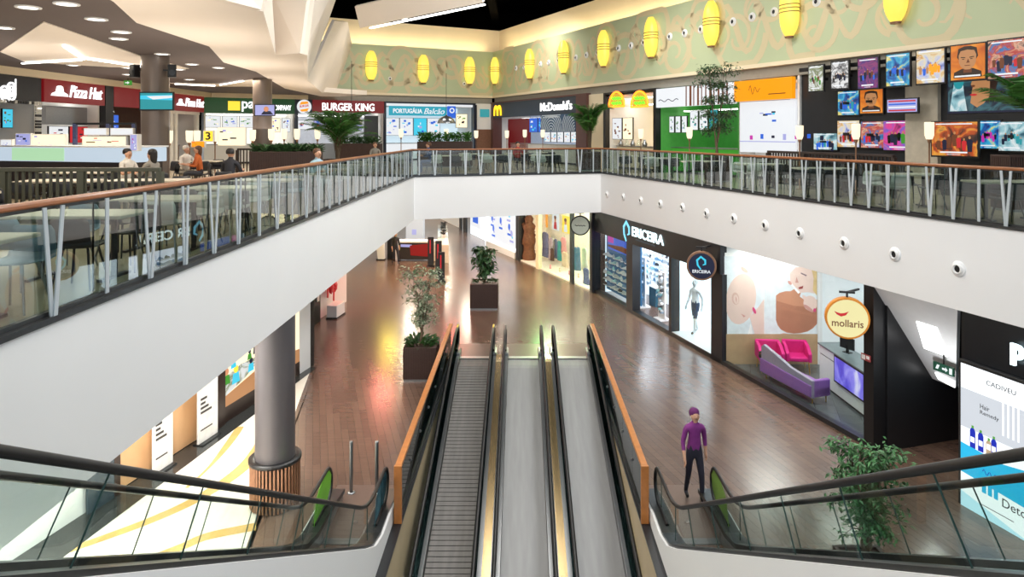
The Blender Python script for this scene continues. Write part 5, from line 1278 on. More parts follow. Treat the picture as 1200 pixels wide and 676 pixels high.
# ---------------------------------------------------------------- surf shop with the black front
def flat(fr, px, py): return (fr.u(px), fr.z(px, py))
zh = 2.71
uE0, uE1 = RL.u(695), RL.u(845)
M_glowwall = pm('glowing_white_wall', (240, 243, 246), .5, em=1.0, emcol=(226, 242, 255), var=.02)  # walls glow by themselves to brighten the shops and the floor reflections
m = MB()
m.box(uE0-.05, uE0+.18, .02, .5, 0, zh, 0)
for a, b in ((733.5, 740.5), (783, 786), (832.5, 845.5)): m.box(RL.u(a), RL.u(b), .02, .35, 0, zh, 0)
m.box(uE0, uE1, .02, .3, 0, .14, 1); struct('wall_surf_front', m, [M_dark, M_dsteel], RL.pt(0), RL.th)
t = thing('shop_sign', 'long black shop fascia with white lit capitals and a pale blue ring emblem', 'shop sign', RL.pt(uE0, .03, zh), RL.th)
w = uE1-uE0; lx = lambda px: RL.u(px)-uE0
m = MB(); m.box(-.05, w, 0, .45, 0, SOF-zh); m.build('sign_board', M_dark, t, bevel=.008)
M_let2 = glow('ice_lit_letters', (222, 250, 255), 2.4, .01); M_emb = glow('ice_blue_emblem', (130, 216, 248), 1.2, .02)
m = MB(); m.text('ERICEIRA', lx(742), .33, lx(779)-lx(742), .36, -.005, 0, .025, .012); m.build('lettering', M_let2, t)
m = MB(); m.slab([(lx(746), .2), (lx(769), .2), (lx(769), .25), (lx(746), .25)], -.02, -.005); m.build('small_lettering', pm('dim_blue_letters', (70, 90, 104), .5), t)
def hook(m, cx, cz, s, y, mi=0):
    """an open hexagonal ring with a tail"""
    pts = [(cx-.1*s, cz-1.15*s), (cx-.62*s, cz-.45*s), (cx-.72*s, cz+.35*s), (cx-.1*s, cz+.95*s), (cx+.6*s, cz+.4*s), (cx+.62*s, cz-.25*s), (cx+.2*s, cz-.42*s)]
    m.strip(pts, [.2*s, .3*s, .34*s, .34*s, .34*s, .3*s, .12*s], y, mi, .02)
m = MB(); hook(m, lx(735.5), .46, .36, -.005); m.build('emblem', M_emb, t)
def pane(fr, u0, u1, z0, z1, label, off_=-.08, mat=M_shopglass):
    m = MB(); m.box(0, u1-u0, -.006, .006, 0, z1-z0); o = m.build('window_pane', mat, None, fr.pt(u0, off_, z0), fr.th); tag(o, label, 'shop window'); return o
pane(RL, RL.u(700)+.02, RL.u(733.5), .14, zh, 'glass pane of the blue-lit shoe window, first on the black surf shop front')
pane(RL, RL.u(786), RL.u(832.5), .14, zh, 'glass pane in front of the white mannequin')
# inner walls
m = MB(); m.box(uE0, uE1-.3, 3.9, 4.0, 0, SOF, 0); m.box(uE0-.02, uE0+.06, .4, 4, 0, SOF, 0)
m.box(RL.u(784)-.05, RL.u(784)+.02, .35, 1.6, 0, SOF, 0); m.box(RL.u(784), RL.u(845), 1.55, 1.62, 0, SOF, 0); struct('wall_surf_inside', m, [M_glowwall], RL.pt(0), RL.th)
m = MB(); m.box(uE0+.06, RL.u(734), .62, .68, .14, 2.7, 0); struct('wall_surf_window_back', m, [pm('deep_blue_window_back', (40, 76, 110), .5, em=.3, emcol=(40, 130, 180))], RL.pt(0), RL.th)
t = thing('wall_poster', 'bright blue wave picture at the top of the first surf shop window', 'poster', RL.pt(uE0+.35, -.56, 1.95), RL.th)
m = MB(); w_ = RL.u(733)-uE0-.4; m.box(0, w_, 0, .03, 0, .75, BLU); m.slab([(0, .1), (w_, 0.02), (w_, .2), (w_*.5, .3), (0, .18)], -.006, 0, BRN); m.slab([(.2, .66), (w_, .55), (w_, .68), (.2, .72)], -.006, 0, WH); m.slab([(0, .3), (w_*.2, .3), (w_*.2, .75), (0, .75)], -.008, 0, MAG); m.build('picture', PAL, t)
# shoes: one shoe, then copies on the shelves
SH = []
SHM = [pm('shoe_white', (232, 236, 240), .5), pm('shoe_black', (50, 54, 62), .5), pm('shoe_blue', (96, 140, 176), .5), pm('shoe_grey', (176, 184, 190), .5), pm('shoe_white_b', (214, 224, 232), .5), pm('shoe_aqua', (150, 206, 214), .5)]
def mk_shoe(mat):
    t = thing('shoe', '', 'shoe', (0, 0, 0))
    m = MB(); prof = [(-.14, .035), (-.1, .04), (0, .045), (.09, .042), (.13, .03), (.145, .005)]
    m.slab([(-.14, 0), (.14, 0), (.15, .015), (.14, .03), (-.14, .03)], -.042, .042); m.build('sole', SHM[0], t, bevel=.008)
    vs = []; S = [(-.14, .036, .10), (-.10, .04, .125), (-.05, .042, .12), (0, .044, .095), (.06, .045, .07), (.11, .04, .055), (.143, .018, .036)]
    for x, wd, h in S:
        for k in range(7):
            a = PI*k/6; vs.append((x, wd*math.cos(a), .028+(h-.028)*math.sin(a)))
    m = MB(); m.add(vs, [(i*7+k, (i+1)*7+k, (i+1)*7+k+1, i*7+k+1) for i in range(6) for k in range(6)]+[[k for k in range(7)]], 0, True); m.build('upper', mat, t)
    return t
def shoes(fr, u0, u1, out, zs_, n, where, grp, seed):
    rng = random.Random(seed)
    for r, z in enumerate(zs_):
        m = MB(); m.box(0, u1-u0, 0, .16, -.02, 0); o = m.build('shelf', M_shopglass if grp.startswith('window') else M_white, None, fr.pt(u0, out, z), fr.th); tag(o, 'thin display shelf of the '+where+', '+nth(r+1)+' from below', 'shelf', 'shelves '+where)
        for i in range(n):
            k = rng.randrange(6)
            while len(SH) <= 5: SH.append(None)
            loc = fr.pt(u0+(i+.5)*(u1-u0)/n, out-.08, z); rz = fr.th+rng.choice([.35, -.35, PI-.35, PI+.4])
            lab = 'small shoe, %s along the %s shelf from below, %s' % (nth(i+1), nth(r+1), where)
            if SH[k] is None: SH[k] = mk_shoe(SHM[k]); o = SH[k]; o.location = loc; o.rotation_euler = (0, 0, rz); o['label'] = lab; o['group'] = 'shoes '+where; o.scale = (1.25,)*3
            else: dup(SH[k], loc, rz, lab, 'shoes '+where, 1.25)
shoes(RL, RL.pu(706, -.4), RL.pu(733, -.4), -.42, [.35+.26*k for k in range(6)], 6, 'surf shop window', 'window', 1)
m = MB(); m.box(RL.pu(736, -2.1), RL.pu(792, -2.1), 2.1, 2.2, 0, 2.6); struct('wall_surf_shelves', m, [M_glowwall], RL.pt(0), RL.th)
shoes(RL, RL.pu(737, -1.9), RL.pu(786, -1.9), -1.92, [.5+.23*k for k in range(7)], 11, 'surf shop wall', 'wall', 2)
# garment stands in the doorway
def rack(fr, px, out, z0, z1, w_, label, seed, n, mats):
    u = fr.pu(px, -out); t = thing('display_stand', label, 'display stand', fr.pt(u, -out, 0), fr.th); rng = random.Random(seed)
    m = MB(); m.box(-w_/2, w_/2, 0, .06, 0, z1); m.box(-w_/2, w_/2, -.2, .25, 0, .06); m.build('panel', M_white, t)
    m = MB()
    for i in range(n):
        x = rng.uniform(-w_/2+.09, w_/2-.09); z = rng.uniform(z0, z1-.12); m.lathe([(.07, 0), (.078, .03), (.06, .07), (.03, .09), (0, .1)], (x, -.07, z), 8, rng.randrange(len(mats)))
    m.build('goods', mats, t)
rack(RL, 752.5, .9, .35, 2.0, .5, 'narrow white stand of small goods just inside the black shop, nearer the shoe window', 4, 34, SHM)
rack(RL, 775, .7, .25, 1.8, .5, 'narrow white stand of small goods just inside the black shop, nearer the mannequin', 6, 34, SHM)
u = RL.pu(764, -1.35); t = thing('shop_counter', 'dark teal counter inside the black surf shop, between the two stands', 'counter', RL.pt(u, -1.35, 0), RL.th)
m = MB(); m.box(-.25, .3, 0, .4, 0, .75); m.build('body', pm('teal_counter', (36, 84, 104), .4), t); m = MB(); m.box(-.28, .33, -.03, .43, .75, .79); m.build('top', M_white, t)
# mannequin: white, striding, in T-shirt and dark shorts
M_mann = pm('mannequin_white', (216, 218, 220), .35, var=.02)
mq = person('mannequin', 'white mannequin in a white T-shirt and dark blue patterned shorts behind the window', RL.pt(RL.pu(815, -.75), -.75, .15), RL.th+.25, 'walk', pm('white_tee', (236, 236, 240), .7), pm('blue_shorts', (44, 66, 100), .7, var=.4, scale=30), M_mann, M_mann, pm('brown_sandal', (70, 60, 52), .6))
mq['category'] = 'mannequin'
bd = [o for o in mq.children if o.name.startswith('body')][0]
for p in bd.data.polygons:
    if p.material_index == 1 and p.center.z < .52: p.material_index = 2
mq.scale = (1.06,)*3
m = MB(); m.box(RL.u(786), RL.u(832), .05, 1.55, 0, .15); struct('floor_window_stage', m, [M_white], RL.pt(0), RL.th)
t = thing('wall_poster', 'pale white display board with grey-blue shapes, high behind the mannequin', 'poster', RL.pt(RL.pu(788, -1.5), -1.5, 2.3), RL.th)
m = MB(); art_menu(m, .1, 1.6, .05, .5, 0, 15, WH, [LAV, DBL, TEA], 8); m.build('picture', PAL, t)
# round blade signs
PAL.append(glow('pale_yellow_face', (244, 234, 172), .85))
def blade(fr, px, py, r, label, art, rim=M_black, edge=None, out=.45):
    q = Fr(fr.pt(0, out)[:2], fr.pt(fr.L, out)[:2]); u = q.u(px); p = q.pt(u, 0, q.z(px, py))
    th = math.atan2(p.x, p.y)*-.35+fr.th*.12
    t = thing('round_sign', label, 'round sign', p, th)
    MB().ylathe([(r, -.09), (r*1.03, -.09), (r*1.03, .09), (r, .09)], (0, 0, 0), 36).build('rim', edge or rim, t)
    m = MB(); m.ylathe([(r*.995, -.082), (r*.995, .082)], (0, 0, 0), 36); m.build('face', rim, t)
    m = MB(); art(m, r); m.build('picture', PAL, t)
    m = MB(); m.box(-.02, .02, -.03, .03, r*.98, r+.12); m.box(-.16, .16, -.03, .03, r+.1, r+.14); m.bar((0, 0, r+.12), (.3, out*.9, r+.12), .04); m.build('bracket', M_black, t)
    return t
def a_surf(m, r):
    m.disc(0, 0, r*.9, r*.9, -.094, DBL, 28, .002); hook(m, 0, r*.25, r*.42, -.097, CYN); m.text('ERICEIRA', -r*.62, -r*.5, r*1.24, r*.22, -.097, WH, .006, .02)
def a_moll(m, r):
    m.disc(0, 0, r*.94, r*.94, -.094, len(PAL)-1, 32, .002); m.text('mollaris', -r*.72, -r*.42, r*1.44, r*.36, -.098, BRN, .006, .01)
    m.slab([(-r*.62, r*.34), (-r*.5, r*.18), (-r*.3, r*.08), (-r*.08, r*.16), (r*.06, r*.36), (-r*.14, r*.27), (-r*.32, r*.24), (-r*.48, r*.28)], -.1, -.0945, RED)
blade(RL, 822, 311, .43, 'round dark sign with a blue hook emblem on the black surf shop', a_surf, M_black, M_bronze)
blade(RL, 992.5, 372, .44, 'round cream sign with a red smile emblem and brown lettering, on the dental shop', a_moll, M_black, pm('orange_rim', (224, 140, 36), .4))
blade(CL, 680, 264, .42, 'round pale green-grey sign at the clothes shop', lambda m, r: (m.disc(0, 0, r*.9, r*.9, -.094, 0, 28, .002), m.strip([(-r*.55+r*1.1*k/14, .05*r*math.sin(k*1.7)) for k in range(15)], r*.07, -.098, BLK, .003)))
for o in bpy.data.objects:
    if o.name.startswith('round_sign') and o['label'].startswith('round pale'):
        for c in o.children:
            if c.name.startswith('picture'):
                c.data.materials[0] = pm('pale_sage_face', (176, 182, 168), .5, em=.25, emcol=(180, 190, 175))
# ---------------------------------------------------------------- dental shop: posters, pink armchairs, lilac sofa, reception
uM0, uM1 = RL.u(846), RL.u(1015)
m = MB(); m.box(uM0, uM1, .02, .2, 0, .12, 0); m.box(RL.u(1013), RL.u(1024.5), -.02, .5, 0, SOF, 1); struct('trim_dental_front', m, [M_dsteel, M_black], RL.pt(0), RL.th)
mids = [846, 901, 957, 1013]
for i in range(3): pane(RL, RL.u(mids[i])+.01, RL.u(mids[i+1])-.01, .12, SOF, 'tall frameless glass pane of the dental shop, %s from the black surf shop' % nth(i+1))
yw = 20.62; PW = Fr((5.9, yw), (9.6, yw))
pp = lambda px, py: (PW.u(px), PW.z(px, py))
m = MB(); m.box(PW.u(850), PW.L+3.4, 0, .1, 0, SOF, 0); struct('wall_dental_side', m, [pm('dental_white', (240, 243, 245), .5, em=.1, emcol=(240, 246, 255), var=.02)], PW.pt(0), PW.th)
m = MB(); m.box(PW.u(846), PW.u(958), -.03, 0, 0, PW.z(900, 391)); struct('trim_dental_wainscot', m, [pm('pale_oak_panel', (196, 164, 128), .5, var=.12, scale=2)], PW.pt(0), PW.th)
m = MB(); m.box(PW.u(957.5), PW.u(962.5), -.06, .02, 0, SOF); struct('column_dental_trim', m, [M_white], PW.pt(0), PW.th)
g_ = RL.pt(uM0, -.2); h_ = RL.pt(uM1, -.2); k_ = RL.pt(uM1, -5.6)
m = MB(); m.prism([(g_.x, g_.y), (h_.x, h_.y), (k_.x, k_.y), (13.5, yw), (6.0, yw)], .0, .012); struct('floor_dental', m, [M_greyfloor])
m = MB(); m.box(RL.u(860), uM1+.4, 4.6, 4.7, 0, SOF, 0); struct('wall_dental_back', m, [M_glowwall], RL.pt(0), RL.th)
skin1 = pm('poster_pale_skin', (236, 208, 198), .5, em=.06, emcol=(236, 208, 198), var=.05, scale=2); skin2 = pm('poster_tan_skin', (206, 146, 116), .5, em=.05, emcol=(206, 146, 116), var=.08, scale=2)
pale = pm('poster_pale_blue', (226, 234, 240), .5, em=.08, emcol=(226, 234, 240)); mauve = pm('poster_mauve', (128, 104, 112), .5, em=.1, emcol=(128, 104, 112)); blond = pm('poster_blond', (226, 196, 140), .5, em=.05, emcol=(226, 196, 140))
rose = pm('poster_rose', (206, 70, 120), .5, em=.3, emcol=(206, 70, 120)); lipc = pm('poster_lip', (150, 62, 62), .5, em=.2, emcol=(150, 62, 62)); pwhite = pm('poster_white', (248, 248, 248), .5, em=.1, emcol=(248, 248, 248)); rosy = pm('poster_rosy', (214, 160, 150), .5, em=.05, emcol=(214, 160, 150))
PM = [pale, skin1, skin2, mauve, blond, rose, lipc, pwhite, rosy, pm('poster_blush', (226, 188, 176), .5, var=.04), pm('poster_deep_tan', (188, 128, 102), .5, var=.08, scale=2)]
def ell(m, px, py, rx, ry, y, mi, rot=0, n=22):
    c = pp(px, py); s = yw/FOC; m.disc(c[0], c[1], rx*s, ry*s, y, mi, n, .002, rot=rot)
def pol(m, pts, y, mi): m.slab([pp(*p) for p in pts], y-.002, y, mi)
def poster(px0, px1, py0, py1, label, art):
    t = thing('wall_poster', label, 'poster', PW.pt(0, 0, 0), PW.th); m = MB(); m.slab([pp(px0, py1), pp(px1, py1), pp(px1, py0), pp(px0, py0)], -.02, 0, 7); art(m); m.build('picture', PM, t)
def baby(m):
    pol(m, [(847, 300), (895, 300), (895, 391), (847, 391)], -.021, 0)
    ell(m, 868, 350, 17.5, 30, -.024, 1, -.15); ell(m, 861.5, 349.5, 4.3, 7.3, -.03, 9, .12); ell(m, 862, 350.5, 2.9, 5.4, -.033, 1, .12); pol(m, [(861.5, 346), (863, 350), (862.6, 355), (861.8, 351)], -.036, 8)
    ell(m, 872, 316, 5, 2.2, -.027, 9, -.7); pol(m, [(847, 318), (851, 324), (850, 338), (847, 346)], -.027, 3)
    pol(m, [(878, 371), (888, 360), (895, 350), (895, 391), (884, 391)], -.027, 1); pol(m, [(868, 367), (873.5, 370), (871, 371.5)], -.03, 8)
    ell(m, 883.5, 363.5, 1.6, 4.2, -.032, 5, .4); pol(m, [(876, 391), (879, 378), (882, 391)], -.034, 7)
poster(847, 895, 296, 391, 'wall poster of a sleeping baby with a rosy ear over the pink armchairs', baby)
def lady(m):
    pol(m, [(896, 305), (957, 318), (957, 391), (896, 391)], -.021, 0)
    pol(m, [(909, 346), (913, 343), (920, 341), (927, 341), (934, 345), (942, 351), (950, 352), (957, 351), (957, 379), (952, 384.5), (946, 388), (938, 390), (930, 390.6), (922, 389.5), (915, 386), (911, 381), (909, 375)], -.024, 2); pol(m, [(909, 352), (930, 358), (957, 360), (957, 379), (946, 388), (930, 390.6), (915, 386), (909, 375)], -.0255, 10); pol(m, [(926, 341), (931, 338), (938, 343), (936, 350)], -.0262, 2)
    pol(m, [(932, 313), (948, 312), (956.5, 322), (956.5, 344), (946, 342), (936, 343), (926, 333), (925, 320)], -.027, 1)
    pol(m, [(950, 313), (956.8, 318), (956.8, 346), (952, 340), (953, 326)], -.03, 4)
    pol(m, [(935, 336.5), (941, 334.5), (940, 338), (936, 338.5)], -.03, 6); pol(m, [(938, 319), (945, 322), (944, 323.5), (938, 320.5)], -.03, 3); pol(m, [(933, 324), (935.5, 331), (931.5, 331)], -.03, 8)
    pol(m, [(923, 330), (925, 329), (937, 342), (935, 344)], -.033, 7); ell(m, 925, 331, 3, 1.6, -.036, 8, -.8)
    ell(m, 949, 355, 8, 9, -.033, 1, .3); ell(m, 944, 351, 2.2, 7, -.036, 1, .6); ell(m, 947, 361, 2, 7, -.036, 8, .9); ell(m, 954, 363, 1.6, 2.2, -.038, 5)
    pol(m, [(913, 391), (932, 391), (924, 391.0), (918, 390)], -.03, 8)
poster(896, 957, 303, 391, 'wall poster of a fair-haired woman with a toothbrush and her hand at her chin', lady)
m = MB(); a, b = pp(958, 395), pp(1, 1); t = thing('wall_lettering', 'pink cut-out lettering on the white wall behind the round dental sign', 'lettering', RL.pt(RL.u(962), -4.55, 2.55), RL.th)
m.text('mollaris', .6, 0, 2.4, .5, 0, 0, .03, .015); m.build('letters', glow('pink_letters', (214, 70, 140), .5), t)
# armchair
M_pink = pm('magenta_upholstery', (206, 20, 120), .7, var=.08, scale=30, em=0); M_gold = pm('golden_metal', (226, 180, 90), .3, .8)
def armchair(x, y, rz, label):
    t = thing('armchair', label, 'armchair', (x, y, .012), rz)
    m = MB(); m.box(-.26, .26, -.32, .24, .34, .46); m.build('seat', M_pink, t, bevel=.03)
    m = MB(); m.slab([(-.35, .34), (.35, .34), (.35, .82), (-.35, .82)], .22, .32); m.build('backrest', M_pink, t, bevel=.03)
    for s in (-1, 1):
        m = MB(); m.xslab([(-.34, .34), (.3, .34), (.3, .8), (-.05, .74), (-.34, .58)], s*.31-.05, s*.31+.05); m.build('armrest', M_pink, t, bevel=.02)
        for sy in (-.27, .24): m = MB(); m.tube([(s*.28, sy, .34), (s*.3, sy*1.08, 0)], [.018, .011], 8); m.build('leg', M_gold, t)
armchair(7.3, 20.08, -.1, 'magenta armchair under the baby poster, behind the lilac sofa'); armchair(8.08, 20.06, -.16, 'magenta armchair with golden legs, nearer the reception counter')
# sofa along the window, seen from its back
M_lil = pm('lilac_upholstery', (150, 100, 178), .7, var=.06, scale=30); M_greyp = pm('grey_lilac_shell', (160, 152, 172), .5)
q0, q1 = RL.pt(RL.u(876), -.45), RL.pt(RL.u(934), -.45)
fs = Fr(q0[:2], q1[:2]); t = thing('sofa', 'long lilac sofa along the shop window, its back to the passage', 'sofa', (q0.x, q0.y, .012), fs.th)
m = MB(); m.box(0, fs.L, .05, .58, .18, .44); m.build('seat', M_lil, t, bevel=.04)
m = MB(); m.slab([(0, .16), (fs.L, .16), (fs.L, .62), (fs.L*.6, .70), (fs.L*.3, .86), (.1, .98), (0, .9)], 0, .1); m.build('backrest', M_greyp, t, bevel=.02)
m = MB(); m.slab([(0, .2), (fs.L, .2), (fs.L, .50), (0, .58)], -.05, 0); m.build('back_cushion', M_lil, t, bevel=.02)
for x in (0.02, fs.L-.12): m = MB(); m.box(x, x+.12, .05, .58, .18, .62); m.build('armrest', M_lil, t, bevel=.03)
for x in (.1, fs.L-.1):
    for y in (.1, .52): m = MB(); m.tube([(x, y, .18), (x, y, 0)], .016, 8); m.build('leg', M_gold, t)
m = MB(); m.lathe([(.09, 0), (.14, .08), (.12, .2), (0, .24)], n=12); o = m.build('handbag', M_black, None, (q0.x+.15, q0.y+.25, .46)); tag(o, 'black bag at the far end of the lilac sofa', 'bag')
# reception
fr_ = Fr((8.30, 19.0), (8.42, 15.9)); t = thing('reception_counter', 'white reception counter with a dark groove in the dental shop', 'counter', fr_.pt(0, 0, .012), fr_.th)
m = MB()
for i in range(3): m.box(i*fr_.L/3+.006, (i+1)*fr_.L/3-.006, 0, .55, .06, .84)
m.build('front_panel', M_white, t); m = MB(); m.box(0, fr_.L, -.01, .55, .88, 1.1); m.build('upper_panel', M_white, t); m = MB(); m.box(.01, fr_.L-.01, .02, .53, .0, .9); m.build('groove', M_black, t); m = MB(); m.box(-.03, fr_.L, -.05, .6, 1.1, 1.14); m.build('worktop', pm('grey_worktop', (92, 104, 108), .3), t, bevel=.01)
t = thing('display_screen', 'violet screen mounted on the front of the white reception counter', 'screen', fr_.pt(.95, .02, .42), fr_.th)
m = MB(); m.box(0, 1.5, -.06, 0, 0, .72); m.build('frame', M_black, t, bevel=.008); m = MB(); m.box(.05, 1.45, -.066, -.06, .05, .67, 0); m.build('picture', [picmat('picture_violet_glow', [(70, 50, 180), (96, 84, 220), (150, 140, 245), (225, 220, 255)], 1.3, 1.0)], t)
t = thing('monitor', 'small dark monitor standing on the reception counter', 'monitor', fr_.pt(.9, -.3, 1.152), fr_.th+.4); m = MB(); m.box(-.22, .22, 0, .03, .1, .4); m.build('panel', M_dsteel, t); m = MB(); m.box(-.03, .03, .0, .05, 0, .2); m.box(-.1, .1, -.05, .1, 0, .015); m.build('stand', M_black, t)
t = thing('notice', 'small red and white notice on the black mullion beside the dark passage', 'notice', RL.pt(RL.u(1012), .06, RL.z(1016, 418)), RL.th); m = MB(); m.box(0, .26, -.01, .01, -.07, .07, 1); m.box(.02, .12, -.014, -.01, -.05, .05, 0); m.box(.15, .24, -.014, -.01, -.02, .05, 0); m.build('plate', [M_white, pm('notice_red', (150, 60, 60), .5)], t)
# ---------------------------------------------------------------- dark passage with a sloping soffit
uP0, uP1 = RL.u(1024.5), RL.u(1122)
m = MB(); m.box(uP0-.02, uP0+.06, .3, 6, 0, SOF, 0); m.box(uP1, uP1+.12, .1, 6, 0, SOF, 0); m.box(uP0, uP1, 6, 6.1, 0, SOF, 0); struct('wall_passage', m, [pm('passage_black', (26, 26, 28), .35)], RL.pt(0), RL.th)
a, b = RL.pt(uP0, 0, SOF), RL.pt(uP1, 0, SOF); c, d = P(1120, 455, 14.8), P(1065, 432, 15.9)
m = MB(); m.solid([a, b, c, d], .1); struct('ceiling_passage_slope', m, [pm('grey_soffit', (206, 208, 210), .6, var=.02)])
A_, B_, C_, D_ = [Vector(q) for q in (a, b, c, d)]
def on(s, t_): return (A_*(1-s)+B_*s)*(1-t_)+(D_*(1-s)+C_*s)*t_
nrm = (B_-A_).cross(D_-A_).normalized(); nrm = nrm if nrm.dot(Vector((0, 0, E))-A_) > 0 else -nrm
def solve(px, py):
    bs = min(((P(px, py, 1)-Vector((0, 0, E))).normalized().cross(on(i/40, j/40)-Vector((0, 0, E))).length, i/40, j/40) for i in range(41) for j in range(41))
    return on(bs[1], bs[2])
m = MB(); m.solid([solve(1074, 377)+nrm*.02, solve(1098, 383)+nrm*.02, solve(1111, 418)+nrm*.02, solve(1084, 407)+nrm*.02], .02); o = m.build('ceiling_light', glow('soft_panel_lamp', (255, 255, 255), 2.2, .01)); tag(o, 'square white lamp panel in the sloping grey soffit of the dark passage', 'ceiling light')
m = MB(); m.solid([solve(1097, 436)+nrm*.04, solve(1120, 446)+nrm*.04, solve(1120, 453)+nrm*.04, solve(1101, 444)+nrm*.04], .02); o = m.build('ceiling_light', glow('soft_panel_lamp', (255, 255, 255), 2.2, .01)); tag(o, 'small white lamp below the exit sign in the dark passage', 'ceiling light')
p = P(1106, 432, 14.3); t = thing('exit_sign', 'dark green emergency sign hanging in the dark passage', 'exit sign', p, RL.th); m = MB(); m.box(-.24, .24, -.02, .02, -.09, .09); m.build('case', pm('deep_exit_green', (16, 54, 40), .4, em=.15, emcol=(10, 60, 40)), t)
m = MB(); m.slab([(-.18, -.04), (-.12, -.04), (-.08, .05), (-.14, .05)], -.026, -.021); m.slab([(-.02, -.02), (.06, -.02), (.06, -.05), (.11, 0), (.06, .05), (.06, .02), (-.02, .02)], -.026, -.021); m.box(.15, .21, -.026, -.021, -.06, .06); m.build('symbols', gw, t)
m = MB(); m.box(-.01, .01, -.01, .01, .09, .3); m.build('rod', M_black, t)
t = thing('wall_poster', 'dark teal poster with a pale curved shape deep in the dark passage', 'poster', RL.pt(uP1-.9, -2.2, .5), RL.th); m = MB(); m.box(0, .85, 0, .04, 0, 1.5, 0); m.ring(.75, 1.1, .3, .42, -.004, 1, 20); m.ring(.7, .5, .2, .24, -.004, 1, 16); m.build('board', [pm('dark_teal', (14, 66, 80), .4, em=.2, emcol=(14, 90, 110)), gt], t)
# ---------------------------------------------------------------- shop at the frame edge with the big light box
uS0 = uP1+.12; uS1 = RL.u(1122)+6.5
m = MB(); m.box(uS0, uS1, .02, .4, 0, SOF, 0); struct('wall_beauty_front', m, [pm('blue_black_front', (16, 20, 26), .35)], RL.pt(0), RL.th)
t = thing('wall_lettering', 'white lit letters on the blue-black shop front at the frame edge', 'lettering', RL.pt(RL.u(1189), .06, RL.z(1189, 429)), RL.th)
m = MB(); m.text('p', 0, .04, .24, .38, 0, 0, .05, .04); m.build('letters', M_let2, t)
u0 = RL.u(1131); W_ = 1.5; zt = RL.z(1131, 424); zb_ = RL.z(1131, 601)
t = thing('light_box', 'tall lit advert with blue bottles and a cyan band on the blue-black shop front', 'light box', RL.pt(u0, .1, zb_), RL.th); H_ = zt-zb_
m = MB(); m.box(-.06, W_+.06, 0, .1, -.06, H_+.06); m.build('frame', M_dsteel, t, bevel=.01)
AD = [glow('advert_white', (244, 249, 252), 1.25, .01), glow('advert_grey', (206, 212, 220), 1.0), glow('advert_cyan', (40, 180, 226), 1.1), glow('advert_ice', (190, 232, 246), 1.2), glow('advert_ink', (30, 44, 60), .2), glow('advert_blue', (30, 50, 190), .9), glow('advert_green', (90, 170, 70), .9), glow('advert_tan', (196, 170, 140), .9)]
fz = lambda py: RL.z(1131, py)-zb_
ax = lambda px: RL.u(px)-u0
m = MB(); m.slab([(0, 0), (W_, 0), (W_, H_), (0, H_)], -.006, 0, 0)
m.slab([(0, fz(497)), (W_, fz(497)), (W_, fz(452)), (0, fz(452))], -.008, -.0065, 1)
for i in range(4): m.box(ax(1180+6*i), ax(1182+6*i), -.0105, -.0085, fz(488), fz(448), 0)
m.slab([(0, fz(550)), (W_, fz(556)), (W_, fz(530)), (.9, fz(520)), (0, fz(516))], -.009, -.0065, 2); m.slab([(.35, fz(550)), (W_, fz(546)), (W_, fz(512)), (.6, fz(522))], -.011, -.0095, 2)
m.slab([(0, 0), (W_, 0), (W_, fz(592)), (0, fz(572))], -.008, -.0065, 3)
for i, (px, h_) in enumerate(((1142, .36), (1151.5, .34), (1161, .26), (1167, .33))):
    z0 = fz(517); c_ = 5 if i != 2 else 7; x = ax(px); b_ = ax(px+6.5)-x
    m.slab([(x, z0), (x+b_, z0), (x+b_, z0+h_*.86), (x+b_*.75, z0+h_), (x+b_*.25, z0+h_), (x, z0+h_*.86)], -.013, -.0105, c_); m.slab([(x+b_*.3, z0+h_), (x+b_*.7, z0+h_), (x+b_*.7, z0+h_+.05), (x+b_*.3, z0+h_+.05)], -.013, -.0105, 6); m.slab([(x+.015, z0+.1), (x+b_-.015, z0+.1), (x+b_-.015, z0+.2), (x+.015, z0+.2)], -.015, -.0135, 0)
m.build('picture', AD, t)
for nm_, mt_, tx, px, py, w_, h_, y_ in (('headline', AD[4], 'CADIVEU', 1161, 439, ax(1196)-ax(1161), .085, -.0085), ('product_name', AD[4], 'Hair', 1154, 468, ax(1165)-ax(1154), .085, -.0105), ('product_name', AD[4], 'Remedy', 1154, 475.5, ax(1176)-ax(1154), .09, -.0105), ('slogan', AD[4], 'Detox', 1180, 566, .55, .15, -.0105)):
    m = MB(); m.text(tx, ax(px), fz(py), w_, h_, y_, 0, .002, 0); m.build(nm_, mt_, t)
m = MB(); m.strip([(ax(1156)+.022*k, fz(576)) for k in range(28)], .012, -.0105, 0, .002); m.build('small_print', AD[4], t)
m = MB(); m.strip([(ax(1157)+.024*k, fz(538)+.045*math.sin(k*1.4)) for k in range(19)], .014, -.0125, 0, .002); m.build('script_lettering', AD[5], t)
m = MB()
for i in range(3): m.box(ax(1156+7*i), ax(1161+7*i), -.0105, -.0085, fz(562), fz(545), 0)
m.build('small_pictures', AD[2], t)
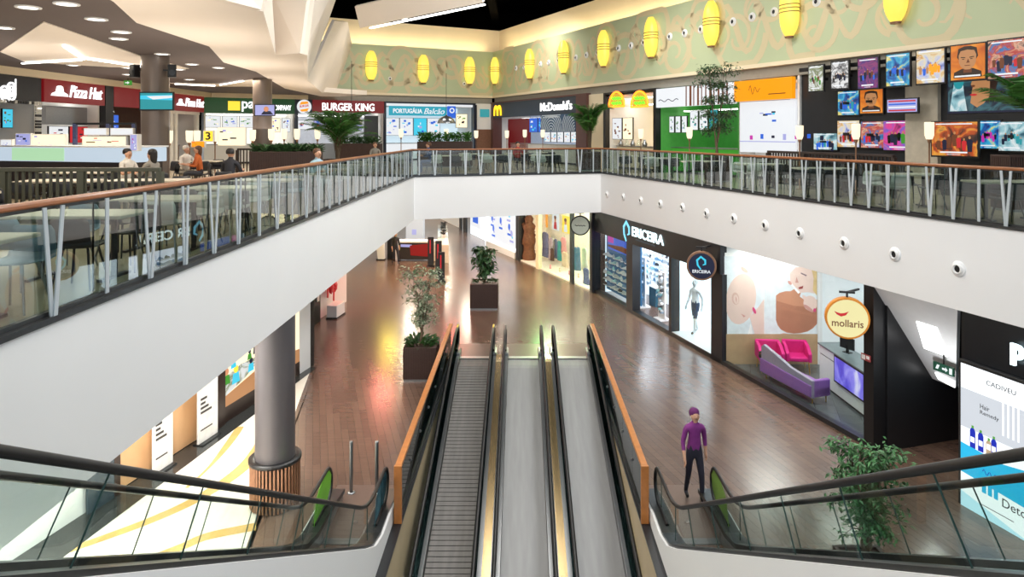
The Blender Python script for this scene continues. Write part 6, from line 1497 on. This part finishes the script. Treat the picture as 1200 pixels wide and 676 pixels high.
# ---------------------------------------------------------------- clothes shops further along
uC0, uC1 = CL.u(604.5), CL.u(693)
m = MB(); m.box(uC0-.02, uC0+.42, 0, .4, 0, SOF, 0); m.box(uC1-.12, uC1+.1, -.02, .3, 0, SOF, 0); m.box(CL.u(668), CL.u(671), -.02, .1, 0, SOF, 0); m.box(CL.u(628), CL.u(631), -.01, .2, 0, SOF, 1); struct('trim_clothes_front', m, [M_dark, M_cream], CL.pt(0), CL.th)
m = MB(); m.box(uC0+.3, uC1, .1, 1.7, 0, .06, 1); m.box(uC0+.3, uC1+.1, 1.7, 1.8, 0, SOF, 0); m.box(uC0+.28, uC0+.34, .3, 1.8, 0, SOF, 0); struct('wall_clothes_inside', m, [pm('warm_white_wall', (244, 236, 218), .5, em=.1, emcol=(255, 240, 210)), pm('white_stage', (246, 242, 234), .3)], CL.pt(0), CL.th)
for i, (a, b) in enumerate(((631, 668), (671, 692))): pane(CL, CL.u(a), CL.u(b), .06, SOF, 'glass pane of the clothes shop, %s' % ('in front of the poster row' if i == 0 else 'next to the black surf shop'))
# driftwood-like carved trunk in the corner
rng = random.Random(4); m = MB(); L_ = [(0, .33)]
m.lathe([(.34+.05*math.sin(k*1.9), k*.27) for k in range(8)]+[(.2, 2.1), (.26, 2.3), (.12, 2.5)], n=14)
for k in range(14):
    a = k*.9; z = .2+.15*k; m.lathe([(0, -.12), (.12, 0), (0, .12)], (.3*math.cos(a), .3*math.sin(a), z), 8)
o = m.build('carved_trunk', pm('carved_wood', (112, 70, 44), .6, var=.3, scale=8), None, CL.pt(CL.pu(620, -.55), -.55, 0), CL.th); tag(o, 'carved brown wooden trunk at the corner of the clothes shop', 'carving')
GAR = [pm('garment_blue_print', (96, 104, 150), .8, var=.4, scale=20), pm('garment_white', (232, 228, 222), .8), pm('garment_teal', (20, 140, 150), .8), pm('garment_rose', (226, 150, 160), .8, var=.2, scale=12), pm('garment_brown', (90, 60, 50), .8), pm('garment_sand', (222, 196, 176), .8), pm('garment_denim', (76, 116, 150), .8), pm('garment_lilac', (190, 170, 190), .8, var=.2, scale=15)]
gnm = ['blue printed', 'white', 'teal', 'rose', 'brown', 'sand', 'denim', 'lilac']
def garment(px, z0, z1, wd, k, out, label):
    t = thing('garment', label, 'garment', CL.pt(CL.pu(px, -out), -out, z0), CL.th); h = z1-z0
    vs = []; fs = []; N_ = 8
    for i, (f_, w_) in enumerate(((0, 1.0), (.3, .85), (.6, .75), (.8, .95), (.93, .9), (1, .35))):
        for j in range(N_+1):
            q = -1+2*j/N_; vs.append((q*wd/2*w_, -.05*math.cos(q*1.4)-.02*math.cos(q*9+i), f_*h))
    for i in range(5):
        for j in range(N_): fs.append((i*(N_+1)+j, i*(N_+1)+j+1, (i+1)*(N_+1)+j+1, (i+1)*(N_+1)+j))
    m = MB(); m.add(vs, fs, 0, True); o = m.build('cloth', GAR[k], t); s = o.modifiers.new('t', 'SOLIDIFY'); s.thickness = .06; s.offset = 1
    m = MB(); m.tube([(0, 0, h-.02), (0, 0, h+.06), (.03, 0, h+.1), (0, 0, h+.13)], .008, 5); m.build('hanger', M_steel, t)
for px, z0, z1, wd, k, out, w_ in ((640, .55, 2.35, .75, 0, 3.2, 'long blue printed'), (646.5, .5, 2.1, .5, 7, 3.0, 'lilac'), (650, .9, 2.0, .4, 1, 3.5, 'white'), (652.5, .7, 2.05, .3, 0, 3.4, 'narrow blue printed'), (648, .55, 1.4, .3, 4, 2.8, 'short brown'), (656.5, .7, 2.05, .34, 2, 3.1, 'teal'), (661.5, 1.2, 2.35, .55, 3, 3.3, 'rose'), (663, .45, 1.45, .6, 5, 2.9, 'sand-coloured'), (676, .5, 2.0, .3, 6, 3.0, 'grey-blue denim'), (679, .6, 2.1, .3, 6, 2.8, 'blue denim'), (686, .9, 2.3, .5, 1, 2.2, 'large white'), (688, .2, 1.2, .5, 0, 1.4, 'nearest printed')):
    garment(px, .22+(z0-.45)*.72, .22+(z1-.45)*.74, wd*1.05, k, out*.38, w_+' garment hanging in the clothes shop')
for i, (px, k, l) in enumerate(((637, ORA, 'orange'), (650, WH, 'white'), (662, YEL, 'yellow'))):
    u = CL.pu(px, -1.62); t = thing('wall_poster', '%s fashion poster in the row above the garments of the clothes shop' % l, 'poster', CL.pt(u-.4, -1.66, 1.75), CL.th); m = MB(); m.box(0, .8, 0, .03, 0, .9, k); m.disc(.4, .58, .13, .16, -.003, SKN, 12); m.slab([(.2, .05), (.6, .05), (.53, .44), (.27, .44)], -.006, -.001, [WH, RED, WH][i]); m.disc(.4, .68, .15, .1, -.008, BRN, 10); m.build('board', PAL, t)
for i in range(4):
    u = CL.pu(645+11*i, -.5-.1*i); o = MB().lathe([(.02, 0), (.05, .03), (.035, .12), (.05, .2), (0, .22)], n=8).build('bottle', [GAR[3], GAR[5]][i % 2], None, CL.pt(u, -.5-.1*i, .06), CL.th); tag(o, 'tiny ornament on the white clothes shop stage, %s from the trunk' % nth(i+1), 'ornament', 'ornaments on the stage')
# white shop beyond
uW0, uW1 = CL.u(569), CL.u(603)
m = MB(); m.box(uW0, uW1, .3, .4, 0, SOF, 0); m.box(uW0, uW1, .0, .3, 0, .35, 1); m.box(uW0-.08, uW0+.05, 0, .3, 0, SOF, 0); struct('wall_white_shop', m, [M_glowwall, M_white], CL.pt(0), CL.th)
t = thing('light_box', 'white shop window panel with blue and lilac figures, past the carved trunk', 'light box', CL.pt(uW0+.1, -.24, .5), CL.th); W2 = uW1-uW0-.2
m = MB(); art_menu(m, 0, W2, 0, 2.9, 0, 400, WH, [WH, WH], 2)
for i, (fx, fz_, c_) in enumerate(((.15, 1.7, LAV), (.15, .7, BLU), (.42, 2.2, RED), (.42, 1.3, BLU), (.7, 1.9, LAV), (.72, 1.1, BLU), (.8, .75, LAV), (.1, 1.3, BLU))):
    m.disc(W2*fx, fz_, .16, .2, -.012, c_, 9); m.disc(W2*fx+.12, fz_-.2, .1, .07, -.014, [CYN, LAV][i % 2], 7); m.box(W2*fx-.28, W2*fx+.28, -.014, -.012, fz_-.5, fz_-.38, c_)
m.build('picture', PAL, t)
m = MB(); m.box(uW0, uW1, .0, .06, SOF-.25, SOF-.15); o = m.build('ceiling_light', M_lampw, None, CL.pt(0), CL.th); tag(o, 'light strip over the white shop window past the carved trunk', 'light')
# further fronts down the corridor
FW = Fr((-7.6, 58.0), (-2.6, 44.6))
m = MB(); m.box(FW.u(548), FW.u(569), .2, .3, 0, SOF, 0); m.box(FW.u(541), FW.u(544.5), .1, .2, 0, SOF, 1); m.box(FW.u(536.5), FW.u(538.5), .1, .2, 0, SOF, 1); m.box(-6, FW.u(534), .2, .3, 0, SOF, 2); struct('wall_corridor_far', m, [M_glowwall, M_dsteel, pm('pale_shop_front', (232, 226, 214), .5, em=.3, emcol=(240, 232, 214))], FW.pt(0), FW.th)
t = thing('light_box', 'white panel with a violet ring figure and violet block, far down the corridor', 'light box', FW.pt(FW.u(549), -.15, .6), FW.th); w_ = FW.u(560)-FW.u(549)
m = MB(); m.box(0, w_, 0, .05, 0, 2.4, WH); m.ring(w_*.55, 1.6, .25, .5, -.003, LAV, 16); m.box(w_*.25, w_*.8, -.006, -.002, .3, .8, BLU); m.build('picture', PAL, t)
for i, px in enumerate((516, 524, 530)):
    t = thing('light_box', '%s small shop picture at the very end of the corridor' % nth(i+1), 'light box', P(px, 268, 66), 0); m = MB(); art_menu(m, 0, .9, 0, 1.4, 0, 420+i, [CRM, WH, ORA][i], [BRN, ORA, SKN], 6); m.build('picture', PAL, t); m = MB(); m.box(0, .9, .006, .08, -.05, 1.45); m.build('case', M_dark, t)
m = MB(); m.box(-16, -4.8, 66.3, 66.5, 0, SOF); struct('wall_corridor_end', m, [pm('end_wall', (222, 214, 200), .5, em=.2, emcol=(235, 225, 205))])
# ---------------------------------------------------------------- far kiosk
t = thing('kiosk_counter', 'white-framed kiosk counter with a dark front and a big red panel', 'counter', (-7.3, 37.3, 0))
m = MB(); m.box(.55, 2.45, .05, .7, .08, 1.0); m.build('dark_front', pm('kiosk_dark', (50, 46, 46), .4), t)
m = MB(); m.box(.4, .58, 0, .75, 0, 1.08); m.box(2.45, 2.62, 0, .75, 0, 1.08); m.box(.4, 2.62, 0, .75, 1.0, 1.1); m.build('white_frame', M_white, t, bevel=.02)
m = MB(); m.slab([(1.25, .32), (2.2, .25), (2.42, .98), (1.2, .85)], .0, .05); m.build('red_panel', glow('kiosk_red', (200, 20, 24), .3), t)
m = MB(); m.slab([(.7, .78), (1.3, .76), (1.3, .9), (.7, .92)], .02, .05); m.build('name_strip', gl, t)
t = thing('divider_screen', 'white upright panel at the end of the far kiosk, beside the balcony front', 'panel', (-7.9, 37.6, 0)); m = MB(); m.slab([(0, 0), (.35, 0), (.32, 1.1), (-.15, 1.1)], 0, .3); m.build('board', M_white, t, bevel=.01); m = MB(); m.box(-.1, .38, -.02, .32, 0, .06); m.build('foot', M_black, t)
t = thing('kiosk_cabinet', 'dark cabinet between the white panel and the counter of the far kiosk', 'cabinet', (-7.45, 37.9, 0)); m = MB(); m.box(0, .65, 0, .5, 0, 1.15); m.build('body', M_dark, t, bevel=.01)
for i in range(2): m = MB(); m.box(.03+.31*i, .3+.31*i, -.02, 0, .06, 1.08); m.build('door', M_black, t)
t = thing('kiosk_tower', 'tall white display tower behind the far kiosk counter', 'display', (-6.6, 39.0, 0)); m = MB(); m.box(0, 1.0, 0, .6, 0, 2.5); m.build('body', glow('tower_white', (240, 244, 250), .5), t, bevel=.02); m = MB(); m.box(.35, .6, -.01, 0, 1.2, 1.5); m.build('emblem', gl, t)
for i, (x, y, h, l) in enumerate(((-4.75, 35.8, 1.55, 'behind the nearest one'), (-4.15, 34.2, 1.6, 'between the others'), (-3.75, 32.0, 1.42, 'nearest to the planter'))):
    t = thing('queue_stand', 'narrow dark upright stand at the far kiosk, '+l, 'stand', (x, y, 0), .1); m = MB(); m.box(-.16, .16, -.04, .04, .06, h); m.build('panel', M_dark, t, bevel=.01); m = MB(); m.box(-.2, .2, -.16, .16, 0, .06); m.build('foot', M_black, t); m = MB(); m.box(-.06, .0, -.05, -.04, h*.45, h*.9); m.build('red_strip', gr, t)
t = thing('display_case', 'long cream showcase running away behind the dark stands', 'showcase', (-4.5, 36.6, 0), .12); m = MB(); m.box(0, .6, 0, 5.5, 0, 1.0); m.build('base', pm('cream_case', (228, 222, 208), .4), t, bevel=.02); m = MB(); m.box(.02, .58, .02, 5.48, 1.0, 1.35); m.build('glass_top', M_shopglass, t)
rng = random.Random(9)
for i in range(5):
    t = thing('plant_pot', '%s dark tuft along the top of the cream showcase' % nth(i+1), 'plant', (-4.2-.12*i, 37.0+1.0*i, 1.35)); m = MB(); m.lathe([(.09, 0), (.12, .14), (0, .14)], n=10); m.build('pot', M_white, t); m = MB()
    for k in range(26): a = rng.uniform(0, 6.3); leaf(m, (0, 0, .13), (math.cos(a)*.6, math.sin(a)*.6, rng.uniform(.4, 1)), .3, .07, rng)
    m.build('foliage', pm('dark_tuft', (48, 54, 56), .5), t)
# ---------------------------------------------------------------- shops under the long balcony
zL = lambda px, py: LL.z(px, py)
M_oak = pm('orange_oak_front', (222, 178, 132), .5, var=.08, scale=1.2)
m = MB(); m.box(-4, LL.u(365), .1, .25, 0, SOF, 0); m.box(LL.u(349), LL.u(362), -.05, .2, 0, SOF, 0); m.box(LL.u(362), LL.u(366), -.06, .3, 0, SOF, 1); m.box(-4, LL.u(128), .0, .1, 0, SOF, 0)
struct('wall_lower_long_side', m, [M_white, M_black], LL.pt(0), LL.th)
for i, (a, b) in enumerate(((128, 135), (190.5, 197), (244.5, 259))):
    m = MB(); m.box(LL.u(a), LL.u(b), -.12, .1, 0, SOF); struct('column_shop_pier_%d' % (i+1), m, [pm('dark_brown_pier', (46, 34, 30), .35)], LL.pt(0), LL.th)
for i, (a, b, l) in enumerate(((135, 190.5, 'nearer the escalator glass'), (197, 244.5, 'nearer the round column'))):
    m = MB(); m.box(LL.u(a), LL.u(b), .0, .1, 0.02, SOF); o = m.build('wooden_panel', M_oak, None, LL.pt(0), LL.th); tag(o, 'orange oak shop panel behind a white notice board, '+l, 'panel')
for i, (px, l) in enumerate(((179.5, 'with two red bars, nearer the escalator glass'), (233, 'with a small black figure, nearer the round column'))):
    u = LL.u(px); w_ = LL.u(px+11.5)-LL.u(px-11.5); t = thing('notice_board', 'white upright notice board '+l, 'notice board', LL.pt(u-w_/2, .25, 0), LL.th)
    m = MB(); m.box(0, w_, 0, .05, .03, 2.2); m.build('board', pm('board_white', (236, 238, 236), .4), t, bevel=.008); m = MB(); m.box(0, w_, -.1, .15, 0, .03); m.build('foot', M_dsteel, t)
    m = MB(); rng = random.Random(i)
    for k, (z, a, b) in enumerate(((.98, .1, .42), (.88, .1, .34), (.78, .1, .5), (.68, .1, .66), (.3, .1, .7))): m.box(w_*a, w_*b, -.004, 0, z, z+.05 if k < 4 else z+.03, 0)
    if i == 0: m.box(w_*.0, w_*.55, -.006, 0, 1.45, 1.53, 1); m.box(w_*.3, w_*.9, -.006, 0, 1.72, 1.8, 1)
    else:
        m.slab([(w_*.55, 1.4), (w_*.68, 1.4), (w_*.7, 1.75), (w_*.5, 1.75)], -.005, 0, 0); m.disc(w_*.6, 1.84, .09, .08, -.002, 0, 12); m.disc(w_*.85, 1.95, .16, .18, -.002, 0, 14); m.box(w_*.1, w_*.45, -.004, 0, 1.35, 1.6, 2)
    m.build('print', [pm('notice_ink', (60, 60, 62), .5), pm('notice_red_bar', (206, 70, 60), .5), pm('notice_grey', (170, 172, 172), .5)], t)
# large coloured poster window
ua, ub = LL.u(259), LL.u(349); t = thing('window_display', 'large colourful poster window with small figures, partly behind the lower column', 'window display', LL.pt(ua, .06, .32), LL.th); w_ = ub-ua; h_ = SOF-.35
m = MB(); m.box(0, w_, 0, .1, -.32, 0, 0); m.box(0, w_, 0, .1, 0, .06, 0); m.build('frame', pm('dark_window_frame', (44, 32, 28), .35), t)
m = MB(); m.slab([(0, .06), (w_, .06), (w_, h_), (0, h_)], .01, .05, CRM); m.slab([(0, .06), (w_, .06), (w_, .42), (w_*.5, .6), (0, .3)], .005, .01, TAN); m.slab([(0, .3), (w_*.25, .5), (w_*.5, .85), (w_*.2, .9), (0, .75)], .004, .01, P_MEA)
rng = random.Random(21)
for k in range(22):
    x, z = w_*rng.uniform(.03, .5), rng.uniform(.75, 1.7); c_ = rng.choice([RED, DBL, CYN, BRN, GRN, BLU]); s_ = rng.uniform(.08, .16)
    m.slab([(x-s_, z-s_*1.6), (x+s_, z-s_*1.6), (x+s_*.7, z), (x-s_*.7, z)], -.002-.0008*k, .004-.0008*k, c_); m.disc(x, z+s_*.6, s_*.6, s_*.6, -.001-.0008*k, rng.choice([SKN, YEL, DBL]), 12, .003)
for k in range(9):
    x, z = w_*rng.uniform(.36, .7), rng.uniform(1.0, 2.2); m.ring(x, z, .1, .22, -.004, DBL, 14); m.disc(x, z, .1, .1, -.004, LAV, 12)
m.build('picture', PAL, t)
# doorway far bottom and dark notice near the inner corner
t = thing('door_panel', 'dark glazed door seen through the escalator glass under the balcony', 'door', LL.pt(LL.u(97), .12, 0), LL.th); w_ = LL.u(128)-LL.u(97); m = MB(); m.box(0, w_, 0, .06, 0, 2.3); m.build('leaf', pm('slate_glazed_door', (52, 66, 76), .2), t, bevel=.01); m = MB(); m.tube([(w_*.85, -.06, .9), (w_*.85, -.06, 1.4)], .02, 8); m.build('handle', M_steel, t)
# the next front along, with a red bow
NX = Fr((-7.55, 25.0), (-6.9, 30.5))
m = MB(); m.box(0, NX.L-2.2, .1, .3, 0, SOF, 0); m.box(NX.u(366.5), NX.u(374), -.05, .2, 0, SOF, 1); struct('wall_lower_next', m, [M_white, M_black], NX.pt(0), NX.th)
t = thing('notice', 'small white notice on the dark pier beside the red bows', 'notice', NX.pt(NX.u(369.3), .08, .8), NX.th); m = MB(); m.box(0, .2, 0, .02, 0, .6); m.build('sheet', M_white, t); m = MB(); m.box(0, .2, -.002, .02, .7, .95); m.build('pink_card', pm('pink_card', (200, 120, 126), .5), t)
M_bow = pm('red_ribbon', (190, 16, 34), .35, em=.08, emcol=(190, 16, 34))
for i, (px, z) in enumerate(((380, 1.25), (384, 1.75), (387, 1.0), (389, 1.5))):
    t = thing('ribbon_bow', '%s big red ribbon bow in the white window past the lower column' % nth(i+1), 'bow', NX.pt(NX.u(px), .12, z), NX.th, 'red ribbon bows'); m = MB()
    for s in (-1, 1): m.lathe([(0, -.2), (.16, -.1), (.2, .08), (.12, .2), (0, .22)], (s*.18, 0, 0), 10, 0, .35)
    m.build('loops', M_bow, t); m = MB(); m.lathe([(0, -.08), (.08, 0), (0, .08)], n=8); m.slab([(-.06, -.05), (.06, -.05), (.02, -.5), (-.1, -.46)], -.04, -.02); m.build('knot', M_bow, t)
t = thing('pedestal', 'white gift pedestal below the red bows', 'pedestal', NX.pt(NX.u(382), .35, 0), NX.th); m = MB(); m.box(-.3, .5, -.2, .2, .05, .5); m.build('block', M_white, t, bevel=.02); m = MB(); m.box(-.32, .52, -.22, .22, 0, .05); m.build('plinth', M_dsteel, t)
# steel bollards by the escalator landing
for i, (px, l) in enumerate(((411.5, 'nearer the bronze column foot'), (441.5, 'nearer the wooden guard'))):
    p = G(px, 578); t = thing('bollard', 'thin steel bollard before the escalator landing, '+l, 'bollard', (p.x, p.y, .012)); MB().lathe([(.035, .015), (.035, .98), (.03, 1.0), (0, 1.0)], n=16).build('tube', M_steel, t); MB().lathe([(.08, 0), (.08, .012), (.04, .02)], n=16).build('flange', M_steel, t)
# ---------------------------------------------------------------- light of the place and added fill
def area(name, loc, size, power, col=(1, 1, 1), rot=(0, 0, 0), sy=None, shape='RECTANGLE'):
    l = bpy.data.lights.new(name, 'AREA'); l.energy = power; l.color = col; l.shape = shape; l.size = size
    if shape in ('RECTANGLE', 'ELLIPSE'): l.size_y = sy or size
    o = bpy.data.objects.new(name, l); COL.objects.link(o); o.location = loc; o.rotation_euler = rot; return o
WARM = (1, .86, .68); NEUT = (1, .96, .9); COOL = (.9, .96, 1)
# lamps in the roof of the void; tilted ones are added fill for the balcony fronts
for x, y in ((0, 6), (0, 14), (0, 22)): area('void_light', (x, y, E+6.9), 3.0, 330, NEUT)
for y in (7, 13, 19, 25): area('void_light', (4.5, y, E+6.5), 2.0, 240, COOL, (0, math.radians(42), 0))
for y in (8, 14, 20): area('void_light', (-2.5, y, E+6.5), 2.0, 170, NEUT, (0, math.radians(-42), 0))
area('void_light', (-.5, 15, E+6.5), 2.0, 220, NEUT, (math.radians(48), 0, 0))
# food-court ceiling lamps, and added upward fill to brighten the ceilings, no fixtures there
for x, y in ((-9, 9), (-10, 14), (-12, 20), (-11, 27), (-13, 32)): area('court_lamp', (x, y, ZC-.1), 1.6, 130, WARM)
for x, y, p_ in ((-6.6, 10, 50), (-7.5, 15, 60), (-9, 21, 70), (-10.5, 27, 70), (-13, 17, 55), (-14, 25, 55), (-7.5, 31, 90)): area('ceiling_fill', (x, y, E+.2), 3.2, p_, (1, .9, .8), (PI, 0, 0))
for x, y in ((7.2, 14), (6, 20), (4, 26)): area('gallery_light', (x, y, E+6.0), 1.6, 150, NEUT)
for x, y in ((0, 36), (-6, 34)): area('gallery_light', (x, y, E+6.0), 1.6, 190, NEUT, (math.radians(25), 0, 0))  # fill added to brighten the far band wall
# lower corridor ceiling
for x, y in ((-6, 12), (-6.2, 16), (-7, 9), (-7, 6.5)): area('lower_light', (x, y, SOF-.03), .8, 150, NEUT)
area('lower_light', (-5.6, 9.5, SOF-.2), .8, 260, NEUT, (0, math.radians(55), 0))  # added fill turned at the shop wall to whiten it
for x, y in ((-5, 31), (-1.5, 32.5), (-6, 37), (-3, 38), (-5, 45), (-6, 54), (1.2, 30.8)): area('corridor_lamp', (x, y, SOF-.03), .45, 165, WARM, shape='DISK')
for x, y, c in ((-6.4, 33, (1, .75, .1)), (-3.3, 33.5, (1, .12, .08)), (1.0, 31.6, (.15, 1, .2)), (-5.6, 27.5, (1, .25, .2))): area('coloured_lamp', (x, y, SOF-.04), .9, 95, c, shape='DISK')
# inside the shops of the lower floor
def inshop(fr, u, out, z, size, power, col): p = fr.pt(u, out, z); area('shop_lamp', p, size, power, col)
for px in (712, 752, 775): inshop(RL, RL.u(px), -1.2, SOF-.05, 1.2, 90, COOL)
inshop(RL, RL.u(715), -.3, SOF-.05, .4, 40, COOL); inshop(RL, RL.u(808), -.8, SOF-.05, .9, 60, COOL)
for px, o_ in ((870, -1.0), (930, -1.6), (985, -2.6)): inshop(RL, RL.u(px), o_, SOF-.05, 1.2, 60, NEUT)
for px in (640, 660, 683): inshop(CL, CL.u(px), -.8, SOF-.05, 1.2, 55, WARM)
pl_ = bpy.data.lights.new('passage_fill', 'POINT'); pl_.energy = 45; pl_.shadow_soft_size = 0  # added point fill that lightens the sloping soffit, no fixture
o = bpy.data.objects.new('passage_fill', pl_); COL.objects.link(o); o.location = RL.pt((uP0+uP1)/2+.3, -.2, 1.9)
w = bpy.data.worlds.new('world'); sc.world = w; w.use_nodes = True
w.node_tree.nodes['Background'].inputs['Color'].default_value = (.85, .93, 1, 1); w.node_tree.nodes['Background'].inputs['Strength'].default_value = 1.7
# ---------------------------------------------------------------- camera
cam = bpy.data.cameras.new('camera'); co = bpy.data.objects.new('camera', cam); COL.objects.link(co)
co.location = (0, 0, E); co.rotation_euler = (PI/2, 0, 0)
cam.sensor_width = 36; cam.sensor_fit = 'HORIZONTAL'; cam.lens = 36*FOC/1200
cam.shift_x = -(CX-600)/1200; cam.shift_y = -(338-CY)/1200; cam.clip_start = .05; cam.clip_end = 300
sc.camera = co
sc.view_settings.view_transform = 'Standard'; sc.view_settings.look = 'None'; sc.view_settings.gamma = 1; sc.view_settings.use_curve_mapping = False
sc.view_settings.exposure = 0.0
sc.cycles.max_bounces = 8; sc.cycles.diffuse_bounces = 4; sc.cycles.glossy_bounces = 4; sc.cycles.transmission_bounces = 4; sc.cycles.transparent_max_bounces = 24
sc.cycles.use_denoising = True; sc.cycles.sample_clamp_indirect = 6.0; sc.cycles.caustics_reflective = False; sc.cycles.caustics_refractive = False
